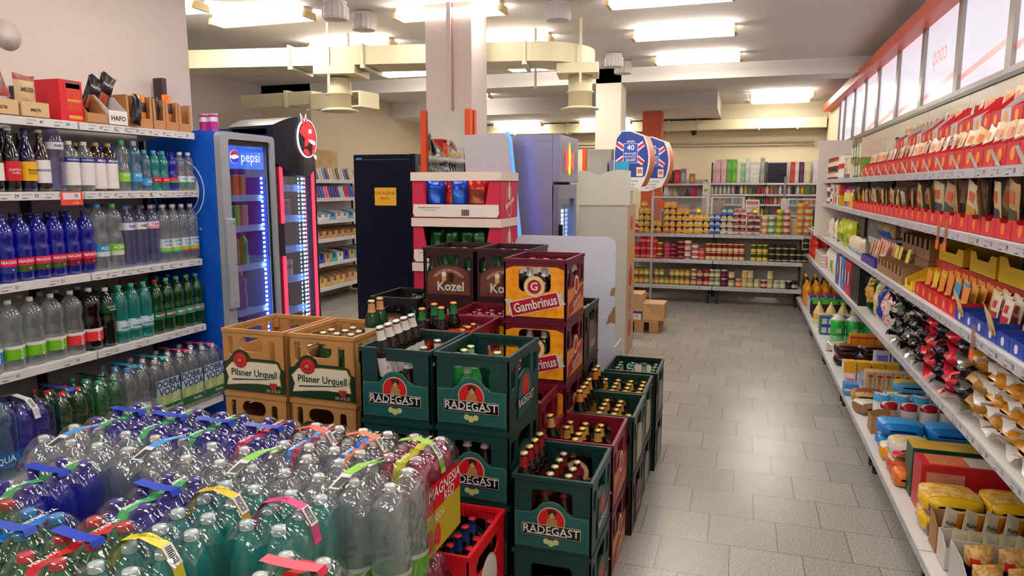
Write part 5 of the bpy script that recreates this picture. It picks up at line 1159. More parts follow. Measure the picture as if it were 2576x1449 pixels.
 for y, k, c in ((2.47, pet('bella', 'clear', (190, 176, 172)), 'clear bottle'), (2.58, pet('bella', 'clear', (190, 176, 172)), 'clear bottle'), (2.69, pet('bella', 'clear', (190, 176, 172)), 'clear bottle'), (2.78, pet('bella', 'dark', (190, 180, 176)), 'dark bottle'), (2.91, pet('bella', 'dark', (206, 196, 196)), 'dark bottle'), (3.02, pet('mat', 'dgreen', (60, 120, 90)), 'green bottle'), (3.11, pet('mat', 'dgreen', (60, 120, 90)), 'green bottle'),
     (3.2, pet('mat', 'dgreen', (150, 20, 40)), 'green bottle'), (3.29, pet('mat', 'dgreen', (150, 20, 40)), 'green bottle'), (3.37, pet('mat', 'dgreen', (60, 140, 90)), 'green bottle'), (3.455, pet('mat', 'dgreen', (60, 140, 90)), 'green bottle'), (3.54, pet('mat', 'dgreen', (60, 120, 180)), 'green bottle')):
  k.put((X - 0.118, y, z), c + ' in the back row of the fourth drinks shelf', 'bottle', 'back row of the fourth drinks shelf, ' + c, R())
 # bottom shelf: wrapped packs (packs run along the wall)
 z = 0.2765; Xp = -3.19
 DV = ((0.05, 0.13, (214, 230, 240)),)
 def dvp(y, t, acc, capc, word):
  hills = speckle('6aa04a', 'cfd8a0', 9.0, 0.4, 0.4, 0.6)
  return pack(t, Xp - 0.03, y, z, 'dobra', 'clear', capc, 3, 2, (0.087, 0.087), DV, acc, rz=PI / 2 * 0, prints=(('r', 0.135, 0.225, mat((178, 206, 236), 0.3), (('DOBRÁ', 0.056, (26, 32, 70), 0.1, 0.198), ('VODA', 0.056, (26, 32, 70), 0.1, 0.152))), ('r', 0.075, 0.135, hills, ()), ('r', 0.03, 0.075, mat((30, 100, 60), 0.3), ((word, 0.024, (240, 226, 230), 0.4, 0.052),))))
 dvp(3.565, 'wrapped water pack with green hills print at the end by the blue fridge', (226, 50, 90), (226, 226, 228), 'Perlivá')
 dvp(3.378, 'wrapped pack of clear water with pink ribbon handle and hills print', (230, 50, 96), (226, 226, 228), 'Perlivá')
 dvp(3.19, 'wrapped pack of clear water with teal print and hills, beside the green bottles', (40, 170, 190), (226, 226, 228), 'Jemně perlivá')
 pack('wrapped pack of blue-capped clear bottles behind the teal-printed pack', Xp - 0.03, 3.0, z, 'dobra', 'clear', (80, 150, 226), 3, 2, (0.087, 0.087), ((0.05, 0.13, (230, 236, 240)),), (30, 150, 170))
 pack('wrapped pack of teal-green bottles on the bottom drinks shelf', Xp - 0.03, 2.815, z, 'mat', 'green', (70, 180, 130), 3, 2, (0.09, 0.09), ((0.06, 0.12, (40, 150, 110)),), (20, 30, 40))
 pack('wrapped pack of green bottles with red caps on the bottom drinks shelf', Xp - 0.03, 2.60, z, 'mat', 'dgreen', (206, 36, 50), 3, 2, (0.09, 0.09), ((0.06, 0.12, (190, 20, 40)),), (40, 70, 190), prints=(('r', 0.02, 0.13, mat((190, 14, 40), 0.3), (('MATTONI', 0.04, (250, 230, 230), -0.1, 0.1),)),))
 pack('wrapped pack of royal blue bottles with white loop handle', Xp - 0.03, 2.39, z, 'mag', 'blue', (70, 70, 130), 3, 2, (0.088, 0.088), ((0.05, 0.12, (30, 120, 214)),), (226, 226, 226), arch=True, prints=(('r', 0.03, 0.13, clear((40, 130, 230), 0.5, 0.1), (('MAXI', 0.035, (20, 40, 90), -0.5, 0.1),)),))
 pack('wrapped pack with sky blue labels at the near end of the bottom shelf', Xp - 0.03, 2.20, z, 'aqua', 'lblue', (70, 150, 226), 3, 2, (0.089, 0.089), ((0.06, 0.12, (30, 140, 226)),), None, prints=(('r', 0.075, 0.12, clear((40, 150, 230), 0.75, 0.1), (('AQUA', 0.04, (220, 240, 252), 0.1, 0.098),)),))
left_shelf()
# ------------------------------------------------------------------ fridges, displays, signs
MIRROR = mat((214, 222, 220), 0.02, 1.0, noise=0)
ORANGE = mat((232, 84, 36), 0.4, noise=0.03)
GLASSF = lambda: clear((200, 220, 255), 0.01, 0.02, (236, 243, 255), 0.06, 0.4)
def led(c, s): return mat(c, 0.4, emit=s)
PX = Matrix.Rotation(PI / 2, 4, 'Z')           # plates facing -Y turned to face +X
def case(W, D, H, m, inner, t=0.05, z0=0.12):
 """fridge cabinet open to -Y (front), W wide, D deep: shell and inside"""
 b = MB()
 b.cbox((-W / 2, 0.02, 0.0), (W / 2, D, z0), m, 0.004)
 b.cbox((-W / 2, 0.02, H - t), (W / 2, D, H), m, 0.004)
 for s in (-1, 1):
  x0, x1 = (-W / 2, -W / 2 + t) if s < 0 else (W / 2 - t, W / 2)
  b.cbox((x0, 0.02, z0 - 0.002), (x1, D, H - t + 0.002), m, 0.003)
 b.box((-W / 2 + t, D - t, z0), (W / 2 - t, D - 0.002, H - t), inner)
 return b
def fridges():
 # --- blue fridge with a glass door
 blue = mat((14, 88, 206), 0.35, noise=0.04, nscale=3)
 W, D, H = 0.54, 0.53, 1.93
 ins = mat((60, 110, 210), 0.4, noise=0)
 t = thing('drinks_fridge', 'blue drinks fridge with grey-framed glass door at the end of the water shelf', 'fridge', (-3.09, 3.97, 0), PI / 2, None, case(W, D, H, blue, ins).mesh('cabinet'))
 grey = mat((172, 178, 190), 0.35, 0.2, noise=0.03)
 # (front is -Y locally, which looks along +X in the shop; local +x is +Y)
 fr = MB().plate(rrect(-W / 2, 0.10, W / 2, H - 0.01, 0.03), [rrect(-W / 2 + 0.075, 0.16, W / 2 - 0.045, H - 0.05, 0.02)], 0.045, grey, Matrix.Translation((0, -0.03, 0)))
 d = ob('door_frame', fr.mesh('door_frame'), t)
 ob('gasket', MB().plate(rrect(-W / 2 + 0.074, 0.158, W / 2 - 0.044, H - 0.048, 0.02), [rrect(-W / 2 + 0.1, 0.19, W / 2 - 0.06, H - 0.085, 0.01)], 0.012, BLACK, Matrix.Translation((0, -0.012, 0))).mesh('gasket'), d)
 ob('door_glass', MB().box((-W / 2 + 0.1, -0.010, 0.19), (W / 2 - 0.06, -0.006, H - 0.085), GLASSF()).mesh('door_glass'), d)
 h = MB().cbox((-W / 2 - 0.005, -0.06, 0.82), (-W / 2 + 0.07, -0.031, 1.39), grey, 0.008)
 for z in (0.85, 1.1, 1.36): h.lathe([(0.006, 0), (0.005, 0.003), (0.0001, 0.004)], mat((120, 124, 132), 0.3, 0.5), 8, Matrix.Translation((-W / 2 + 0.05, -0.06, z)) @ Matrix.Rotation(PI / 2, 4, 'X'))
 ob('door_handle', h.mesh('door_handle'), d)
 sg = MB().box((-W / 2 + 0.1, 0.02, 1.70), (W / 2 - 0.06, 0.03, 1.85), led((40, 110, 220), 0.8))
 s = ob('sign_panel', sg.mesh('sign_panel'), t)
 gl = MB().plate(disc(0, 0, 0.042), [], 0.002, mat((250, 250, 255), 0.4, emit=0.9)).plate([(-0.04, 0.005)] + arcpts(0, 0, 0.040, 172, 10, 10) + [(0.01, 0.016)], [], 0.001, mat((224, 40, 54), 0.4, emit=0.7), Matrix.Translation((0, -0.0015, 0))).plate([(0.04, -0.004)] + arcpts(0, 0, 0.040, -10, -170, 10) + [(-0.01, -0.016)], [], 0.001, mat((20, 70, 190), 0.4, emit=0.7), Matrix.Translation((0, -0.0015, 0)))
 ob('emblem', gl.mesh('emblem'), s, (-0.085, 0.017, 1.775))
 ob('lettering', text_mesh('pepsi', 0.095, mat((250, 250, 255), 0.4, emit=0.9), 0.004), s, (0.075, 0.018, 1.775))
 for z in (1.50, 1.30, 1.04, 0.74, 0.45):
  ob('shelf', MB().box((-W / 2 + 0.055, 0.06, z), (W / 2 - 0.055, D - 0.06, z + 0.008), mat((200, 214, 240), 0.3, 0.4)).box((-W / 2 + 0.055, 0.045, z - 0.01), (W / 2 - 0.055, 0.06, z + 0.032), mat((150, 190, 250), 0.3)).mesh('shelf'), t)
 for x, nm in ((W / 2 - 0.075, 'led_strip'), (-W / 2 + 0.11, 'led_strip')):
  l = MB()
  for i in range(44):
   z = 0.3 + i * 0.031
   l.box((x - (0.008 if x > 0 else 0.003), 0.03, z), (x + (0.008 if x > 0 else 0.003), 0.036, z + 0.016), led((190, 226, 255), 7.0 if x > 0 else 3.0))
  ob(nm, l.mesh(nm), t)
 # round emblem and word on the blue side (local -x looks along -Y)
 e = MB().plate(disc(0, 0, 0.2, 40), [disc(0, 0, 0.193, 40)[::-1]], 0.001, WHITE).plate(disc(0, 0, 0.16, 36), [], 0.001, WHITE, Matrix.Translation((0, -0.0005, 0)))
 e.plate([(-0.14, 0.04)] + arcpts(0, 0, 0.155, 160, 20, 10) + [(0.0, 0.06)], [], 0.001, mat((206, 40, 54), 0.4), Matrix.Translation((0, -0.0018, 0))).plate([(0.145, -0.03)] + arcpts(0, 0, 0.155, -20, -160, 10) + [(0.0, -0.05)], [], 0.001, mat((20, 40, 120), 0.4), Matrix.Translation((0, -0.0018, 0)))
 o = ob('emblem', e.mesh('emblem'), t, (-W / 2 - 0.002, 0.305, 1.563), (0, 0, -PI / 2))
 ob('lettering', text_mesh('pepsi.', 0.13, mat((200, 214, 240), 0.4), 0.005), t, (-W / 2 - 0.002, 0.285, 1.355), (0, 0, -PI / 2))
 ft = Matrix
 for x in (-0.2, 0.2):
  ob('foot', MB().lathe([(0.02, 0.0), (0.02, 0.03)], BLACK, 10).mesh('foot'), t, (x, 0.1, -0.0))
 # contents
 gx = -3.19
 def canrow(ys, z, c, text, label, grp, x=gx, h=0.155, r=0.029):
  for i, y in enumerate(ys):
   can_kit('drink_can', r, h, (200, 204, 214), c, None, text, z=(0.05, 0.95)).put((x, y, z), label % nth(i + 1), 'can', grp, PI / 2)
 canrow((3.83, 3.90, 3.97, 4.04), 1.510, (232, 120, 50), None, 'orange can in the blue fridge, %s from the handle, top shelf', 'cans in the blue fridge')
 canrow((3.83, 3.90, 3.97), 1.310, (60, 190, 80), None, 'green can in the blue fridge, %s from the handle', 'cans in the blue fridge')
 canrow((4.05,), 1.310, (230, 150, 150), None, 'pink can in the blue fridge, %s beyond the green ones', 'cans in the blue fridge')
 for i, (y, c, cap) in enumerate(((3.84, clear((236, 150, 30), 0.5, 0.05, (250, 190, 80)), (236, 236, 236)), (3.94, clear((70, 200, 60), 0.45, 0.05, (140, 240, 120)), (40, 180, 90)), (4.03, clear((90, 220, 70), 0.4, 0.05, (150, 240, 120)), (40, 190, 100)))):
  P, Hh = PR['small']
  b = cached(('fb', i), lambda: MB().lathe(P, c, 18, cap=False).mesh('bottle'))
  thing('drink_bottle', '%s lemonade bottle in the blue fridge, third shelf' % ('orange', 'nearer green', 'farther green')[i], 'bottle', (gx, y, 1.05), 0, 'bottles in the blue fridge', b)
  ob('cap', pet_cap(cap), bpy.data.objects[-1] if 0 else [o for o in COL.objects][-1], (0, 0, 0.21))
 pet('sport', 'lblue', (226, 236, 244)).put((gx, 3.99, 0.749), 'clear waisted bottle alone on the fourth shelf of the blue fridge', 'bottle', 'bottles in the blue fridge')
 for i, y in enumerate((3.88, 3.96)):
  pet('small', 'lblue', (200, 226, 244)).put((gx, y, 0.459), 'clear small bottle low in the blue fridge, %s from the handle' % nth(i + 1), 'bottle', 'bottles in the blue fridge')
 # things on top of the blue fridge
 for i, y in enumerate((-3.27, -3.20)):
  can_kit('drink_can', 0.028, 0.11, (206, 208, 216), (190, 40, 140), ((236, 226, 236), 0.55, 0.8), None).put((y, 3.82, 1.9305), '%s magenta energy drink can on top of the blue fridge' % ('nearer', 'farther')[i], 'can', 'cans on top of the blue fridge', 0.5)
 thing('shelf_post', 'dark brown metal post standing above the blue fridge beside the pet snacks', 'post', (-3.58, 3.80, 1.9305), 0, None, MB().cbox((-0.035, -0.02, 0), (0.035, 0.02, 0.34), mat((62, 44, 40), 0.5), 0.003).mesh('post'))
 # --- dark fridge with the red devil emblem
 W, D, H = 0.52, 0.62, 2.0
 nav = mat((22, 24, 40), 0.35, noise=0.05, nscale=3)
 t = thing('energy_drink_fridge', 'dark fridge with glowing red devil emblem and red light bars', 'fridge', (-3.22, 4.67, 0), PI / 2, None, case(W, D, H, nav, mat((70, 110, 220), 0.4, noise=0)).mesh('cabinet'))
 cr = MB()
 n = 12; vs = []
 for i in range(n + 1):
  x = -W / 2 + W * i / n; q = 1 - (2 * i / n - 1) ** 2
  yf = -0.03 - 0.07 * q; zt = 2.02 + 0.075 * q; zb = 1.76 - 0.10 * q
  vs += [(x, yf, zb), (x, yf, zt), (x, 0.35, zt - 0.01), (x, 0.02, zb)]
 fs = []
 for i in range(n):
  o = 4 * i
  fs += [(o, o + 4, o + 5, o + 1), (o + 1, o + 5, o + 6, o + 2), (o + 3, o + 7, o + 4, o), (o + 2, o + 6, o + 7, o + 3)]
 fs += [(0, 1, 2, 3), (4 * n + 3, 4 * n + 2, 4 * n + 1, 4 * n)]
 cr.add(vs, fs, nav)
 c = ob('sign_crown', cr.mesh('sign_crown'), t)
 em = MB()
 white = led((240, 240, 255), 1.2); red = led((226, 40, 44), 0.9)
 ring = lambda k: [(0.15 * k * math.cos(a), 0.185 * k * math.sin(a)) for a in [2 * PI * i / 36 for i in range(36)]]
 em.plate(ring(1.0), [], 0.01, white)
 em.plate(ring(0.93), [], 0.003, mat((40, 10, 16), 0.4), Matrix.Translation((0, -0.003, 0)))
 for pts, m, y in (([(-0.09, 0.15), (-0.105, 0.235), (-0.045, 0.165), (-0.02, 0.235), (0.0, 0.16), (-0.03, 0.13)], white, 0.004), ([(-0.082, 0.15), (-0.095, 0.215), (-0.045, 0.15), (-0.022, 0.215), (-0.008, 0.15), (-0.03, 0.13)], red, 0.006),
                      ([(-0.1, 0.1), (-0.05, 0.155), (0.02, 0.16), (0.085, 0.12), (0.12, 0.05), (0.125, -0.04), (0.09, -0.14), (0.05, -0.15), (0.075, -0.06), (0.02, -0.03), (-0.02, -0.075), (-0.06, -0.08), (-0.045, 0.0), (-0.11, 0.04), (-0.125, 0.06)], red, 0.006),
                      ([(-0.06, -0.1), (-0.01, -0.11), (0.03, -0.16), (-0.04, -0.16), (-0.08, -0.13)], red, 0.006), (disc(0.03, 0.07, 0.022), white, 0.009), ([(0.0, -0.01), (0.06, -0.012), (0.112, -0.03), (0.095, -0.06), (0.04, -0.045)], white, 0.009), ([(0.1, -0.15), (0.13, -0.17), (0.12, -0.2), (0.085, -0.17)], white, 0.004)):
  em.plate(pts, [], 0.003, m, Matrix.Translation((0, -y, 0)))
 o = ob('emblem', em.mesh('emblem'), c, (0.045, -0.11, 1.94)); o.scale = (0.82, 1, 0.76)
 dm = MB().plate([(-W / 2, 0.08), (W / 2, 0.08), (W / 2, 1.78), (-W / 2, 1.78)], [[(-W / 2 + 0.085, 0.2), (W / 2 - 0.085, 0.2), (W / 2 - 0.085, 1.77), (-W / 2 + 0.085, 1.77)]], 0.04, nav, Matrix.Translation((0, -0.03, 0)))
 d = ob('door_frame', dm.mesh('door_frame'), t)
 ob('door_glass', MB().box((-W / 2 + 0.085, -0.012, 0.2), (W / 2 - 0.085, -0.007, 1.77), GLASSF()).mesh('door_glass'), d)
 for x, z0, z1 in ((-W / 2 + 0.06, 1.32, 1.74), (-W / 2 + 0.06, 0.3, 1.08), (W / 2 - 0.06, 0.3, 1.74)):
  ob('light_bar', MB().cbox((x - 0.013, -0.045, z0), (x + 0.013, -0.031, z1), led((255, 40, 60), 2.6), 0.003).mesh('light_bar'), d)
 for z in (1.56, 1.33, 1.10, 0.87, 0.63, 0.4):
  ob('shelf', MB().box((-W / 2 + 0.055, 0.06, z), (W / 2 - 0.055, D - 0.06, z + 0.008), mat((180, 200, 240), 0.3, 0.4)).box((-W / 2 + 0.055, 0.045, z - 0.012), (W / 2 - 0.055, 0.06, z + 0.04), mat((130, 170, 250), 0.3)).mesh('shelf'), t)
 for x, st in ((W / 2 - 0.125, 7.0), (W / 2 - 0.175, 2.0), (W / 2 - 0.095, 2.0)):
  l = MB()
  for i in range(46):
   z = 0.26 + i * 0.032
   l.box((x - (0.008 if st > 5 else 0.004), 0.012, z), (x + (0.008 if st > 5 else 0.004), 0.018, z + 0.017), led((186, 220, 255), st))
  ob('led_strip', l.mesh('led_strip'), t)
 for z, ys, c2 in ((1.57, (4.53, 4.60, 4.67), (90, 60, 150)), (1.34, (4.51, 4.57, 4.63, 4.69), (70, 70, 170)), (1.11, (4.51,), (120, 130, 200)), (0.88, (4.51, 4.57, 4.63, 4.69), (190, 190, 220)), (0.41, (4.51, 4.57, 4.63, 4.69), (200, 200, 226))):
  for i, y in enumerate(ys):
   can_kit('drink_can', 0.026, 0.15, (206, 208, 216), c2, ((206, 40, 80), 0.55, 0.75), None).put((-3.30, y, z + 0.0005), 'slim energy can behind the devil fridge door, %s on its shelf, %s' % (nth(i + 1), {1.57: 'top shelf', 1.34: 'second shelf', 1.11: 'third shelf', 0.88: 'fourth shelf', 0.41: 'lowest shelf'}[z]), 'can', 'cans in the devil fridge')
 # --- tall black fridge seen from its side
 blk = mat((12, 18, 38), 0.3, noise=0.06, nscale=3)
 W, D, H = 0.62, 0.62, 1.89
 t = thing('beer_fridge', 'tall black fridge turned sideways with a yellow notice on its side', 'fridge', (-2.98, 6.53, 0), PI / 2, None, case(W, D, H, blk, BLACK).mesh('cabinet'))
 ob('door_frame', MB().plate([(-W / 2, 0.1), (W / 2, 0.1), (W / 2, H), (-W / 2, H)], [[(-W / 2 + 0.06, 0.16), (W / 2 - 0.06, 0.16), (W / 2 - 0.06, H - 0.1), (-W / 2 + 0.06, H - 0.1)]], 0.05, blk, Matrix.Translation((0, -0.035, 0))).mesh('door_frame'), t)
 ob('door_glass', MB().box((-W / 2 + 0.06, -0.01, 0.16), (W / 2 - 0.06, -0.005, H - 0.1), clear((20, 26, 30), 0.5, 0.03, (120, 130, 140))).mesh('door_glass'), t)
 for k in range(7): ob('shelf', MB().box((-W / 2 + 0.055, 0.05, 0.3 + 0.21 * k), (W / 2 - 0.055, D - 0.06, 0.308 + 0.21 * k), STEEL).mesh('shelf'), t)
 n = ob('notice', MB().box((-0.115, -0.001, -0.085), (0.115, 0.0, 0.085), mat((240, 178, 50), 0.5, noise=0.03)).mesh('notice'), t, (-W / 2 - 0.001, 0.285, 1.49), (0, 0, -PI / 2))
 for q, zz in (('CHLAZENÉ', 0.03), ('PIVO', -0.02)):
  ob('lettering', text_mesh(q, 0.043, mat((110, 60, 20), 0.5, noise=0), 0.0), n, (-0.006, -0.002, zz))
 ob('sticker', MB().box((-0.03, -0.001, -0.008), (0.03, 0, 0.008), mat((80, 140, 200), 0.4)).mesh('sticker'), t, (-W / 2 - 0.001, 0.56, 1.85), (0, 0, -PI / 2))
 # --- lilac-grey fridge with the bull emblem
 lil = mat((150, 152, 178), 0.3, 0.3, noise=0.03, nscale=3)
 W, D, H = 0.62, 0.64, 1.975
 t = thing('energy_drink_fridge', 'lilac-grey fridge with a yellow and red bull emblem and blue-lit door', 'fridge', (-1.36, 5.62, 0), PI / 2, None, case(W, D, H, lil, mat((90, 120, 230), 0.4, noise=0)).mesh('cabinet'))
 hd = ob('sign_panel', MB().cbox((-W / 2, -0.04, 1.62), (W / 2, 0.02, H), lil, 0.006).mesh('sign_panel'), t)
 ob('sign_inset', MB().box((-W / 2 + 0.06, -0.042, 1.66), (W / 2 - 0.1, -0.0405, H - 0.05), mat((140, 142, 160), 0.3, 0.5)).mesh('sign_inset'), hd)
 em = MB().plate(disc(0, 0.0, 0.035, 20), [], 0.003, led((255, 190, 20), 1.0)).plate([(-0.03, 0.06), (0.0, 0.13), (0.03, 0.06), (0.045, 0.0), (0.03, -0.1), (0.0, -0.125), (-0.03, -0.1), (-0.045, 0.0)], [], 0.003, led((255, 190, 20), 1.0), Matrix.Translation((0, -0.001, 0)))
 for s in (-1, 1):
  p = [(0.04, 0.05), (0.09, 0.02), (0.14, 0.075), (0.15, 0.03), (0.128, -0.01), (0.15, -0.09), (0.12, -0.075), (0.10, -0.06), (0.09, -0.09), (0.07, -0.06), (0.035, -0.055)]
  em.plate([(s * x, z) for x, z in (p if s > 0 else p[::-1])], [], 0.003, led((230, 60, 70), 0.9), Matrix.Translation((0, -0.002, 0)))
 ob('emblem', em.mesh('emblem'), hd, (-0.02, -0.046, 1.80))
 dm = MB().plate([(-W / 2, 0.1), (W / 2, 0.1), (W / 2, 1.60), (-W / 2, 1.60)], [[(-W / 2 + 0.08, 0.2), (W / 2 - 0.08, 0.2), (W / 2 - 0.08, 1.49), (-W / 2 + 0.08, 1.49)]], 0.04, mat((130, 134, 156), 0.3, 0.4), Matrix.Translation((0, -0.03, 0)))
 d = ob('door_frame', dm.mesh('door_frame'), t)
 ob('door_glass', MB().box((-W / 2 + 0.08, -0.012, 0.2), (W / 2 - 0.08, -0.007, 1.49), GLASSF()).mesh('door_glass'), d)
 ob('door_handle', MB().cbox((-W / 2 + 0.01, -0.06, 1.0), (-W / 2 + 0.035, -0.031, 1.3), BLACK, 0.005).mesh('door_handle'), d)
 for z in (1.3, 1.12, 0.94, 0.76): ob('shelf', MB().box((-W / 2 + 0.055, 0.05, z), (W / 2 - 0.055, D - 0.06, z + 0.01), mat((180, 200, 240), 0.3, 0.4)).mesh('shelf'), t)
 for x, st in ((0.03, 5.0), (-0.12, 1.6), (0.17, 1.2)):
  l = MB()
  for i in range(18): l.box((x - 0.03, 0.02, 0.8 + i * 0.034), (x + 0.03, 0.026, 0.826 + i * 0.034), led((150, 190, 255), st))
  ob('led_strip', l.mesh('led_strip'), t)
 # --- white fridge head with a slanted blue-lit edge, in front of it
 b = MB()
 w = 0.36
 sh = [(-w / 2 + 0.04, 1.2), (w / 2 + 0.05, 1.2), (w / 2 - 0.03, 1.94), (w / 2 - 0.06, 1.975), (-w / 2 - 0.02, 1.965), (-w / 2 - 0.02, 1.92)]
 b.plate(sh, [], 0.1, mat((206, 204, 214), 0.35, noise=0.02))
 t = thing('fridge_header', 'white slanted fridge header with a blue light edge beside the orange post', 'fridge header', (-1.80, 5.06, 0.0), 0, None, b.mesh('fridge_header'))
 ob('cabinet', MB().cbox((-w / 2 + 0.03, 0.0, 0.0), (w / 2 - 0.03, 0.1, 1.2), mat((206, 204, 214), 0.35), 0.004).mesh('cabinet'), t)
 ob('light_edge', MB().tube([(w / 2 + 0.058, 0.02, 1.2), (w / 2 - 0.018, 0.02, 1.93), (w / 2 - 0.05, 0.02, 1.975), (w / 2 - 0.05, 0.09, 1.98)], 0.008, led((40, 90, 255), 3.5), 8).mesh('light_edge'), t)
fridges()
def pillar_mirrors():
 for nm, x0, x1, y, yb, z1, z0 in (('near', -2.36, -2.04, 5.2, 5.3, 2.17, 1.0), ('far', -1.80, -1.42, 8.55, 8.88, 2.03, 1.0)):
  t = thing('mirror_panel', 'mirror in orange posts around the %s pillar' % ('near' if nm == 'near' else 'far white'), 'mirror', ((x0 + x1) / 2, y, 0), 0, 'pillar mirrors')
  w = (x1 - x0) / 2
  ob('mirror_glass', MB().box((-w, 0.01, z0), (w, 0.016, z1 - 0.01), MIRROR).mesh('mirror_glass'), t, (0, 0, 0), (0, 0, 0))
  ob('backing', MB().box((-w, 0.017, 0.0), (w, 0.03, z1 - 0.01), mat((200, 196, 190), 0.5)).mesh('backing'), t)
  g = MB().box((w + 0.02, 0.05, z0), (w + 0.026, yb - y, z1 - 0.01), mat((196, 208, 200), 0.05, 0.9, noise=0))
  ob('mirror_glass', g.mesh('mirror_glass'), t)
  post = MB().cbox((-0.024, -0.024, 0), (0.024, 0.024, z1), ORANGE, 0.004).mesh('post')
  for px, py in ((-w - 0.025, 0.01), (w + 0.025, 0.01), (w + 0.025, yb - y)):
   ob('post', post, t, (px, py, 0))
pillar_mirrors()
def snack_display():
 W, D, H = 0.575, 0.34, 0.277
 red = mat((196, 34, 72), 0.55, noise=0.05); cream = mat((232, 214, 204), 0.6, noise=0.03); wh = mat((238, 226, 222), 0.55, noise=0.02)
 b = MB()
 b.box((-W / 2, 0, 0), (W / 2, D, 0.004), red).box((-W / 2, D - 0.004, 0.004), (W / 2, D, H), red)
 for s in (-1, 1):
  x0, x1 = (-W / 2, -W / 2 + 0.004) if s < 0 else (W / 2 - 0.004, W / 2)
  b.box((x0, 0, 0.004), (x1, D - 0.004, H), red)
  st = [(s * W / 2, 0.004), (s * W / 2, H), (s * (W / 2 - 0.06), H), (s * (W / 2 - 0.095), 0.08), (s * (W / 2 - 0.1), 0.004)]
  b.plate(st if s < 0 else st[::-1], [], 0.004, red)
 root = b.mesh('display_box')
 fl = MB().plate([(-W / 2 + 0.02, 0.006), (W / 2 - 0.02, 0.006), (W / 2 - 0.005, 0.028), (W / 2 - 0.01, 0.082), (-W / 2 + 0.01, 0.082), (-W / 2 + 0.005, 0.028)], [], 0.003, wh, Matrix.Translation((0, -0.006, 0))).mesh('front_flap')
 bd = MB().box((-W / 2 - 0.006, -0.008, H - 0.052), (W / 2 + 0.006, -0.003, H), cream).box((W / 2 + 0.001, -0.003, H - 0.052), (W / 2 + 0.006, D + 0.004, H), cream).mesh('top_band')
 tx = [('lettering', text_mesh('BOHEMIA 1/18 CHIPS 90 G', 0.013, mat((160, 60, 70), 0.5, noise=0), 0.005), (-0.17, -0.0075, 0.062)), ('lettering', text_mesh('KS PŘED UPOTŘEBENÍM', 0.009, mat((150, 70, 80), 0.5, noise=0), 0.0), (-0.17, -0.0075, 0.045))]
 bc = MB()
 for i in range(12): bc.box((0.04 + i * 0.0042, -0.0072, 0.015), (0.0415 + i * 0.0042 + 0.001 * (i % 3), -0.0066, 0.052), BLACK)
 ring = [(0.055 * math.cos(a), 0.095 * math.sin(a)) for a in [2 * PI * i / 28 for i in range(28)]]
 side = MB().plate(ring, [[(x * 0.93, z * 0.95) for x, z in ring][::-1]], 0.001, wh).plate([(-0.014, 0.0), (0.014, 0.0), (0.024, 0.03), (0.01, 0.085), (0.007, 0.11), (-0.007, 0.11), (-0.01, 0.085), (-0.024, 0.03)], [], 0.001, cream, Matrix.Translation((0, 0, 0.01)))
 side.plate(rrect(-0.022, 0.125, 0.022, 0.158, 0.014), [], 0.001, mat((60, 8, 22), 0.6))
 parts = [('front_flap', fl, (0, 0, 0), (0, 0, 0), tx + [('barcode', bc.mesh('barcode'))]), ('top_band', bd), ('emblem', side.mesh('emblem'), (W / 2 + 0.002, D / 2, 0.10), (0, 0, PI / 2)), ('lettering', text_mesh('Bohemia', 0.05, wh, 0.02, rot=0.35), (W / 2 + 0.0035, D / 2, 0.09), (0, 0, PI / 2))]
 K = Kit('snack_display_box', root, parts)
 lab = ['crimson snack display box hidden low under the others'] * 4 + ['crimson snack display box of green chip bags, right above the brown crates', 'topmost crimson snack display box with blue and red chip bags']
 for k in range(6):
  K.put((-1.66, 4.06, 0.002 + k * (H + 0.002)), lab[k], 'display box', 'snack display boxes')
 def bag(x, z, c, t, s, dy=0.0, w=0.125, h=0.2, rz=0.0, c2=None):
  m = mat(c, 0.22, 0.35, noise=0.35, nscale=20, bump=0.5)
  pt = [(0.2, 0.8, 0.35, 0.7, mat(c2, 0.3, 0.2, noise=0.3, nscale=60, bump=0.3))] if c2 else []
  pouch_kit('chip_bag', w, h, 0.075, m, pt, (), s, 9, 0.09, 0.14).put((x, 4.06 + 0.09 + dy, z + 0.006), t, 'chip bag', 'chip bags in the display', rz)
 z5, z4 = 0.002 + 5 * (H + 0.002), 0.002 + 4 * (H + 0.002)
 g = 'chip bag in the top display box'
 bag(-1.83, z5, (20, 70, 190), 'shiny blue ' + g + ', nearest the black fridge', 1, 0, 0.13, 0.24, 0.05, (30, 100, 220))
 bag(-1.735, z5, (150, 20, 40), 'shiny crimson ' + g + ' between the two blue ones', 2, 0.05, 0.12, 0.22, -0.1, (206, 60, 40))
 bag(-1.66, z5, (24, 74, 196), 'shiny blue ' + g + ', farther of the two', 3, -0.01, 0.115, 0.235, 0.0, (40, 110, 226))
 bag(-1.545, z5, (180, 30, 26), 'shiny red and copper ' + g, 4, 0.0, 0.15, 0.24, 0.05, (150, 70, 50))
 bag(-1.44, z5, (120, 16, 40), 'dark red ' + g + ' at the picture right end', 5, 0.03, 0.1, 0.23, -0.3)
 g = 'chip bag in the lower display box'
 for i, x in enumerate((-1.82, -1.715, -1.61, -1.53)):
  bag(x, z4, (16, 62, 30), 'green patterned %s, %s from the black fridge' % (g, nth(i + 1)), 6 + i, -0.005, 0.11, 0.225, 0.1 * (i - 1), (26, 90, 40))
 bag(-1.44, z4, (200, 30, 40), 'shiny red ' + g + ' leaning at the end', 12, 0.02, 0.11, 0.22, -0.3, (226, 80, 70))
 bag(-1.87, z4, (170, 30, 50), 'red ' + g + ' half hidden at the black fridge end', 13, 0.1, 0.1, 0.22)
 # white back of a cardboard stand, with torn kraft edges
 wb = mat((206, 210, 228), 0.45, noise=0.02)
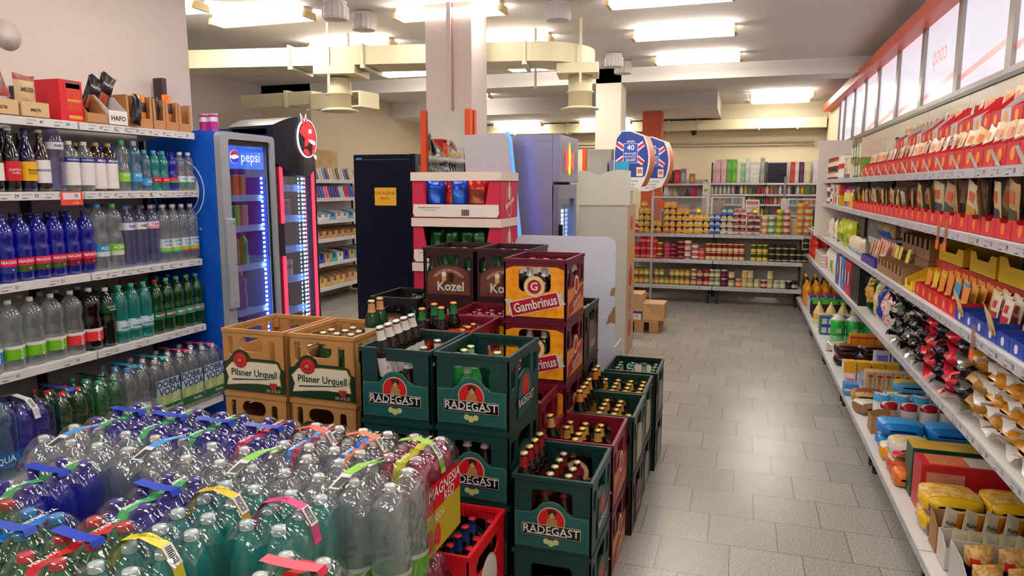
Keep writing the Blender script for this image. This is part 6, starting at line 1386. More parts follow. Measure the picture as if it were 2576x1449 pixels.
 out = [(-0.32, 0.0), (0.32, 0.0), (0.32, 0.55), (0.318, 0.62), (0.325, 0.72), (0.32, 0.8), (0.322, 1.22)] + arcpts(0.262, 1.225, 0.06, 0, 90, 5) + arcpts(-0.26, 1.225, 0.06, 90, 180, 5)
 t = thing('display_stand', 'white rounded cardboard stand back with torn edge, behind the brown crates', 'display stand', (-1.04, 4.31, 0), 0, None, MB().plate(out, [], 0.008, wb).mesh('back_board'))
 kr = mat((150, 116, 84), 0.8, noise=0.2)
 ob('torn_edge', MB().plate([(0.27, 0.74), (0.3, 0.76), (0.326, 0.75), (0.326, 0.86), (0.31, 0.85), (0.3, 0.82), (0.285, 0.8)], [], 0.001, kr, Matrix.Translation((0, -0.0012, 0))).plate([(0.29, 0.93), (0.318, 0.92), (0.322, 0.98), (0.3, 0.97)], [], 0.001, kr, Matrix.Translation((0, -0.0012, 0))).mesh('torn_edge'), t)
 sd = MB().box((0.318, 0.009, 0.0), (0.324, 0.3, 0.6), mat((226, 222, 224), 0.5)).box((0.3245, 0.02, 0.1), (0.325, 0.29, 0.3), mat((206, 40, 40), 0.4)).box((0.3245, 0.02, 0.32), (0.325, 0.29, 0.5), mat((26, 26, 30), 0.4)).box((0.3247, 0.1, 0.36), (0.3255, 0.2, 0.46), mat((190, 60, 50), 0.4))
 ob('side_print', sd.mesh('side_print'), t)
 # cream wavy-topped cardboard stand
 cm = mat((226, 222, 206), 0.55, noise=0.02)
 top = [(-0.25, 1.64)] + [(-0.25 + 0.19 * i / 6, 1.70 + 0.03 * math.sin(PI * i / 6 + 0.4)) for i in range(7)] + [(-0.05, 1.685)] + [(-0.04 + 0.29 * i / 8, 1.69 + 0.045 * math.sin(PI * i / 11)) for i in range(9)]
 t = thing('display_stand', 'tall cream cardboard stand with wavy top and bread print on its side', 'display stand', (-1.215, 6.5, 0), 0, None, MB().plate([(0.25, 1.42), (-0.25, 1.42)] + top, [], 0.01, cm).plate([(-0.22, 0), (0.23, 0), (0.23, 1.415), (-0.22, 1.415)], [], 0.01, mat((206, 202, 188), 0.55, noise=0.02), Matrix.Translation((0, 0.012, 0))).mesh('back_board'))
 s = MB().box((0.225, 0.023, 0.0), (0.232, 0.5, 1.42), mat((214, 178, 140), 0.55, noise=0.1))
 for z, c, r in ((1.25, (206, 60, 50), 0.07), (0.98, (226, 170, 90), 0.12), (0.75, (206, 90, 40), 0.1), (0.5, (196, 150, 90), 0.1), (0.25, (190, 80, 50), 0.09)):
  s.plate([(0.25 + r * math.cos(2 * PI * i / 16), z + r * math.sin(2 * PI * i / 16)) for i in range(16)], [], 0.001, mat(c, 0.5, noise=0.3, nscale=20), Matrix.Translation((0.2335, 0, 0)) @ PX)
 ob('side_print', s.mesh('side_print'), t)
 thing('freezer_cabinet', 'plain white cabinet between the bull fridge and the cream stand', 'cabinet', (-1.74, 6.75, 0), 0, None, MB().cbox((-0.2, 0, 0), (0.22, 0.4, 1.72), mat((226, 224, 220), 0.4), 0.006).mesh('cabinet'))
 # two shield-shaped advertising signs on posts
 for k, (x, y, z) in enumerate(((-1.09, 7.42, 1.84), (-0.99, 8.45, 1.84))):
  t = thing('advertising_sign', '%s shield-shaped blue sign with crossed stripes and the number 40' % ('nearer', 'farther')[k], 'sign', (x, y, z), 0.12, 'shield signs')
  t.scale = (1, 1, 1)
  sp = [(-0.17, -0.31), (-0.06, -0.31)] + [(0.02 + 0.15 * math.sin(a) ** 0.8 * (1.05), -0.31 + 0.62 * i / 12) for i, a in [(i, PI * (0.06 + 0.82 * i / 12)) for i in range(1, 12)]] + [(-0.02, 0.31), (-0.11, 0.31), (-0.165, 0.24), (-0.185, 0.1), (-0.185, -0.1)]
  ob('board', MB().plate(sp, [], 0.02, mat((236, 232, 230), 0.4)).mesh('board'), t)
  inn = [(a * 0.93 - 0.004, b * 0.955) for a, b in sp]
  f = MB().plate([(a, max(b, -0.16)) for a, b in inn], [], 0.001, mat((34, 60, 150), 0.35), Matrix.Translation((0, -0.0015, 0)))
  for a0, w2, c in ((0.62, 0.03, (240, 240, 244)), (0.62, 0.014, (206, 40, 70)), (PI - 0.62, 0.03, (240, 240, 244)), (PI - 0.62, 0.014, (206, 40, 70))):
   for s in (-1, 1):
    ca, sa = math.cos(a0) * s, math.sin(a0) * s
    pts = [(-0.02 + 0.075 * ca - w2 * sa * s, 0.08 + 0.075 * sa + w2 * ca * s), (-0.02 + 0.075 * ca + w2 * sa * s, 0.08 + 0.075 * sa - w2 * ca * s), (-0.02 + 0.17 * ca + w2 * sa * s, 0.08 + 0.17 * sa - w2 * ca * s), (-0.02 + 0.17 * ca - w2 * sa * s, 0.08 + 0.17 * sa + w2 * ca * s)]
    pts = [(max(-0.172, min(0.125, p)), max(-0.1, min(0.27, q))) for p, q in pts]
    f.plate(pts, [], 0.001, mat(c, 0.4), Matrix.Translation((0, -0.0025 - (0.001 if w2 < 0.02 else 0), 0)))
  f.plate(rrect(-0.09, -0.02, 0.055, 0.18, 0.004), [], 0.001, mat((240, 240, 246), 0.4), Matrix.Translation((0, -0.0045, 0))).plate(rrect(-0.086, -0.016, 0.051, 0.176, 0.004), [], 0.001, mat((40, 80, 180), 0.4), Matrix.Translation((0, -0.0055, 0)))
  for i in range(5): f.plate(disc(-0.05 + 0.016 * i, 0.195 + 0.006 * (i % 2), 0.008, 10), [], 0.001, mat((226, 230, 246), 0.4), Matrix.Translation((0, -0.0045, 0)))
  f.box((0.045, -0.004, -0.15), (0.11, -0.0025, -0.06), mat((236, 226, 220), 0.4)).box((0.055, -0.005, -0.12), (0.1, -0.004, -0.08), mat((206, 120, 60), 0.4))
  fo = ob('face_print', f.mesh('face_print'), t)
  wm = mat((246, 246, 250), 0.5, noise=0)
  for q, sz, zz in (('40', 0.075, 0.135), ('PROTOŽE', 0.026, 0.075), ('NA POČTU', 0.024, 0.045), ('ZÁLEŽÍ', 0.032, 0.012)):
   ob('lettering', text_mesh(q, sz, wm, 0.02), fo, (-0.018, -0.0072, zz))
  bk = mat((60, 60, 70), 0.5, noise=0)
  for q, zz in (('ZÁKON VARUJE', -0.20), ('PŮSOBUJE', -0.235), ('RAKOVINU', -0.27)):
   ob('lettering', text_mesh(q, 0.026, bk, 0.0), fo, (-0.03, -0.0012, zz))
  if k == 0: ob('offer_card', MB().box((-0.17, -0.012, -0.16), (-0.03, -0.010, 0.0), mat((40, 150, 190), 0.4)).box((-0.15, -0.0125, -0.13), (-0.05, -0.012, -0.09), mat((220, 230, 226), 0.4)).mesh('offer_card'), t)
  rim = [p for p in sp[2:13]]
  e = MB(); vs = []
  for a, b2 in rim: vs += [(a + 0.001, 0.0, b2), (a + 0.05, 0.16, b2 * 0.97)]
  e.add(vs, [(2 * i, 2 * i + 1, 2 * i + 3, 2 * i + 2) for i in range(len(rim) - 1)], mat((236, 136, 90), 0.4, noise=0.1))
  ob('orange_edge', e.mesh('orange_edge'), t)
  ob('post', MB().cbox((-0.012, 0.03, -z), (0.012, 0.05, -0.25), STEEL, 0.003).box((-0.15, -0.02, -z), (0.15, 0.15, -z + 0.01), STEEL).mesh('post'), t)
 # parcels on a small pallet at the end of the aisle
 pallet(-1.235, 7.76, -0.815, 8.36, 'small wooden pallet of parcels on the floor by the cream stand')
 kraft = mat((200, 160, 112), 0.7, noise=0.08)
 kf = mat((184, 144, 98), 0.7, noise=0.05)
 def parcel(x, y, z, w, d, h, t):
  k = box_kit('parcel', w, d, h, kraft, ())
  o = k.put((x, y, z), t, 'parcel', 'brown parcels')
  e = MB().add([(-w / 2 + 0.01, -d / 2 - 0.0015, h * 0.98), (w / 2 - 0.02, -d / 2 - 0.0015, h * 0.98), (w * 0.12, -d / 2 - 0.004, h * 0.45), (w * 0.0, -d / 2 - 0.004, h * 0.42)], [(0, 3, 2, 1)], kf)
  e.add([(w / 2 - 0.004, -d / 2 - 0.001, h * 0.9), (w / 2 - 0.004, -d / 2 - 0.001, h * 0.05), (w * 0.13, -d / 2 - 0.003, h * 0.45)], [(2, 1, 0)], mat((190, 150, 104), 0.7))
  ob('folded_flap', e.mesh('folded_flap'), o)
  ob('parcel_label', MB().box((-w * 0.15, -d * 0.2, h + 0.0006), (w * 0.18, d * 0.1, h + 0.0012), mat((190, 186, 190), 0.5)).mesh('parcel_label'), o)
 parcel(-0.875, 7.93, 0.1365, 0.235, 0.30, 0.185, 'brown paper parcel on the pallet\'s end, lower of two')
 wbx = lambda c: box_kit('carton', 0.10, 0.3, 0.093, mat((232, 226, 224), 0.5, noise=0.03), ((0, 1, 0.75, 1, mat(c, 0.4), 'f'), (0.3, 0.7, 0.3, 0.6, mat((226, 150, 110), 0.5), 'f')))
 for i, (x, c) in enumerate(((-1.19, (210, 40, 60)), (-1.125, (60, 60, 150)), (-1.05, (60, 60, 150)))):
  pass
 for i, (x, c) in enumerate(((-1.175, (210, 40, 60)), (-1.055, (60, 60, 150)))):
  wbx(c).put((x, 7.93, 0.1365), 'white %s-topped carton on the pallet under the upper parcel' % ('red', 'blue')[i], 'carton', 'white cartons on the pallet')
 parcel(-1.112, 7.93, 0.232, 0.235, 0.30, 0.19, 'brown paper parcel on white cartons, upper of two')
 for k, (z, h, c) in enumerate(((0.0005, 0.16, (226, 222, 220)), (0.162, 0.13, (206, 50, 50)), (0.294, 0.2, (230, 226, 222)), (0.496, 0.13, (70, 196, 90)), (0.628, 0.08, (226, 236, 226)))):
  box_kit('tissue_pack', 0.13, 0.3, h, mat(c, 0.3, noise=0.1, bump=0.2), ((0.2, 0.8, 0.15, 0.5, mat((240, 150, 90) if k == 2 else (240, 240, 236), 0.5), 'f'),)).put((-1.315, 7.9, z), '%s pack in the column behind the white stand, %s from the floor' % (('white', 'red and white', 'white with orange spot', 'green', 'white-topped')[k], nth(k + 1)), 'tissue pack', 'packs behind the white stand')
snack_display()
# ------------------------------------------------------------------ pet snacks on top of the drinks shelf
def pet_snacks():
 F = PI / 2; z = 1.9125; X = -3.30
 beige = (222, 186, 140); red = (214, 28, 46); brown = (186, 132, 88)
 sk = (206, 178, 136)
 tr = lambda w, hb, hf, c, txt=None, inn=(140, 100, 66), ts=0.02, nt=0.0: tray_kit('shelf_carton', w, 0.2, hb, hf, c, inn, None, txt, (60, 46, 34), ts, nt)
 tr(0.16, 0.08, 0.07, beige, 'MISTR').put((X, 2.45, z), 'beige snack carton with a bag slumped over its front, nearest us on the top shelf', 'carton', 'pet snack cartons', F)
 tr(0.14, 0.08, 0.07, beige, 'MISTR').put((X, 2.615, z), 'beige snack carton holding a tall pouch, top shelf', 'carton', 'pet snack cartons', F)
 pm = mat(sk, 0.35, noise=0.12)
 P = lambda m, w, h, pats=(), tx=(), s=0: pouch_kit('snack_pouch', w, h, 0.035, m, pats, tx, s, 9, 0.08, 0.1)
 dr = mat((150, 50, 50), 0.35, noise=0.2); wt = mat((236, 226, 206), 0.4)
 P(pm, 0.12, 0.19, ((0.0, 1.0, 0.86, 0.99, dr), (0.25, 0.75, 0.1, 0.35, mat((150, 100, 70), 0.4, noise=0.4, nscale=60))), (('MISTR', 0.026, (70, 50, 40), 0.5, 0.62),), 1).put((X + 0.02, 2.63, z + 0.012), 'tall tan pet snack pouch with dark red top, standing in its beige carton', 'pouch', 'pet snack pouches', F + 0.1)
 P(dr, 0.13, 0.14, ((0.2, 0.9, 0.3, 0.8, mat((90, 60, 44), 0.4, noise=0.3, nscale=40)),), (('MISTR', 0.026, (40, 26, 22), 0.45, 0.5),), 2).put((X + 0.06, 2.46, z + 0.085), 'dark pet snack pouch slumped over the nearest beige carton', 'pouch', 'pet snack pouches', rot=(-0.5, 0, F - 0.15))
 P(mat((236, 206, 190), 0.4, noise=0.1), 0.1, 0.19, ((0.0, 1.0, 0.6, 0.95, mat((226, 40, 60), 0.4)),), (), 3).put((X - 0.04, 2.40, z + 0.03), 'cream and red pouch at the picture edge on the top shelf', 'pouch', 'pet snack pouches', F)
 bx = box_kit('shelf_carton', 0.13, 0.16, 0.2, mat(red, 0.45, noise=0.04), ((0.3, 0.9, 0.25, 0.92, mat((214, 60, 36), 0.4, noise=0.35, nscale=50), 'f'), (0.3, 0.9, 0.80, 0.95, mat((60, 130, 110), 0.4, noise=0.2), 'f'), (0.36, 0.92, 0.05, 0.15, mat((246, 130, 30), 0.4), 'f')), (('PROPESKO', 0.017, (240, 220, 60), 0.64, 0.1, 'f'), ('PROPESKO', 0.016, (250, 226, 60), 0.62, 0.5, 'f')))
 bx.put((X, 2.83, z), 'red box with printed yellow pet snack window, top shelf', 'box', 'pet snack cartons', F)
 tr(0.12, 0.16, 0.05, brown, None).put((X, 2.96, z), 'brown carton with sloping sides and white front, empty, top shelf', 'carton', 'pet snack cartons', F)
 tray_kit('shelf_carton', 0.12, 0.2, 0.16, 0.075, (240, 238, 238), (170, 122, 82), None, 'HAFO', (30, 30, 34), 0.036).put((X, 3.09, z), 'white-fronted carton lettered in black with a paw mark, top shelf', 'carton', 'pet snack cartons', F)
 bk = mat((22, 20, 24), 0.25, 0.2, noise=0.2)
 for i in range(4):
  P(bk, 0.09, 0.2, ((0.2, 0.85, 0.15, 0.5, mat((170, 70, 50), 0.35, noise=0.5, nscale=50)),), (('HAFO', 0.022, (230, 230, 230), 0.5, 0.75),), 4).put((X - 0.03 - 0.03 * (i % 2), 3.0 + 0.04 * i, z + 0.055 + 0.012 * i), 'glossy black pet snack pouch leaning in the white carton, %s from us' % nth(i + 1), 'pouch', 'black pouches on the top shelf', rot=(0.1, 0.35, F))
 for i, (y, w, h, c, nm) in enumerate(((3.20, 0.085, 0.17, None, 'with a black pouch slipping down its front'), (3.29, 0.095, 0.175, (236, 130, 40), 'with an orange pouch in its cut-out'), (3.39, 0.09, 0.17, (60, 40, 30), 'with a black and orange pouch in its cut-out'), (3.487, 0.095, 0.165, (226, 110, 40), 'with an orange pouch bulging from its top'), (3.59, 0.1, 0.16, None, 'empty at the end by the blue fridge'))):
  b = MB(); m = mat(brown, 0.6, noise=0.06); d = 0.18
  hole = [(-w * 0.28, h * 0.28), (w * 0.28, h * 0.28), (w * 0.33, h * 0.985), (-w * 0.33, h * 0.985)]
  b.plate([(-w / 2, 0), (w / 2, 0), (w / 2, h), (w * 0.34, h), (w * 0.28, h * 0.3), (-w * 0.28, h * 0.3), (-w * 0.34, h), (-w / 2, h)], [], 0.0025, m, Matrix.Translation((0, -d / 2, 0)))
  b.box((-w / 2, -d / 2 + 0.0025, 0), (w / 2, d / 2, 0.003), m).box((-w / 2, d / 2 - 0.0025, 0.003), (w / 2, d / 2, h), m)
  for s in (-1, 1): b.box((s * w / 2 - (0.0025 if s > 0 else 0), -d / 2 + 0.0025, 0.003), (s * w / 2 + (0.0025 if s < 0 else 0), d / 2 - 0.0025, h), m)
  Kit('shelf_carton', b.mesh('shelf_carton')).put((X, y, z), 'plain brown carton ' + nm, 'carton', 'brown cartons on the top shelf', F)
  if c: P(mat(c, 0.3, 0.1, noise=0.45, nscale=40), w * 0.75, h + (0.03 if i == 3 else 0), ((0.1, 0.9, 0.45, 0.75, mat((30, 26, 28), 0.3)),), (), 6 + i).put((X + 0.055, y, z + 0.01), 'pet snack pouch in the brown carton, %s from the black ones' % nth(i), 'pouch', 'pouches in brown cartons', F)
 P(bk, 0.06, 0.17, (), (), 5).put((X + 0.118, 3.19, z + 0.01), 'black shiny pouch hanging over a brown carton front', 'pouch', 'pet snack pouches', rot=(-0.15, 0.25, F))
 box_kit('shelf_carton', 0.16, 0.05, 0.2, mat((236, 234, 234), 0.5), ()).put((X - 0.17, 2.98, z), 'white carton behind the black pouches on the top shelf', 'carton', 'pet snack cartons', F)
pet_snacks()
# ------------------------------------------------------------------ the long food shelf
B2 = -PI / 2
def right_shelves():
 ed = [9.9, 8.23, 6.92, 5.62, 4.32, 3.02, 1.72]
 names = ['far corner bay of the long food shelf, low shelves only', 'long food shelf bay with jars next to the white end panel', 'long food shelf bay of green bags and tall boxes', 'long food shelf bay with pasta and brown trays', 'long food shelf bay with yellow boxes', 'nearest long food shelf bay']
 for k in range(6):
  L = ed[k] - ed[k + 1] - 0.004
  low = [(0.165, 0.535), (0.73, 0.455), (1.066, 0.455)]
  hi = [(1.415, 0.455), (1.655, 0.455)] if k else []
  r0 = [(1.83, 0.255)] if 2 <= k else []
  pr = []
  for z, d in low + hi + r0:
   pr.append([(0.1 + 0.15 * i, RN.choice(['12', '15', '17', '19', '21', '24', '29', '33', '39'])) for i in range(int(L / 0.15))])
  shelf_unit('food_shelf_unit', names[k], (1.255, ed[k] - 0.002, 0), B2, L, 0.455, low + hi + r0, 2.0 if k else 1.1, 0.06, pr, 'food shelf bays', (216, 204, 190), (0.5, 0.12), 0.036, (206, 206, 216))
 e = thing('end_panel', 'tall white end panel of the upper food shelves near the far corner', 'panel', (0.0, 8.235, 0), 0, None, MB().cbox((0.735, 0, 1.068), (1.25, 0.018, 2.06), mat((232, 222, 214), 0.4, noise=0.02), 0.003).mesh('end_panel'))
 tagm = mat((246, 96, 40), 0.4, emit=0.0)
 for i, (y, zz) in enumerate(((3.45, 1.415), (3.33, 1.415), (2.86, 1.066))):
  t = thing('price_flag', 'clear orange-edged price flag hanging from the %s' % ('upper shelf edge, farther of two', 'upper shelf edge, nearer of two', 'third shelf edge over the pasta')[i], 'price flag', (0.797, y, zz - 0.07), B2, 'orange price flags', MB().box((-0.022, -0.001, 0.0), (0.022, 0.0, 0.11), clear((240, 200, 190), 0.25, 0.1, (250, 220, 210))).mesh('price_flag'))
  ob('flag_foot', MB().box((-0.023, -0.0025, -0.02), (0.023, -0.001, 0.018), tagm).mesh('flag_foot'), t)
 X = 0.815
 # ---- sachet helpers
 def sachet(c, c2, w=0.085, h=0.14, t=0.012, s=0, c3=None):
  m = mat(c, 0.4, noise=0.15, nscale=30)
  pt = [(0.12, 0.88, 0.08, 0.5, mat(c2, 0.4, noise=0.35, nscale=70))]
  if c3: pt.append((0.3, 0.7, 0.6, 0.82, mat(c3, 0.4)))
  return pouch_kit('sachet', w, h, t, m, pt, (), s, 5, 0.06, 0.08)
 def redtray(w, d, hb, hf, inn=(150, 104, 70), col=(206, 26, 40), em=(240, 150, 40), nt=0.0, back=None):
  return tray_kit('shelf_carton', w, d, hb, hf, col, inn, (em, min(w * 0.2, hf * 0.3)) if em else None, None, (0, 0, 0), 0.02, nt, back)
 rnd = random.Random(5)
 KR = [((206, 170, 120), (90, 120, 60), (232, 100, 40)), ((196, 158, 110), (150, 70, 40), (232, 100, 40)), ((214, 190, 150), (70, 70, 90), (232, 110, 50)), ((222, 206, 176), (200, 150, 60), (236, 96, 40)), ((190, 150, 100), (60, 80, 50), (226, 90, 40))]
 # ---- R0: top tier of red and white spice cartons
 y = 5.75; k = 0
 while y > 2.35:
  w = 0.12; x0 = 1.0
  tall = rnd.random() < 0.55
  redtray(w, 0.22, 0.165 if tall else 0.13, 0.07, (160, 116, 80), (210, 30, 46) if k % 3 else (206, 200, 204), (240, 160, 40), 0, 0.2 if tall else 0.15).put((x0 + 0.106, y - w / 2, 1.8315), 'red spice carton on the topmost tier, %s from the far end' % nth(k + 1), 'carton', 'spice cartons, topmost tier', B2)
  if k % 4 != 3:
   c = KR[k % 5]
   for j in range(1 if k % 3 else 2):
    sachet(*c[:2], 0.085, 0.13, 0.012, k % 4, c[2]).put((x0 + 0.06 + 0.04 * j, y - w / 2, 1.8315 + 0.045 + 0.006 * j), 'kraft spice sachet leaning in the topmost-tier carton, %s from the far end' % nth(k + 1), 'sachet', 'sachets in topmost-tier carton ' + nth(k + 1), rot=(-0.15, 0, B2 + rnd.uniform(-0.2, 0.2)))
  y -= w + 0.006; k += 1
 # ---- R1
 z = 1.6565; k = 0
 jr = [((120, 40, 26), (40, 40, 44), (216, 190, 170)), ((150, 50, 30), (170, 40, 40), (226, 214, 190)), ((90, 60, 40), (60, 50, 44), (236, 226, 206)), ((160, 70, 40), (200, 80, 50), (240, 226, 200))]
 for i in range(6):
  for st in range(2):
   f, l, lb = jr[(i * 2 + st) % 4]
   jar_kit('preserve_jar', 0.044, 0.105, f, l, lb).put((X + 0.05 + 0.012 * (i % 2), 8.1 - 0.115 * i, z + 0.106 * st), 'preserve jar by the white end panel, %s from it, %s row, upper shelf' % (nth(i + 1), ('lower', 'upper')[st]), 'jar', 'jars on the upper food shelf', rnd.uniform(0, 6))
 for i in range(3):
  can_kit('food_tin', 0.055, 0.22, (200, 196, 190), (236, 228, 220), ((190, 40, 50), 0.4, 0.6), None).put((X + 0.07, 7.30 - 0.13 * i, z), 'tall white tin with red emblem, %s from the jars' % nth(i + 1), 'tin', 'tins on the upper food shelf', B2)
 for i in range(5):
  box_kit('food_box', 0.06, 0.12, 0.17, mat(((120, 120, 190), (226, 190, 80), (220, 170, 90), (236, 206, 120), (230, 220, 200))[i], 0.4, noise=0.15), ((0.1, 0.9, 0.5, 0.9, mat((240, 230, 220), 0.4), 'f'), (0, 1, 0.0, 0.2, mat((70, 80, 150), 0.4), 'f'))).put((X + 0.075, 6.86 - 0.075 * i, z), 'slim %s box between the tall tins and the stacked boxes' % ('violet', 'yellow', 'amber', 'pale yellow', 'cream')[i], 'box', 'slim boxes on the upper food shelf', B2)
 for i in range(4):
  for st in range(2):
   c = ((236, 214, 190), (80, 130, 60), (90, 40, 60), (120, 160, 70))[(i + st) % 4]
   box_kit('food_box', 0.11, 0.16, 0.145, mat(c, 0.4, noise=0.2), ((0.1, 0.9, 0.1, 0.6, mat((240, 226, 200), 0.4, noise=0.3), 'f'), (0, 1, 0.75, 1, mat(((60, 150, 60), (170, 30, 50))[i % 2], 0.4), 'f'))).put((X + 0.09, 6.40 - 0.13 * i, z + 0.146 * st), 'stacked food box before the red cartons, %s from the far end, %s' % (nth(i + 1), ('bottom row', 'top row')[st]), 'box', 'stacked boxes on the upper food shelf', B2)
 y = 5.80
 while y > 2.1:
  w = 0.115
  redtray(w, 0.2, 0.12, 0.075, (140, 96, 62), (204, 24, 38), (240, 150, 40)).put((X + 0.105, y - w / 2, z), 'red herb carton on the upper food shelf, %s from the stacked boxes' % nth(k + 1), 'carton', 'herb cartons, upper shelf', B2)
  c = KR[(k * 3) % 5]
  for j in range(1 if k % 5 == 4 else 2):
   sachet(*c[:2], 0.085, 0.135, 0.012, (k + j) % 4, c[2]).put((X + 0.045 + 0.045 * j, y - w / 2 + rnd.uniform(-0.01, 0.01), z + 0.03 + 0.005 * j), 'kraft herb sachet leaning in the upper-shelf carton, %s from the stacked boxes' % nth(k + 1), 'sachet', 'sachets in upper-shelf carton ' + nth(k + 1), rot=(-0.25 + 0.12 * j, rnd.uniform(-0.25, 0.25), B2 + rnd.uniform(-0.3, 0.3)))
  if k % 2 == 0:
   ob('price_tongue', MB().add([(-0.02, -0.002, 0), (0.02, -0.002, 0), (0.024, -0.03, 0.055), (-0.016, -0.03, 0.055)], [(0, 1, 2, 3)], mat((240, 236, 234), 0.5)).mesh('price_tongue'), [o for o in COL.objects if o.name.startswith('shelf_carton')][-1], (0, -0.1, 0.002))
  y -= w + 0.006; k += 1
 # ---- R2
 z = 1.4165
 for i in range(4):
  for st in range(2):
   f, l, lb = jr[(i + st * 2) % 4]
   (jar_kit('preserve_jar', 0.045, 0.1, f, l, lb) if i < 3 else can_kit('food_tin', 0.05, 0.1, (220, 216, 220), (220, 220, 236), ((90, 40, 110), 0.2, 0.5))).put((X + 0.055, 8.08 - 0.125 * i, z + 0.1012 * st), 'small preserve jar or tub beside the white panel, middle shelf, %s from it, %s' % (nth(i + 1), ('below', 'on top')[st]), 'jar', 'jars on the middle food shelf', rnd.uniform(0, 6))
 for i in range(5):
  for st in range(2):
   c = ((226, 60, 60), (236, 226, 220), (120, 160, 60), (240, 236, 226), (226, 190, 40))[(i + st) % 5]
   box_kit('food_box', 0.1, 0.1, 0.092, mat(c, 0.4, noise=0.2), ((0.15, 0.85, 0.2, 0.8, mat(((236, 230, 226), (200, 40, 50), (150, 60, 120))[i % 3], 0.4, noise=0.3), 'f'),)).put((X + 0.06, 7.55 - 0.115 * i, z + 0.093 * st), 'small bright box on the middle food shelf, %s from the jars, %s' % (nth(i + 1), ('below', 'on top')[st]), 'box', 'small boxes on the middle food shelf', B2)
 for i in range(4):
  pouch_kit('food_bag', 0.13, 0.17, 0.07, mat(((120, 60, 150), (226, 90, 60), (130, 70, 160), (150, 120, 60))[i], 0.25, 0.1, noise=0.3, bump=0.4), ((0.2, 0.8, 0.25, 0.7, mat((236, 206, 120), 0.4, noise=0.4)),), (), i).put((X + 0.07, 6.90 - 0.15 * i, z), 'shiny violet and red bag on the middle food shelf, %s from the boxes' % nth(i + 1), 'bag', 'shiny bags on the middle food shelf', B2 + 0.2)
 box_kit('food_box', 0.12, 0.2, 0.1, mat((236, 190, 30), 0.4, noise=0.1), ()).put((X + 0.105, 6.27, z), 'bright yellow box on the middle food shelf before the red cartons', 'box', None, B2)
 y = 6.18; k = 0
 while y > 2.0:
  w = 0.15 if y < 3.6 else 0.13
  redtray(w, 0.22, 0.07, 0.065, (140, 30, 30), (210, 30, 44), (236, 120, 40), 0.012).put((X + 0.115, y - w / 2, z), 'low red carton of seasoning sachets on the middle food shelf, %s from the far end' % nth(k + 1), 'carton', 'seasoning cartons, middle shelf', B2)
  c = KR[(k * 2 + 1) % 5]
  n = 3
  for j in range(n):
   big = 1.25 if y < 4.2 else 1.0
   sachet(*c[:2], 0.088 * big, 0.145 * big, 0.014, (k + j) % 4, c[2]).put((X + 0.035 + 0.055 * j, y - w / 2 + rnd.uniform(-0.02, 0.02), z + 0.012 + 0.004 * j), 'kraft seasoning sachet leaning in the middle-shelf carton, %s from the far end' % nth(k + 1), 'sachet', 'sachets in middle-shelf carton ' + nth(k + 1), rot=(0.12 - 0.1 * j, rnd.uniform(0.1, 0.5) if j < 2 else rnd.uniform(-0.1, 0.2), B2 + rnd.uniform(-0.35, 0.35)))
  y -= w + 0.006; k += 1
 # ---- R3
 z = 1.0675
 for i in range(5):
  for st in range(3):
   jar_kit('black_lid_jar', 0.045, 0.075, (40, 30, 24), (14, 14, 16), (226, 206, 150) if st == 0 else (40, 40, 40), 0.03).put((X + 0.055 + 0.1 * (i % 2), 9.55 - 0.1 * i, z + 0.076 * st), 'small black-lidded jar in the far corner stacks, third food shelf', 'jar', 'black-lidded jars in the far corner', 0)
 for i in range(6):
  jar_kit('spice_jar', 0.038, 0.14, (216, 196, 150), (190, 34, 40) if i in (1, 2) else (226, 216, 190), (236, 226, 196), 0.02).put((X + 0.05, 8.98 - 0.088 * i, z), 'tall pale glass jar on the third food shelf, %s from the black-lidded ones' % nth(i + 1), 'jar', 'pale jars on the third food shelf', 0)
 for i in range(5):
  pouch_kit('food_bag', 0.14, 0.2, 0.08, mat((236, 222, 196), 0.3, noise=0.15, bump=0.4), ((0.2, 0.8, 0.2, 0.75, mat(((236, 226, 216), (206, 60, 60))[i % 2], 0.35, noise=0.4, nscale=60)),), (), i, 8, 0.08, 0.14).put((X + 0.075 + 0.02 * (i % 2), 8.35 - 0.21 * i, z), 'cream food bag on the third food shelf, %s from the pale jars' % nth(i + 1), 'bag', 'cream bags on the third food shelf', B2 + rnd.uniform(-0.3, 0.3))
 for i in range(4):
  pouch_kit('food_bag', 0.16, 0.235, 0.09, mat((186, 196, 50), 0.22, 0.1, noise=0.25, bump=0.6), ((0.25, 0.75, 0.2, 0.45, mat((110, 150, 40), 0.3, noise=0.3)),), (), 20 + i, 9, 0.08, 0.2).put((X + 0.08, 7.15 - 0.19 * i, z), 'crumpled lime green bag on the third food shelf, %s from the far end' % nth(i + 1), 'bag', 'lime bags on the third food shelf', B2 + 0.15 * (i % 2))
 for i in range(5):
  jar = pouch_kit('grain_bag', 0.11, 0.13, 0.08, mat((232, 214, 180), 0.3, noise=0.2, bump=0.3), ((0.1, 0.9, 0.0, 0.45, mat((236, 236, 240), 0.35)), (0.25, 0.75, 0.12, 0.4, mat((40, 100, 200), 0.35))), (), 30 + i, 8)
  jar.put((X + 0.06 + 0.0 * i, 6.35 - 0.125 * i, z), 'grain bag with white and blue label, third food shelf, %s from the lime bags' % nth(i + 1), 'bag', 'grain bags on the third food shelf', B2)
 box_kit('shelf_carton', 0.5, 0.2, 0.13, mat((214, 210, 222), 0.5, noise=0.03), ((0.05, 0.15, 0.2, 0.7, mat((240, 236, 236), 0.4), 'f'), (0.4, 0.5, 0.2, 0.7, mat((226, 100, 90), 0.4), 'f'))).put((X + 0.26, 6.1, z), 'pale grey carton behind the grain bags', 'carton', None, B2)
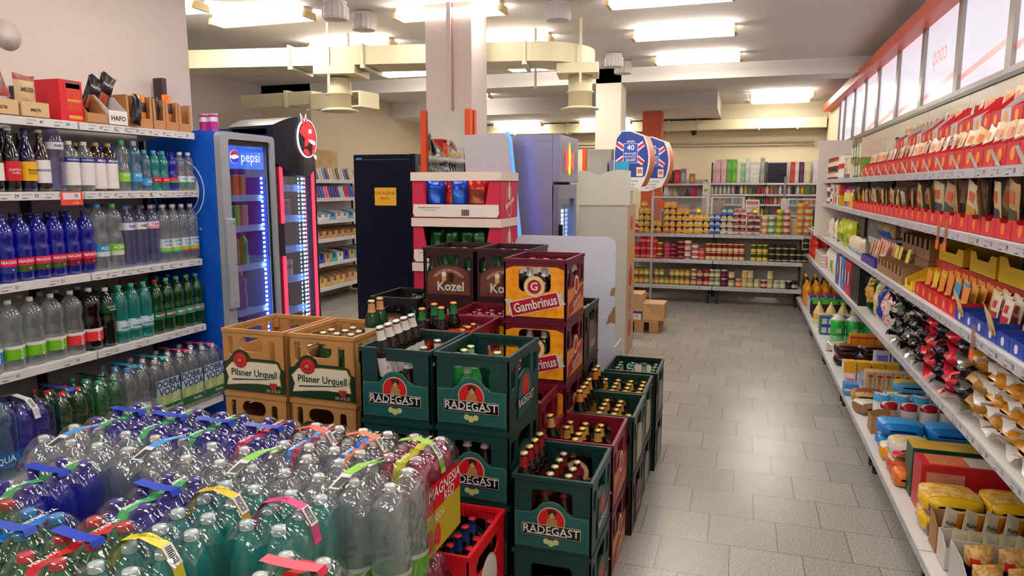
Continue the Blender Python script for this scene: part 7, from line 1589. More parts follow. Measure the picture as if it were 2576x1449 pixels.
 for i in range(5):
  pouch_kit('grain_bag', 0.11, 0.11, 0.09, mat((236, 196, 120), 0.3, noise=0.2), ((0.1, 0.9, 0.0, 0.5, mat((40, 110, 206), 0.35)),), (), 40 + i, 8).put((X + 0.26, 6.3 - 0.1 * i, z + 0.132), 'amber grain bag on top of the pale grey carton, %s from the far end' % nth(i + 1), 'bag', 'amber bags on the grey carton', B2)
 def bars(y0, n, w, tcol, bcol, bcol2, lab, g, x=X, zz=z, hb=0.05, hf=0.05, hh=0.15, per=2, em=None):
  for i in range(n):
   redtray(w, 0.2, hb, hf, (60, 40, 120), tcol, em).put((x + 0.105, y0 - (w + 0.005) * i, zz), lab[0] % nth(i + 1), 'carton', g[0], B2)
   for j in range(per):
    sachet(bcol if (i + j) % 2 else bcol2, (236, 230, 220), w * 0.85, hh, 0.014, j).put((x + 0.05 + 0.05 * j, y0 - (w + 0.005) * i, zz + 0.012), lab[1] % nth(i + 1), 'sachet', g[1] + nth(i + 1), rot=(-0.2, 0.1, B2 + rnd.uniform(-0.2, 0.2)))
 bars(5.55, 6, 0.085, (70, 50, 150), (236, 150, 150), (236, 190, 120), ('small violet carton on the third food shelf, %s from the grain bags', 'pink pudding sachet in the violet carton, %s from the grain bags'), ('violet cartons', 'sachets in violet carton '))
 bars(5.6, 7, 0.085, (70, 50, 150), (236, 190, 170), (170, 200, 90), ('violet carton in the raised back row, %s from the far end', 'pink and green sachet in the raised violet carton, %s from the far end'), ('raised violet cartons', 'sachets in raised violet carton '), X + 0.21, z + 0.001, 0.13, 0.12, 0.16)
 bt = lambda w, hb, hf: tray_kit('shelf_carton', w, 0.26, hb, hf, (150, 112, 76), (120, 84, 54), None, None, (0, 0, 0), 0.02, hf * 0.5)
 for i in range(7):
  bt(0.1, 0.09, 0.085).put((X + 0.14, 4.92 - 0.106 * i, z), 'brown notched carton, nearly empty, %s from the violet ones' % nth(i + 1), 'carton', 'brown notched cartons', B2)
  if i in (0, 1, 3): sachet((236, 206, 90), (120, 170, 70), 0.08, 0.15, 0.014, i).put((X + 0.09, 4.92 - 0.106 * i, z + 0.012), 'yellow and green sachet standing in the brown carton, %s from the violet ones' % nth(i + 1), 'sachet', 'sachets in brown cartons', rot=(-0.15, 0, B2))
 for i in range(6):
  bt(0.11, 0.12, 0.11).put((X + 0.268, 4.9 - 0.116 * i, z + 0.1275), 'brown notched carton of the raised back row, %s from the far end' % nth(i + 1), 'carton', 'raised brown cartons', B2)
  for j in range(2): sachet((30, 26, 30) if (i + j) % 2 else (236, 226, 200), (226, 190, 60), 0.08, 0.16, 0.014, i % 4).put((X + 0.24 + 0.06 * j, 4.9 - 0.116 * i, z + 0.14), 'dark and cream sachet standing in the raised brown carton, %s from the far end' % nth(i + 1), 'sachet', 'sachets in raised carton ' + nth(i + 1), rot=(-0.12, 0, B2))
 box_kit('shelf_carton', 0.74, 0.27, 0.125, mat((130, 96, 66), 0.6, noise=0.05), ()).put((X + 0.265, 4.61, z), 'long brown carton under the raised brown ones', 'carton', None, B2)
 # yellow cartons
 yc = (240, 196, 30)
 for i, (y, x, zz, w, d, hb, hf, t) in enumerate(((4.07, X + 0.12, z, 0.17, 0.22, 0.11, 0.05, 'low yellow carton at the shelf edge beside the brown ones'), (3.95, X + 0.278, z + 0.15, 0.42, 0.24, 0.14, 0.08, 'long yellow carton behind, over the brown back row'), (3.46, X + 0.278, z + 0.15, 0.34, 0.24, 0.15, 0.09, 'yellow carton in the back row above the orange sachets'), (3.05, X + 0.278, z + 0.15, 0.40, 0.24, 0.15, 0.1, 'yellow carton in the back row above the blue cartons'), (2.6, X + 0.278, z + 0.15, 0.42, 0.24, 0.15, 0.1, 'nearest yellow carton in the back row'))):
  tray_kit('shelf_carton', w, d, hb, hf, yc, (110, 74, 44), None, None, (0, 0, 0), 0.02, 0.03).put((x, y, zz), t, 'carton', 'yellow cartons', B2)
 box_kit('shelf_carton', 1.95, 0.23, 0.146, mat((206, 60, 40), 0.6), ()).put((X + 0.284, 3.30, z), 'long dark red carton under the yellow back row', 'carton', None, B2)
 for i in range(3): sachet((236, 226, 206), (70, 130, 60), 0.07, 0.17, 0.014, i).put((X + 0.22, 3.36 - 0.09 * i, z + 0.165), 'white and green sachet standing in the yellow back carton, %s from the far end' % nth(i + 1), 'sachet', 'sachets in the yellow back row', rot=(-0.1, 0, B2))
 # orange sachets filed upright in red and white cartons
 for i in range(6):
  y = 3.84 - 0.118 * i
  redtray(0.112, 0.26, 0.07, 0.062, (226, 222, 226), (214, 26, 40), (246, 140, 40)).put((X + 0.135, y, z), 'red and white carton of orange vanilla sugar sachets, %s from the yellow one' % nth(i + 1), 'carton', 'cartons of orange sachets', B2)
  for j in range(8 if i < 5 else 6):
   c = (246, 150, 40) if i < 3 else ((240, 170, 60) if j % 3 else (246, 140, 50))
   if i == 1 and j < 2: c = (240, 206, 60)
   if i == 4 and j < 2: c = (60, 150, 206)
   sachet(c, (236, 110, 40) if j % 2 else (250, 190, 90), 0.092, 0.12, 0.009, j % 4).put((X + 0.04 + 0.028 * j, y, z + 0.006), 'orange vanilla sugar sachet filed in the red and white carton, %s from the yellow one' % nth(i + 1), 'sachet', 'orange sachets in carton ' + nth(i + 1), rot=(-0.12 - 0.02 * (j % 3), 0, B2))
 # blue cartons with cream sachets
 bl = (36, 66, 176)
 for i in range(8):
  y = 3.13 - 0.122 * i
  redtray(0.117, 0.27, 0.055, 0.05, (176, 176, 196), bl, (236, 236, 240)).put((X + 0.14, y, z), 'blue baking goods carton, %s from the orange sachets' % nth(i + 1), 'carton', 'blue baking cartons', B2)
  for j in range(6):
   c, c2 = ((240, 214, 150), (236, 170, 70)) if i in (0, 3, 4) else ((240, 226, 206), (206, 60, 60)) if i in (1, 2, 6) else ((50, 80, 190), (236, 206, 90))
   hh = 0.155 if i in (5, 7) else 0.125
   lean = i in (0, 3) and j == 0
   sachet(c, c2, 0.095, hh, 0.011, j % 4, (220, 40, 60) if i in (1, 2) else None).put((X + (0.02 if lean else 0.075) + 0.032 * j, y, z + 0.006), '%s sachet filed in the blue carton, %s from the orange ones' % ('yellow' if i in (0, 3, 4) else 'cream and red' if i in (1, 2, 6) else 'big blue', nth(i + 1)), 'sachet', 'sachets in blue carton ' + nth(i + 1), rot=(0.35 if lean else -0.14, 0.3 if lean else 0, B2))
 # ---- R4
 z = 0.7315
 K = pet('small', 'clear', (240, 130, 40))
 rb = cached('ketchup', lambda: MB().lathe(PR['mat'][0], mat((214, 40, 20), 0.15, noise=0.05), 18, cap=False).mesh('sauce_bottle'))
 for i in range(8):
  kk = Kit('sauce_bottle', rb, [('cap', pet_cap((240, 120, 40), 0.018, 0.025), (0, 0, 0.298)), ('label', MB().lathe(band(PR['mat'][0], 0.06, 0.14), mat((226, 60, 30), 0.4, noise=0.3), 16, cap=False).mesh('label'))])
  kk.put((X + 0.06 + 0.1 * (i % 2), 9.75 - 0.085 * i, z), 'red sauce bottle with orange cap in the far corner, %s along the fourth food shelf' % nth(i + 1), 'bottle', 'sauce bottles', B2).scale = (1, 1, 0.8)
 for i in range(4):
  for st in range(2):
   can_kit('round_pack', 0.09, 0.07, (226, 216, 206), (232, 222, 212), ((206, 180, 170), 0.3, 0.6), None).put((X + 0.1, 8.92 - 0.2 * i, z + 0.0 + 0.172 + 0.0715 * st if i < 0 else z + 0.0715 * st), 'flat round cream pack on the fourth food shelf, %s from the sauce bottles, %s' % (nth(i + 1), ('below', 'on top')[st]), 'pack', 'round packs', 0)
 for i, (c, t) in enumerate((((236, 120, 170), 'pink and white'), ((240, 236, 226), 'white'), ((120, 170, 60), 'green and white'), ((236, 226, 210), 'cream'), ((226, 190, 150), 'sand'))):
  pouch_kit('food_bag', 0.14, 0.23, 0.08, mat((240, 232, 224), 0.3, noise=0.1, bump=0.4), ((0.0, 1.0, 0.1, 0.6, mat(c, 0.35, noise=0.2)),), (), 50 + i).put((X + 0.075, 8.05 - 0.2 * i, z), '%s flour bag on the fourth food shelf, %s from the round packs' % (t, nth(i + 1)), 'bag', 'flour bags on the fourth shelf', B2)
 for i in range(11):
  c = ((30, 90, 190), (30, 90, 190), (200, 60, 50), (236, 226, 226), (60, 140, 210), (60, 140, 210), (40, 120, 210), (206, 30, 50), (214, 30, 50), (206, 24, 60), (200, 30, 50))[i]
  box_kit('food_box', 0.07, 0.16, 0.26, mat(c, 0.35, noise=0.08), ((0.15, 0.85, 0.3, 0.7, mat((236, 236, 240) if i % 2 else (30, 50, 120), 0.4, noise=0.2), 'f'), (0.1, 0.9, 0.1, 0.9, mat(tuple(int(v * 0.85) for v in c), 0.35, noise=0.25), 'r'))).put((X + 0.09, 6.95 - 0.085 * i, z), 'tall slim %s box on the fourth food shelf, %s from the flour bags' % ('blue' if c[2] > c[0] else 'red' if c[1] < 100 else 'pale', nth(i + 1)), 'box', 'tall slim boxes', B2)
 for i in range(4):
  box_kit('food_box', 0.085, 0.2, 0.27, mat((24, 24, 28), 0.4, noise=0.1), ((0.2, 0.8, 0.6, 0.85, mat((70, 70, 74), 0.4), 'f'), (0.2, 0.8, 0.6, 0.8, mat((66, 66, 70), 0.4), 'r'))).put((X + 0.11 + 0.0 * i, 5.98 - 0.1 * i, z), 'tall black food box on the fourth food shelf, %s from the red ones' % nth(i + 1), 'box', 'tall black boxes', B2)
 # pasta bags lying with their ends to the aisle
 def lying(x, y, zz, L, w, h, m, m2, t, g, end=None, s=0, rz=0.0, nm='pasta_bag'):
  k = cached(('ly', L, w, h, m.name, m2.name if m2 else '', end.name if end else '', s), lambda: lying_kit(nm, L, w, h, m, m2, end, s))
  return k.put((x, y, zz), t, 'bag', g, B2 + rz)
 def lying_kit(nm, L, w, h, m, m2, end, s):
  r = random.Random(s); p = [r.uniform(0, 6) for _ in range(3)]
  def f(u, v):
   a = 2 * PI * v; q = max(0.02, 1 - abs(2 * u - 1) ** 7) ** 0.5
   e = 0.55
   cx = math.copysign(abs(math.cos(a)) ** e, math.cos(a)); sx = math.copysign(abs(math.sin(a)) ** e, math.sin(a))
   bump_ = 1 + 0.035 * math.sin(6 * u + 2 * a + p[0]) + 0.03 * math.sin(13 * u + p[1])
   return (w / 2 * cx * (0.5 + 0.5 * q) * bump_, L * (u - 0.5), h / 2 + h / 2 * sx * q * min(1, bump_))
  b = MB().grid(f, 14, 16, m)
  parts = []
  if m2:
   def g(u, v):
    x, y, zq = f(0.12 + 0.76 * u, 0.08 + 0.34 * v); return (x * 1.01, y, zq + 0.0012)
   parts.append(('clear_window', MB().grid(g, 8, 6, m2).mesh('clear_window')))
  if end:
   fl = MB()
   fl.grid(lambda u, v: ((v - 0.5) * w * 0.95, -L / 2 - 0.004 - 0.035 * (1 - u) + 0.006 * math.sin(9 * v + p[2]), h * 0.5 + (1 - u) * h * 0.28 * math.sin(5 * v + p[1]) + 0.006 * math.sin(20 * v)), 3, 8, end)
   parts.append(('crimped_end', fl.mesh('crimped_end')))
  return Kit(nm, b.mesh(nm), parts)
 gold = speckle('b07818', 'e8b848', 70, 0.35, 0.35, 0.65); gold2 = speckle('a06a10', 'dca838', 140, 0.35, 0.35, 0.62)
 foil = mat((46, 44, 50), 0.16, 0.75, noise=0.4, nscale=25, bump=0.8); sil = mat((190, 186, 180), 0.16, 0.8, noise=0.3, nscale=25, bump=0.8)
 grn = mat((16, 70, 40), 0.22, 0.2, noise=0.4, nscale=30, bump=0.6)
 for i in range(3):
  pouch_kit('pasta_bag', 0.17, 0.27, 0.11, grn, ((0.2, 0.85, 0.3, 0.98, gold),), (), 60 + i, 10, 0.05, 0.15, child='clear_window').put((X + 0.075 + 0.14 * i, 5.30 + 0.02 * i, z), 'upright green pasta bag with golden noodles in its window, %s from the shelf edge' % nth(i + 1), 'bag', 'green pasta bags', B2 + 0.25)
 for i, (y, c, t) in enumerate(((5.10, speckle('d8b878', 'f2e2b8', 22, 0.4), 'pale shell'), (4.95, mat((30, 60, 160), 0.25, 0.1, noise=0.2, bump=0.5), 'blue'), (4.80, speckle('c81c40', 'f4dcdc', 60, 0.3, 0.42, 0.52), 'red and white twirl'), (4.66, speckle('c81c40', 'f4dcdc', 60, 0.3, 0.42, 0.52), 'second red and white twirl'), (4.52, grn, 'dark green'))):
  pouch_kit('pasta_bag', 0.13, 0.25 - 0.01 * i, 0.1, c, ((0.3, 0.8, 0.35, 0.8, mat((226, 206, 190), 0.3, noise=0.3)),) if i in (3, 4) else (), (), 64 + i, 10, 0.05, 0.14).put((X + 0.08, y, z), 'upright %s pasta bag beside the green ones, fourth food shelf' % t, 'bag', 'upright pasta bags', B2 + 0.1)
 rows = [(4.36, 0.1, 3, foil, gold, foil, 'dark foil'), (4.2, 0.1, 3, foil, gold, sil, 'dark foil'), (4.04, 0.1, 3, foil, gold, foil, 'dark foil'), (3.87, 0.095, 3, foil, gold, sil, 'dark foil'), (3.70, 0.09, 3, mat((206, 30, 56), 0.25, 0.3, noise=0.3, bump=0.6), gold, foil, 'red foil'), (3.53, 0.09, 3, foil, gold2, mat((214, 40, 60), 0.25, 0.3, noise=0.3, bump=0.6), 'dark foil'), (3.36, 0.09, 3, mat((206, 30, 56), 0.25, 0.3, noise=0.3, bump=0.6), gold2, foil, 'red foil'), (3.19, 0.088, 3, foil, gold2, mat((214, 40, 60), 0.25, 0.3, noise=0.3, bump=0.6), 'dark foil'), (3.02, 0.085, 3, gold2, None, sil, 'clear vermicelli')]
 for i, (y, h, n, m, m2, e, t) in enumerate(rows):
  for st in range(n):
   lying(X + 0.205, y, z + (h + 0.001) * st, 0.36, 0.155, h, m, m2, '%s pasta bag lying end-on, %s row after the upright bags, %s layer' % (t, nth(i + 1), ('bottom', 'middle', 'top')[st]), 'lying pasta bags', e, i * 3 + st, rnd.uniform(-0.05, 0.05))
 ob_ = mat((246, 168, 36), 0.22, noise=0.12, nscale=25, bump=0.4)
 od = speckle('d88a1c', 'f6b848', 200, 0.3, 0.4, 0.6)
 we = mat((236, 232, 230), 0.25, 0.1, noise=0.1, bump=0.5)
 for i in range(6):
  for st in range(4 if i < 5 else 3):
   lying(X + 0.215, 2.85 - 0.155 * i, z + 0.0725 * st, 0.34, 0.145, 0.072, ob_ if (i + st) % 3 else od, None, 'orange lentil bag lying end-on after the pasta, %s row, %s from below' % (nth(i + 1), nth(st + 1)), 'orange lentil bags', we, 40 + i * 4 + st, rnd.uniform(-0.06, 0.06), 'lentil_bag')
 # ---- base shelf: ranks across the shelf
 z = 0.1665; X = 0.745
 oil = cached('oil', lambda: MB().lathe(PR['kor'][0], mat((60, 20, 10), 0.1, noise=0.05), 16, cap=False).mesh('oil_bottle'))
 oil2 = cached('oil2', lambda: MB().lathe(PR['mat'][0], mat((236, 160, 30), 0.1, noise=0.05), 16, cap=False).mesh('oil_bottle'))
 yl = pet_cap((246, 176, 30), 0.017, 0.024)
 dl = MB().lathe(band(PR['kor'][0], 0.06, 0.15), mat((170, 40, 30), 0.4, noise=0.3), 16, cap=False).mesh('label')
 for i in range(4):
  for j in range(2):
   Kit('oil_bottle', oil, [('cap', yl, (0, 0, 0.30)), ('label', dl)]).put((X + 0.06 + 0.11 * i, 9.72 - 0.12 * j, z), 'dark red oil bottle with yellow cap in the far corner of the bottom food shelf', 'bottle', 'dark oil bottles', B2)
 for i in range(4):
  for j in range(4):
   Kit('oil_bottle', oil2, [('cap', yl, (0, 0, 0.30))]).put((X + 0.055 + 0.1 * i, 9.46 - 0.1 * j, z), 'golden oil bottle with orange cap on the bottom food shelf', 'bottle', 'golden oil bottles', 0).scale = (1, 1, 0.85)
 def rank(y, x0, n, step, kit, t, cat, g, rz=0.0, zz=z, sc=None):
  for i in range(n):
   kit.put((x0 + step * i, y, zz), t % nth(i + 1), cat, g, rz + rnd.uniform(-0.03, 0.03), scale=sc)
 def capbox(c, b): return box_kit('drink_carton', 0.075, 0.075, 0.18, mat(b, 0.4, noise=0.12), ((0, 1, 0.82, 1, mat(c, 0.4), 'f'), (0, 1, 0, 1, mat(c, 0.35), 't')))
 for j, (c, b, t) in enumerate((((226, 50, 44), (226, 226, 232), 'red-topped'), ((50, 80, 206), (226, 226, 232), 'blue-topped'), ((90, 190, 60), (60, 20, 60), 'green-topped'), ((90, 190, 60), (50, 16, 50), 'plum green-topped'))):
  rank(9.0 - 0.2 * j, X + 0.07, 5, 0.09, capbox(c, b), t + ' drink carton on the bottom food shelf, %s from the aisle edge', 'carton', t + ' drink cartons')
 cone = cached('cone', lambda: MB().lathe([(0.05, 0), (0.055, 0.01), (0.055, 0.11), (0.03, 0.17), (0.012, 0.2), (0.016, 0.22)], mat((240, 216, 150), 0.3, noise=0.15, bump=0.3), 14).mesh('sauce_bag'))
 rank(8.05, X + 0.07, 4, 0.115, Kit('sauce_bag', cone, [('label', MB().lathe([(0.0562, 0.04), (0.0562, 0.1)], mat((236, 176, 50), 0.4, noise=0.2), 14, cap=False).mesh('label'))]), 'cream cone-topped bag on the bottom food shelf, %s from the aisle edge', 'bag', 'cone-topped bags')
 mp = box_kit('multipack', 0.13, 0.12, 0.085, mat((40, 90, 180), 0.3, noise=0.15), ((0.1, 0.45, 0.2, 0.85, mat((206, 206, 200), 0.3, noise=0.3), 'f'), (0.55, 0.9, 0.2, 0.85, mat((206, 206, 200), 0.3, noise=0.3), 'f'), (0, 0.1, 0, 1, mat((50, 140, 60), 0.3), 'f')))
 for st in range(2): rank(7.45, X + 0.085, 3, 0.14, mp, 'blue and green multipack of tins, %s from the aisle edge, {} layer'.format(('lower', 'upper')[st]), 'multipack', 'multipacks', 0, z + 0.086 * st)
 rank(7.75, X + 0.09, 3, 0.13, pouch_kit('food_bag', 0.12, 0.15, 0.08, mat((226, 200, 150), 0.3, noise=0.4, nscale=50), (), (), 71), 'speckled tan bag behind the multipacks, %s from the aisle edge', 'bag', 'speckled tan bags')
 gr = cached('groll', lambda: MB().lathe([(0.058, 0), (0.062, 0.006), (0.062, 0.15), (0.04, 0.165), (0.015, 0.168)], mat((40, 180, 60), 0.25, noise=0.1, bump=0.3), 18).mesh('green_pack'))
 GK = Kit('sugar_pack', gr, [('top_film', MB().lathe([(0.0625, 0.135), (0.063, 0.15), (0.04, 0.168), (0.03, 0.185), (0.0001, 0.188)], mat((226, 236, 226), 0.2, noise=0.1, bump=0.5), 16).mesh('top_film')), ('label', MB().box((-0.022, -0.0645, 0.03), (0.022, -0.0632, 0.07), mat((170, 190, 170), 0.4, noise=0.3)).mesh('label'))])
 rank(7.0, X + 0.13, 3, 0.13, GK, 'round bright green pack on the bottom food shelf, %s from the aisle edge', 'pack', 'bright green packs', 0, z + 0.08)
 rank(7.0, X + 0.13, 3, 0.13, can_kit('round_pack', 0.062, 0.078, (226, 226, 226), (120, 206, 130), None, None), 'pale green round pack under the bright green ones, %s from the aisle edge', 'pack', 'pale green packs')
 og = box_kit('sugar_box', 0.062, 0.10, 0.155, mat((236, 150, 30), 0.4, noise=0.06), ((0, 1, 0.8, 0.9, mat((206, 50, 40), 0.4), 'f'), (0.1, 0.9, 0.3, 0.7, mat((226, 130, 24), 0.4, noise=0.2), 'f'), (0, 1, 0.0, 0.08, mat((226, 206, 170), 0.4), 'f')))
 rank(6.70, X + 0.22, 4, 0.066, og, 'orange sugar box, %s of the row from the aisle side', 'box', 'orange sugar boxes')
 rank(6.66, X + 0.08, 1, 0.1, pouch_kit('food_bag', 0.16, 0.09, 0.1, mat((226, 220, 206), 0.15, 0.3, noise=0.3, bump=0.6), (), (), 73), 'crumpled clear bag before the orange boxes (%s)', 'bag', None)
 rank(6.42, X + 0.10, 2, 0.14, box_kit('napkin_pack', 0.13, 0.12, 0.10, mat((236, 240, 246), 0.3, noise=0.05), ((0, 1, 0.1, 0.4, mat((60, 110, 206), 0.35), 'f'), (0, 1, 0.6, 0.75, mat((60, 110, 206), 0.35), 'f'))), 'white pack with blue stripes, %s from the aisle edge', 'pack', 'blue-striped packs')
 cof = mat((50, 22, 16), 0.25, 0.1, noise=0.4, nscale=14)
 for st in range(2):
  for i in range(2):
   lying(X + 0.10 + 0.19 * i, 6.15, z + 0.086 * st, 0.13, 0.18, 0.085, cof, mat((150, 70, 40), 0.3, noise=0.5, nscale=25), 'dark brown coffee bag with bean print, %s from the aisle edge, %s layer' % (nth(i + 1), ('lower', 'upper')[st]), 'coffee bags', None, 80 + st, PI / 2, 'coffee_bag')
 rank(5.86, X + 0.3, 2, 0.11, box_kit('salt_pack', 0.10, 0.10, 0.19, mat((206, 210, 236), 0.35, noise=0.04), ((0.15, 0.85, 0.15, 0.9, mat((110, 120, 206), 0.35), 'f'), (0.25, 0.75, 0.05, 0.15, mat((236, 236, 240), 0.4), 'f'))), 'pale pack with violet-blue panel near the shelf back, %s of two', 'pack', 'violet-blue packs')
 yw = box_kit('food_box', 0.085, 0.09, 0.15, mat((240, 240, 240), 0.4, noise=0.03), ((0, 1, 0.45, 1, mat((246, 180, 30), 0.4), 'f'), (0, 1, 0, 1, mat((246, 190, 60), 0.4), 't')))
 rank(5.66, X + 0.055, 4, 0.094, yw, 'yellow and white box, %s from the aisle edge', 'box', 'yellow and white boxes')
 rank(5.56, X + 0.165, 1, 0.1, box_kit('food_box', 0.08, 0.09, 0.10, mat((150, 170, 236), 0.4), ((0, 1, 0.5, 1, mat((236, 240, 246), 0.4), 'f'),)), 'small pale violet box before the tan boxes (%s)', 'box', None)
 rank(5.42, X + 0.03, 1, 0.1, box_kit('food_box', 0.05, 0.1, 0.09, mat((240, 170, 190), 0.4), ()), 'pink box at the shelf edge beside the tan boxes (%s)', 'box', None)
 tan = box_kit('sugar_box', 0.056, 0.10, 0.145, mat((216, 180, 136), 0.5, noise=0.05), ((0.05, 0.95, 0.02, 0.98, mat((222, 188, 146), 0.5, noise=0.05), 'f'),), (('OVÝ CUKR', 0.02, (60, 40, 26), 0.5, 0.36, 'f', PI / 2),))
 tan.parts.append(('emblem', MB().plate([(0.018 * math.cos(2 * PI * i / 16), 0.009 * math.sin(2 * PI * i / 16)) for i in range(16)], [], 0.0006, mat((200, 40, 40), 0.4)).mesh('emblem'), (0, -0.0515, 0.115)))
 rank(5.42, X + 0.155, 6, 0.0585, tan, 'tan sugar box with red oval and vertical lettering, %s of the row from the aisle', 'box', 'tan sugar boxes')
 rank(5.28, X + 0.02, 1, 0.1, box_kit('food_box', 0.09, 0.1, 0.08, mat((70, 150, 226), 0.4), ((0, 1, 0.4, 0.6, mat((236, 240, 246), 0.4), 'f'),)), 'light blue box at the shelf edge before the tan boxes (%s)', 'box', None)
 fruit = mat((206, 170, 90), 0.2, 0.1, noise=0.6, nscale=60, bump=0.5)
 lying(X + 0.1, 5.13, z, 0.13, 0.2, 0.08, fruit, mat((150, 60, 60), 0.3, noise=0.7, nscale=90), 'clear bag of dried fruit at the shelf edge before the tan boxes', 'dried fruit bags', None, 91, PI / 2, 'fruit_bag')
 lying(X + 0.32, 5.12, z, 0.13, 0.24, 0.085, mat((226, 222, 206), 0.25, noise=0.2, bump=0.4), mat((120, 170, 90), 0.35, noise=0.5, nscale=20), 'white and green flour bag lying before the tan boxes', 'lying flour bags', None, 92, PI / 2, 'flour_bag')
 lying(X + 0.36, 5.12, z + 0.086, 0.12, 0.22, 0.08, mat((90, 170, 226), 0.25, noise=0.1, bump=0.4), mat((236, 196, 60), 0.35, noise=0.2), 'blue and yellow bag lying on the white flour bag', 'lying flour bags', None, 93, PI / 2, 'flour_bag')
 lying(X + 0.06, 4.86, z, 0.14, 0.14, 0.08, mat((150, 110, 70), 0.25, noise=0.5, bump=0.5), mat((226, 216, 206), 0.3, noise=0.4), 'brown and cream bag tipped at the shelf edge', 'dried fruit bags', None, 94, PI / 2 + 0.4, 'fruit_bag')
 fl = lambda s: pouch_kit('flour_bag', 0.1, 0.155, 0.09, mat((236, 226, 196), 0.4, noise=0.1, nscale=20), ((0.0, 1.0, 0.75, 0.99, mat((60, 160, 226), 0.35)), (0.0, 1.0, 0.66, 0.75, mat((240, 200, 60), 0.35)), (0.15, 0.85, 0.2, 0.5, mat((150, 190, 100), 0.4, noise=0.3))), (), s, 8, 0.04, 0.04)
 rank(4.84, X + 0.2, 1, 0.1, fl(95), 'flour bag with blue top and yellow band, standing in front (%s)', 'bag', None)
 rank(4.74, X + 0.12, 4, 0.105, pouch_kit('flour_bag', 0.1, 0.17, 0.09, mat((240, 240, 240), 0.4, noise=0.04), ((0.0, 1.0, 0.72, 0.99, mat((70, 170, 236), 0.35, noise=0.1)),), (), 96, 8, 0.04, 0.04), 'white paper bag with sky blue top, %s of the row behind', 'bag', 'blue-topped paper bags')
 rank(4.62, X + 0.14, 4, 0.105, pouch_kit('flour_bag', 0.1, 0.15, 0.09, mat((240, 238, 236), 0.4, noise=0.04), ((0.0, 1.0, 0.74, 0.99, mat((178, 20, 44), 0.35)), (0.2, 0.8, 0.25, 0.6, mat((236, 216, 216), 0.4, noise=0.1))), (), 97, 8, 0.04, 0.04), 'white paper bag with crimson top, %s of the front row', 'bag', 'crimson-topped paper bags')
 tray_kit('shelf_carton', 0.12, 0.12, 0.12, 0.1, (176, 130, 90), (170, 124, 86)).put((X + 0.02 + 0.06, 4.5, z), 'empty brown carton corner at the shelf edge by the crimson-topped bags', 'carton', None, B2)
 blu = mat((24, 130, 220), 0.25, noise=0.1, nscale=12, bump=0.4)
 for st in range(2):
  for i in range(2):
   lying(X + 0.125 + 0.225 * i, 4.22 - 0.02 * i, z + 0.081 * st, 0.17, 0.222, 0.08, blu, mat((60, 160, 236), 0.3, noise=0.2), 'bright blue rice bag lying across the shelf, %s from the aisle, %s' % (nth(i + 1), ('below', 'on top')[st]), 'blue rice bags', None, 100 + st, PI / 2, 'rice_bag')
 lying(X + 0.07, 4.05, z, 0.12, 0.14, 0.085, mat((246, 170, 40), 0.25, noise=0.2, bump=0.4), mat((236, 226, 210), 0.3), 'yellow-orange bag end at the shelf edge beside the blue bags', 'oat bags', None, 103, PI / 2, 'oat_bag')
 oat = speckle('c8a878', 'ecd8b0', 160, 0.4)
 lying(X + 0.1, 3.86, z + 0.091, 0.15, 0.19, 0.09, mat((236, 226, 220), 0.3, noise=0.1), oat, 'white oat flake bag with red end, upper of the pile at the edge', 'oat bags', mat((214, 40, 60), 0.3), 104, PI / 2, 'oat_bag')
 lying(X + 0.1, 3.86, z, 0.15, 0.19, 0.09, mat((226, 90, 40), 0.25, noise=0.2, bump=0.4), oat, 'orange bag under the oat flakes at the shelf edge', 'oat bags', mat((214, 40, 60), 0.3), 105, PI / 2, 'oat_bag')
 lying(X + 0.06, 3.70, z, 0.12, 0.12, 0.08, mat((240, 120, 40), 0.25, noise=0.2, bump=0.4), None, 'small orange bag lowest at the shelf edge', 'oat bags', None, 106, PI / 2, 'oat_bag')
 gb = box_kit('food_box', 0.42, 0.13, 0.235, mat((16, 84, 66), 0.4, noise=0.1), ((0.0, 1, 0.0, 1, mat((210, 170, 60), 0.4, noise=0.5, nscale=8), 't'), (0.05, 0.3, 0.3, 0.8, mat((60, 130, 100), 0.4), 'f')))
 gb.put((X + 0.258, 3.62, z), 'large dark green box lying with orange and yellow top, by the oat bags', 'box', None, 0)
 rb2 = box_kit('food_box', 0.42, 0.15, 0.225, mat((200, 26, 46), 0.4, noise=0.1), ((0.08, 0.45, 0.1, 0.95, mat((236, 130, 80), 0.4, noise=0.5, nscale=30), 't'), (0.45, 0.7, 0.1, 0.9, mat((236, 226, 206), 0.4, noise=0.1), 't'), (0.05, 0.4, 0.15, 0.85, mat((226, 150, 130), 0.4, noise=0.3), 'f')), (('Adriana', 0.03, (250, 240, 236), 0.6, 0.5, 'f'),))
 rb2.put((X + 0.258, 3.455, z), 'large red pasta box lying in front of the green one', 'box', None, 0)
 yel = mat((246, 196, 30), 0.25, noise=0.08, bump=0.3); nvy = mat((24, 40, 130), 0.25, noise=0.1, bump=0.3)
 for st in range(2):
  for i in range(2):
   k = lying(X + 0.13 + 0.225 * i, 3.25, z + 0.086 * st, 0.19, 0.222, 0.085, yel if 1 else nvy, speckle('d8a038', 'f2cc70', 40, 0.35), 'yellow and navy pasta bag lying on its side, %s from the aisle, %s' % (nth(i + 1), ('below', 'on top')[st]), 'yellow and navy bags', None, 110 + st, PI / 2, 'pasta_bag')
   nb = MB().grid(lambda u, v: (-0.0972 + 0.002 * math.sin(9 * v), (v - 0.5) * 0.22, 0.005 + 0.05 * u), 3, 6, nvy)
   ob('navy_side', nb.mesh('navy_side'), k)
 br = (170, 124, 82)
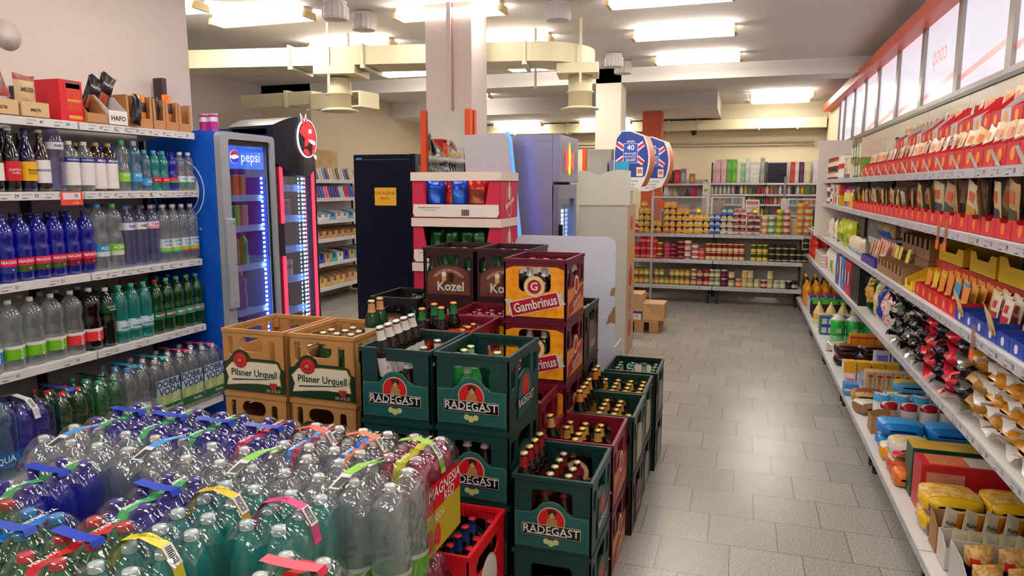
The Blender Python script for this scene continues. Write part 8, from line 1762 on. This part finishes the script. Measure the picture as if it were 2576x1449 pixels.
 for q, (y, c, t, hh) in enumerate(((3.06, (240, 140, 40), 'orange', 0.15), (2.93, (240, 210, 40), 'yellow', 0.125))):
  tray_kit('shelf_carton', 0.46, 0.11, 0.14 - 0.02 * q, 0.11 - 0.02 * q, br if q == 0 else (226, 216, 206), (150, 106, 70)).put((X + 0.26, y, z), '%s carton of %s-edged soup pouches near the front corner' % (('brown', 'pale')[q], t), 'carton', 'pouch cartons')
  for i in range(6 + 2 * q):
   pouch_kit('soup_pouch', 0.085, hh, 0.016, mat((236, 226, 196), 0.35, noise=0.1), ((0.62, 1.0, 0.2, 0.95, mat(c, 0.35)), (0.1, 0.6, 0.3, 0.5, mat((70, 90, 170), 0.4))), (('Kaše', 0.022, (70, 50, 40), 0.35, 0.62),), 1).put((X + 0.08 + (0.07 - 0.018 * q) * i, y, z + 0.012), '%s-edged white soup pouch, %s from the aisle in its carton' % (t, nth(i + 1)), 'pouch', t + '-edged soup pouches', rot=(-0.1, 0.25, 0.35))
 tray_kit('shelf_carton', 0.46, 0.24, 0.15, 0.1, (212, 208, 206), (206, 202, 200)).put((X + 0.26, 2.70, z), 'pale grey carton of toast bags with navy labels in the near corner', 'carton', 'pouch cartons')
 bread = speckle('c89448', 'e8c080', 60, 0.35)
 for j in range(2):
  for i in range(4):
   pouch_kit('bread_bag', 0.098, 0.17 - 0.02 * (1 - j), 0.085, bread, ((0.0, 1.0, 0.05, 0.6, mat((20, 30, 70), 0.3, noise=0.1)), (0.35, 0.95, 0.05, 0.45, mat((170, 200, 230), 0.35, noise=0.2)), (0.1, 0.4, 0.6, 0.78, mat((206, 36, 40), 0.35))), (), 120 + i, 8, 0.05, 0.06).put((X + 0.1 + 0.105 * i, 2.75 - 0.1 * (1 - j), z + 0.004), 'toast bag with navy and pale blue label, %s from the aisle, %s row' % (nth(i + 1), ('near', 'far')[j]), 'bag', 'toast bags', 0.1)
 for i in range(3):
  lying(X + 0.13 + 0.14 * i, 2.45, z, 0.13, 0.13, 0.09, mat((206, 30, 50), 0.25, noise=0.3, bump=0.4), speckle('e0b060', 'f4dca0', 40, 0.35), 'red-ended bag in the nearest visible corner of the bottom shelf, %s from the aisle' % nth(i + 1), 'red-ended bags', None, 130 + i, PI / 2, 'snack_bag')
right_shelves()
# ------------------------------------------------------------------ cross shelf at the end of the aisle
def back_shelf():
 zs = [(0.245, 0.42), (0.60, 0.40), (0.955, 0.40)]
 for k, (x0, L, t) in enumerate(((-1.47, 1.12, 'cross shelf bay at the aisle end, beside the cream stand'), (-0.345, 1.125, 'cross shelf bay at the aisle end, meeting the long food shelf'))):
  pr = [[(0.06 + 0.09 * i, RN.choice(['12', '19', '24', '29'])) for i in range(11)] for _ in zs]
  shelf_unit('food_shelf_unit', t, (x0, 10.36, 0), 0, L, 0.4, zs, 0.95, 0.05, pr, 'cross shelf bays', (196, 186, 176), (0.34, 0.2), 0.05, (214, 214, 222))
 px = lambda x: -1.44 + (x - 1590) * 0.0051
 rnd = random.Random(3)
 Y = 10.05; z = 0.9565
 yel, blu, gry, red = (246, 172, 30), (30, 110, 206), (214, 206, 204), (226, 40, 36)
 def pate(col, fill, key):
  def mk():
   w, d, h = 0.155, 0.2, 0.083
   b = tray_mesh(w, d, h, h * 0.42, col, (120, 80, 50))
   P = []
   for s in (-1, 1):
    P.append(('tin_lid', MB().plate(disc(s * 0.038, 0.045, 0.034, 14), [], 0.02, mat(fill, 0.35, 0.2, noise=0.5, nscale=50), Matrix.Translation((0, -d / 2 + 0.012, 0))).mesh('tin_lid')))
   P.append(('front_mark', MB().box((-0.02, -d / 2 - 0.001, 0.008), (0.02, -d / 2, 0.018), mat((60, 40, 30), 0.5)).mesh('front_mark')))
   return Kit('pate_carton', b.mesh('pate_carton'), P)
  return cached(('pate', col, fill), mk)
 stacks = [(1594, [red, red], (250, 226, 210), 'red'), (1621, [yel] * 4, (240, 206, 150), 'first yellow'), (1653, [(240, 130, 40), yel], (246, 214, 120), 'orange'), (1689, [(240, 120, 40), yel, yel, yel, yel], (240, 190, 150), 'tallest yellow'), (1722, [yel] * 4, (236, 170, 140), 'second yellow'),
              (1751, [yel] * 3, (246, 206, 150), 'third yellow'), (1776, [yel] * 3, (246, 214, 160), 'fourth yellow'), (1805, [blu] * 3, (206, 190, 200), 'tall blue'), (1835, [(240, 236, 226), gry, gry, blu], (236, 200, 150), 'grey and blue'), (1867, [gry] * 4, (196, 90, 80), 'first grey'), (1902, [gry] * 3, (150, 50, 50), 'last grey')]
 for x, cols, f, t in stacks:
  for k, c in enumerate(cols):
   pate(c, f, 0).put((px(x), Y, z + 0.084 * k), '%s stack of tin cartons on the cross shelf, %s from below' % (t, nth(k + 1)), 'carton', 'tin cartons on the cross shelf', rnd.uniform(-0.04, 0.04))
 for x, k, c in ((1902, 3, (240, 190, 70)), (1762, 3, (240, 200, 80)), (1621, 4, (236, 140, 60))):
  can_kit('pate_tin', 0.04, 0.05, (226, 190, 90), c, ((240, 230, 210), 0.3, 0.7)).put((px(x), Y - 0.03, z + 0.084 * k + 0.045), 'round tin tilted on top of the %s stack of the cross shelf' % {1902: 'last grey', 1762: 'third yellow', 1621: 'first yellow'}[x], 'tin', None, rot=(1.3, 0, 0))
 for x, n, a, b in ((1929, 3, (240, 226, 200), (240, 150, 70)), (1946, 3, (226, 226, 206), (90, 160, 70)), (1965, 4, (226, 216, 50), (110, 150, 40)), (1982, 4, (236, 216, 200), (190, 60, 60)), (2014, 5, (226, 206, 60), (226, 110, 90)), (2032, 4, (226, 216, 120), (214, 80, 70)), (2046, 3, (226, 206, 90), (200, 190, 90))):
  for k in range(n):
   can_kit('veg_can', 0.042, 0.082, (206, 204, 200), a, (b, 0.1, 0.5)).put((px(x), Y - 0.04, z + 0.083 * k), 'vegetable can on the cross shelf, %s column after the grey cartons, %s from below' % (nth([1929, 1946, 1965, 1982, 2014, 2032, 2046].index(x) + 1), nth(k + 1)), 'can', 'vegetable cans on the cross shelf', rnd.uniform(0, 6))
 box_kit('shelf_carton', 0.11, 0.15, 0.2, mat((226, 204, 160), 0.5), ()).put((px(1997), Y + 0.12, z), 'plain beige carton between the vegetable can columns', 'carton', None)
 # second shelf
 z = 0.6015
 def col(x, n, kit, hh, t, g, y=Y - 0.03, dx=0.0):
  for k in range(n):
   kit.put((px(x) + dx, y, z + hh * k), t + ', %s from below' % nth(k + 1), 'can', g, rnd.uniform(0, 6))
 RC = can_kit('food_can', 0.042, 0.105, (200, 60, 80), (206, 40, 70), ((236, 130, 90), 0.15, 0.45))
 for i, (x, n) in enumerate(((1604, 2), (1620, 3), (1635, 3), (1650, 3))): col(x, n, RC, 0.1055, 'red meat can on the cross shelf, %s column from the cream stand' % nth(i + 1), 'red meat cans')
 col(1593, 3, can_kit('food_can', 0.036, 0.07, (210, 190, 160), (226, 170, 110)), 0.071, 'tan can beside the cream stand on the cross shelf', 'tan cans')
 col(1664, 3, jar_kit('spread_tub', 0.045, 0.075, (50, 20, 20), (246, 180, 40), (206, 60, 60), 0.03), 0.0755, 'dark tub with yellow lid on the cross shelf', 'yellow-lidded tubs')
 col(1684, 4, can_kit('food_can', 0.045, 0.055, (206, 190, 190), (196, 30, 80), ((226, 120, 150), 0.3, 0.5)), 0.056, 'flat crimson can on the cross shelf', 'flat crimson cans')
 col(1700, 4, can_kit('food_can', 0.043, 0.055, (90, 20, 30), (126, 16, 40), ((206, 120, 120), 0.3, 0.5)), 0.056, 'flat maroon can on the cross shelf', 'flat maroon cans')
 col(1720, 4, can_kit('food_can', 0.048, 0.068, (120, 40, 40), (110, 22, 34), ((206, 150, 140), 0.3, 0.5)), 0.069, 'tall maroon can on the cross shelf', 'tall maroon cans')
 col(1738, 3, can_kit('food_can', 0.047, 0.085, (226, 216, 200), (232, 214, 200), ((190, 60, 60), 0.2, 0.5)), 0.086, 'white and red can on the cross shelf', 'white and red cans')
 col(1757, 3, can_kit('food_can', 0.047, 0.07, (214, 206, 200), (206, 90, 110), ((240, 230, 226), 0.3, 0.7)), 0.071, 'pink and white can on the cross shelf', 'pink and white cans')
 col(1774, 2, can_kit('food_can', 0.043, 0.075, (206, 190, 190), (226, 80, 60), ((236, 160, 120), 0.2, 0.5)), 0.076, 'orange-red can on the cross shelf', 'orange-red cans')
 BC = can_kit('bean_can', 0.036, 0.112, (206, 180, 120), (240, 214, 160), ((150, 40, 40), 0.45, 0.85))
 for i, x in enumerate((1791, 1805, 1819, 1833, 1847, 1862, 1876)): col(x, 2, BC, 0.113, 'cream and red bean can, %s of seven columns on the cross shelf' % nth(i + 1), 'bean cans')
 CC = can_kit('corn_can', 0.036, 0.112, (206, 180, 120), (240, 206, 100), ((60, 90, 40), 0.45, 0.85))
 for i, x in enumerate((1905, 1920, 1934)): col(x, 2, CC, 0.113, 'yellow and green corn can, %s of three columns on the cross shelf' % nth(i + 1), 'corn cans')
 for i, (x, n) in enumerate(((1950, 3), (1967, 3), (1984, 3), (2001, 3), (2017, 2), (2031, 4))): col(x, n, can_kit('olive_can', 0.041, 0.077, (60, 60, 60), (36, 44, 40), ((190, 170, 110), 0.15, 0.4)), 0.078, 'dark olive can, %s of six columns on the cross shelf' % nth(i + 1), 'olive cans')
 # third shelf: jars two high
 z = 0.2465
 spec = [(1590 + 13.6 * i, ((206, 120, 50), (40, 110, 50), (226, 206, 120)) if i % 3 else ((190, 150, 60), (36, 120, 50), (236, 216, 130)), 2 if i in (0, 1, 2, 3, 5, 6, 8, 9, 10, 11) else 1) for i in range(12)]
 spec += [(1756, ((160, 90, 60), (230, 226, 220), (226, 196, 170)), 2), (1772, ((150, 80, 60), (110, 40, 40), (236, 180, 160)), 2), (1789, ((160, 20, 40), (170, 30, 40), (226, 190, 160)), 2), (1803, ((120, 110, 60), (230, 226, 220), (226, 216, 190)), 2), (1817, ((150, 150, 80), (230, 226, 216), (220, 226, 190)), 2), (1834, ((90, 16, 50), (230, 226, 220), (150, 30, 80)), 2), (1853, ((206, 160, 110), (60, 60, 60), (236, 220, 196)), 2), (1871, ((226, 110, 40), (226, 220, 214), (236, 190, 120)), 1), (1886, ((226, 190, 110), (226, 220, 196), (236, 206, 130)), 2), (1900, ((196, 180, 120), (216, 210, 190), (226, 214, 170)), 2), (1917, ((206, 196, 130), (226, 224, 216), (232, 222, 180)), 1), (1934, ((150, 30, 50), (230, 226, 224), (226, 180, 180)), 1), (1949, ((206, 190, 110), (216, 206, 160), (226, 216, 170)), 2), (1965, ((190, 190, 130), (226, 222, 216), (230, 226, 206)), 1), (1980, ((196, 196, 150), (230, 226, 220), (226, 226, 210)), 1), (1995, ((30, 24, 30), (226, 222, 220), (60, 50, 50)), 1), (2008, ((40, 34, 36), (40, 40, 44), (206, 196, 190)), 1)]
 for i, (x, (f, l, lb), n) in enumerate(spec):
  for k in range(n):
   jar_kit('pickle_jar', 0.034 if i < 12 else 0.04, 0.112, f, l, lb, 0.016, (0.2, 0.65)).put((px(x), Y - 0.05, z + 0.113 * k), 'pickle jar with %s lid on the lowest cross shelf, %s from the stand, %s' % ('green' if i < 12 else 'pale' if l[0] > 180 else 'dark', nth(i + 1), ('below', 'on top')[k]), 'jar', 'pickle jars on the lowest cross shelf', rnd.uniform(0, 6))
back_shelf()
def checkout_area():
 rnd = random.Random(9)
 g = lambda: clear((226, 232, 240), 0.10, 0.05, (244, 246, 250), 0.04, 0.3)
 wf = mat((236, 234, 238), 0.35)
 orange = mat((250, 92, 40), 0.4)
 # clear checkout screens with orange arrow stripes, standing behind the cross shelf
 for k, (x0, x1, zt, st, t) in enumerate(((-1.28, -0.46, 1.44, ((-0.78, 1.40, 0.76, 1.02),), 'clear checkout screen in white frame with orange stripe behind the yellow cartons'), (-0.44, 0.03, 1.44, (), 'clear checkout screen in white frame behind the blue cartons'), (0.58, 1.16, 1.42, ((-0.28, 1.38, 0.28, 1.14),), 'clear entrance gate screen with orange stripes at the far corner'))):
  w = (x1 - x0) / 2; y = 10.75 if k < 2 else 10.72
  t = thing('checkout_screen', t, 'screen', ((x0 + x1) / 2, y, 0), 0, 'checkout screens', MB().plate([(-w, 0.0), (w, 0.0), (w, zt), (-w, zt)], [[(-w + 0.035, 0.9), (w - 0.035, 0.9), (w - 0.035, zt - 0.02), (-w + 0.035, zt - 0.02)]], 0.03, wf).mesh('screen_frame'))
  ob('screen_pane', MB().box((-w + 0.035, 0.012, 0.9), (w - 0.035, 0.018, zt - 0.02), g()).mesh('screen_pane'), t)
  for a, za, b, zb in st:
   s = MB()
   for dz in (0.0, -0.075):
    a2, b2 = max(-w + 0.036, a * w), min(w - 0.036, b * w)
    s.add([(a2, 0.008, za - 0.03 + dz), (b2, 0.008, zb - 0.03 + dz), (b2, 0.008, zb + 0.03 + dz), (a2, 0.008, za + 0.03 + dz)], [(0, 1, 2, 3)], orange)
   ob('orange_stripe', s.mesh('orange_stripe'), t)
  if k == 2:
   ob('lettering', text_mesh('VSTUP', 0.13, orange, 0.0), t, (0.08, 0.006, 1.36))
   ob('lettering', text_mesh('ZAKÁZÁN', 0.06, orange, 0.0), t, (0.05, 0.006, 1.24))
   ob('post', MB().cbox((-w - 0.07, -0.02, 0), (-w, 0.05, 1.42), wf, 0.004).tube([(-w - 0.03, 0.01, 1.40), (-w - 0.03, 0.01, 1.72)], 0.013, STEEL, 10).mesh('post'), t)
 t = thing('shop_sign', 'white upright sign with red bar and red logo box behind the grey cartons', 'sign', (-0.02 + 0.06, 10.7, 0), 0, None, MB().cbox((0.0, 0.0, 0), (0.19, 0.02, 1.40), mat((240, 236, 230), 0.4), 0.003).mesh('sign'))
 rd = mat((224, 70, 56), 0.4)
 ob('red_bar', MB().plate(rrect(0.02, 1.335, 0.17, 1.375, 0.006), [], 0.001, rd, Matrix.Translation((0, -0.0015, 0))).mesh('red_bar'), t)
 ob('lettering', text_mesh('JEDNOTA', 0.026, mat((250, 226, 216), 0.5), 0.01), t, (0.095, -0.003, 1.355))
 ob('lettering', text_mesh('Nymburk', 0.04, mat((60, 130, 70), 0.5), 0.0, rot=0.12), t, (0.095, -0.003, 1.29))
 ob('red_box', MB().plate(rrect(0.025, 1.155, 0.165, 1.225, 0.005), [], 0.001, rd, Matrix.Translation((0, -0.0015, 0))).mesh('red_box'), t)
 ob('lettering', text_mesh('coop', 0.046, mat((250, 236, 230), 0.5), 0.02), t, (0.095, -0.003, 1.19))
 # paper bag and cloth bag hanging at the checkout
 for x, z, w, h, c, t in ((-0.83, 0.98, 0.16, 0.34, (226, 206, 160), 'patterned tan carrier bag hung behind the checkout screen'), (-1.02, 1.0, 0.14, 0.36, (236, 224, 206), 'cream cloth bag hung behind the checkout screen'), (-0.33, 1.02, 0.17, 0.36, (206, 172, 150), 'brown paper bag hung behind the blue cartons')):
  pouch_kit('carrier_bag', w, h, 0.06, mat(c, 0.7, noise=0.2, nscale=20), ((0.55, 0.9, 0.4, 0.8, mat((190, 160, 110), 0.6, noise=0.4)),), (), 3).put((x, 11.0, z), t, 'carrier bag', None)
  thing('bag_stand', 'thin grey rack post carrying the %s bag' % t.split()[0], 'rack', (x, 11.1, 0), 0, None, MB().cbox((-w / 2, 0, 0), (w / 2, 0.03, z + 0.02), STEEL, 0.003).mesh('bag_stand')).location.y = 11.06
 # far wall shelving: toiletries and household paper
 Yf = 12.3
 zs = [(0.9, 0.32), (1.13, 0.32), (1.30, 0.32), (1.46, 0.32), (1.64, 0.32)]
 shelf_unit('household_shelf_unit', 'far wall shelving with paper rolls and toiletries, nearer the checkout', (-0.52, Yf + 0.33, 0), 0, 0.86, 0.32, zs, 1.98, 0.05, None, 'far wall shelving', (216, 206, 200), None, 0.03)
 shelf_unit('household_shelf_unit', 'far wall shelving with paper rolls and toiletries, at the corner', (0.345, Yf + 0.33, 0), 0, 0.78, 0.32, zs, 1.98, 0.05, None, 'far wall shelving', (216, 206, 200), None, 0.03)
 shelf_unit('household_shelf_unit', 'far shelving with toys and books left of the paper rolls', (-1.32, Yf + 0.33, 0), 0, 0.74, 0.32, [(1.2, 0.32), (1.42, 0.32), (1.63, 0.32)], 1.70, 0.05, None, 'far wall shelving', (206, 190, 184), None, 0.03)
 pxf = lambda x: (x - 1830) * 0.00695 - 0.272
 Y = Yf + 0.1
 row = [(1803, 6, 17, (226, 150, 150), 1), (1811, 12, 21, (226, 170, 180), 2), (1824, 12, 21, (232, 180, 186), 2), (1836, 12, 21, (90, 170, 40), 2), (1848, 12, 21, (100, 180, 46), 2), (1858, 9, 19, (236, 226, 206), 2), (1867, 9, 17, (140, 190, 150), 2), (1877, 9, 22, (206, 220, 206), 2), (1893, 22, 26, (226, 230, 220), 4), (1910, 10, 22, (150, 160, 150), 2), (1975, 9, 18, (190, 50, 50), 2), (1984, 9, 18, (226, 200, 190), 2), (1994, 9, 18, (90, 40, 100), 2), (2006, 14, 18, (236, 216, 170), 2), (2024, 12, 20, (226, 224, 236), 2), (2038, 12, 20, (232, 230, 240), 2)]
 for i, (x, w, h, c, n) in enumerate(row):
  for k in range(n):
   hh = 0.62 * h * 0.0145 * (1.0 if n < 3 else 0.62) * (2 / n if n != 1 else 1.4)
   box_kit('paper_pack', w * 0.0064, 0.16, hh, mat(c, 0.35, noise=0.25, nscale=40, bump=0.3), ((0.1, 0.9, 0.2, 0.7, mat(tuple(min(255, v + 20) for v in c), 0.35, noise=0.3, nscale=60), 'f'),)).put((pxf(x), Y, 1.6415 + (hh + 0.001) * k), 'paper roll pack on the far top shelf, %s from the checkout side, %s' % (nth(i + 1), nth(k + 1) + ' layer'), 'paper pack', 'paper packs on the far top shelf')
 for k in range(5):
  box_kit('paper_pack', 0.28, 0.16, 0.062, mat((34, 28, 48), 0.2, 0.3, noise=0.5, nscale=25, bump=0.7), ()).put((pxf(1942), Y, 1.6415 + 0.063 * k), 'shiny black wrapped pack on the far top shelf, %s from below' % nth(k + 1), 'paper pack', 'black packs on the far top shelf')
 cols = [(226, 206, 180), (240, 170, 50), (226, 226, 226), (190, 40, 70), (40, 40, 50), (226, 120, 60), (110, 130, 70), (90, 190, 190), (206, 50, 60), (236, 236, 226), (150, 100, 140), (60, 100, 60), (230, 190, 200)]
 tb = lambda c, h: cached(('tb', c, h), lambda: MB().lathe([(0.02, 0), (0.024, 0.004), (0.024, h * 0.7), (0.012, h * 0.82), (0.012, h)], mat(c, 0.3, noise=0.1), 12).mesh('toiletry_bottle'))
 for q, z in enumerate((1.46, 1.30, 1.13)):
  n = 24
  for i in range(n):
   x = -0.49 + i * 0.066
   if q == 2 and i > 16: continue
   c = cols[(i * 5 + q * 3) % len(cols)] if not (q == 0 and i < 5) else (206, 216, 210)
   thing('toiletry_bottle', 'toiletry bottle on the far shelf, %s row below the paper, %s from the checkout' % (nth(q + 1), nth(i + 1)), 'bottle', (x, Yf + 0.06, z + 0.0015), 0, 'toiletries on the far shelves', tb(c, 0.11 if q else 0.13))
 for i, (x, w, h, c, t) in enumerate(((1692, 9, 14, (120, 40, 60), 'dark red'), (1703, 12, 16, (40, 46, 40), 'black and green'), (1708, 15, 17, (206, 30, 56), 'crimson'), (1731, 14, 18, (150, 140, 160), 'grey and pink'), (1752, 14, 12, (180, 120, 60), 'brown'))):
  box_kit('gift_box', w * 0.0066, 0.08, h * 0.0135, mat(c, 0.4, noise=0.3, nscale=30), ((0.2, 0.8, 0.2, 0.7, mat(tuple(min(255, v + 50) for v in c), 0.4, noise=0.5, nscale=60), 'f'),)).put((pxf(x) + (0.06 if i == 2 else 0), Y - 0.02, 1.6315), t + ' box on the far toy shelf beside the shield signs', 'box', 'boxes on the far toy shelf')
 for i, (x, c, r) in enumerate(((1665, (236, 140, 40), 0.05), (1676, (240, 150, 180), 0.05), (1692, (236, 230, 226), 0.06), (1712, (200, 190, 120), 0.045), (1727, (120, 110, 110), 0.045), (1742, (60, 60, 70), 0.045), (1757, (230, 40, 130), 0.055))):
  thing('toy', '%s toy on the far shelf, %s from the shield signs' % (('orange', 'pink', 'white', 'olive', 'grey', 'dark', 'magenta')[i], nth(i + 1)), 'toy', (pxf(x), Yf + 0.08, 1.4215), 0, 'toys on the far shelf', MB().lathe([(r * 0.8, 0), (r, r * 0.5), (r * 0.8, r * 1.2), (r * 0.55, r * 1.6), (r * 0.6, r * 2.1), (r * 0.3, r * 2.6), (0.0001, r * 2.7)], mat(c, 0.5, noise=0.2), 12).mesh('toy'))
 t = thing('picture_frame', 'small framed light picture with a green tree between the far shelves', 'picture', (-0.585, Yf - 0.03, 0), 0, None, MB().cbox((-0.055, 0, 0), (0.055, 0.02, 1.66), mat((220, 210, 196), 0.5), 0.003).mesh('stand'))
 ob('picture', MB().box((-0.045, -0.002, 1.45), (0.045, 0, 1.62), mat((240, 240, 226), 0.4)).plate(disc(0, 1.52, 0.03, 12), [], 0.001, mat((130, 180, 60), 0.5), Matrix.Translation((0, -0.003, 0))).mesh('picture'), t)
 # chocolate shelf beyond the fridges
 zs = [(0.22, 0.4), (0.55, 0.38), (0.88, 0.38), (1.13, 0.38), (1.43, 0.3), (1.68, 0.3)]
 shelf_unit('sweets_shelf_unit', 'white sweets shelf seen between the devil fridge and the black fridge', (-5.76, 7.95, 0), PI / 2, 1.9, 0.38, zs, 1.75, 0.05, [[(0.1 + 0.14 * i, RN.choice(['12', '19', '24', '29'])) for i in range(12)] for _ in zs], None, (206, 200, 206), (0.36, 0.2), 0.05)
 thing('wood_board', 'light wooden board with rounded corner above the sweets shelf', 'board', (-5.77, 8.75, 1.76), PI / 2, None, MB().plate(rrect(-0.72, 0, 0.72, 0.34, 0.05), [], 0.02, speckle('c8a070', 'd8b488', 5, 0.5), Matrix.Translation((0, -0.02, 0))).mesh('board'))
 P2 = PI / 2
 for q, (z, d, hb, hf, cs) in enumerate(((0.2215, 0.38, 0.17, 0.12, ((206, 160, 110), (214, 170, 120), (226, 190, 120))), (0.5515, 0.36, 0.15, 0.11, ((60, 170, 180), (226, 222, 216), (50, 70, 170), (206, 160, 110))), (0.8815, 0.36, 0.13, 0.09, ((196, 150, 106), (190, 140, 100))), (1.1315, 0.36, 0.12, 0.08, ((226, 226, 226), (90, 170, 220), (232, 230, 226))))):
  for i in range(11):
   y = 8.08 + 0.16 * i
   tray_kit('sweets_carton', 0.15, 0.3, hb, hf, cs[i % len(cs)], (120, 90, 66), None, None, (0, 0, 0), 0.02, hf * 0.5).put((-5.545, y, z), 'sweets carton on the far sweets shelf, %s shelf from the floor, %s along' % (nth(q + 1), nth(i + 1)), 'carton', 'sweets cartons', P2)
   box_kit('sweet_bar', 0.12, 0.2, hf * 0.95, mat(((226, 90, 90), (236, 190, 80), (70, 120, 206), (206, 60, 80), (120, 60, 40))[(i * 3 + q) % 5], 0.3, 0.1, noise=0.4, nscale=40), ()).put((-5.55, y, z + 0.004), 'sweets filling the carton on the far sweets shelf, %s shelf from the floor, %s along' % (nth(q + 1), nth(i + 1)), 'sweets', 'sweets in cartons', P2)
 for q, (z, cs) in enumerate(((1.4315, ((70, 60, 150), (60, 60, 140), (206, 206, 226), (190, 40, 60), (50, 90, 190), (226, 120, 150))), (1.6815, ((226, 206, 206), (60, 130, 200), (130, 40, 70), (226, 214, 190), (200, 170, 130), (60, 80, 60))))):
  for i in range(26):
   c = cs[(i * (2 + q)) // 4 % len(cs)]
   thing('chocolate_bar', 'chocolate bar leaning on the far sweets shelf, %s shelf from the floor, %s along' % (nth(q + 5), nth(i + 1)), 'chocolate bar', (-5.5, 8.06 + 0.068 * i, z), 0, 'leaning chocolate bars', cached(('choc', c), lambda: MB().cbox((-0.006, -0.045, 0), (0.006, 0.045, 0.16), mat(c, 0.3, noise=0.35, nscale=40), 0.002).mesh('chocolate_bar')), (0.25, -0.18, 0.15))
checkout_area()
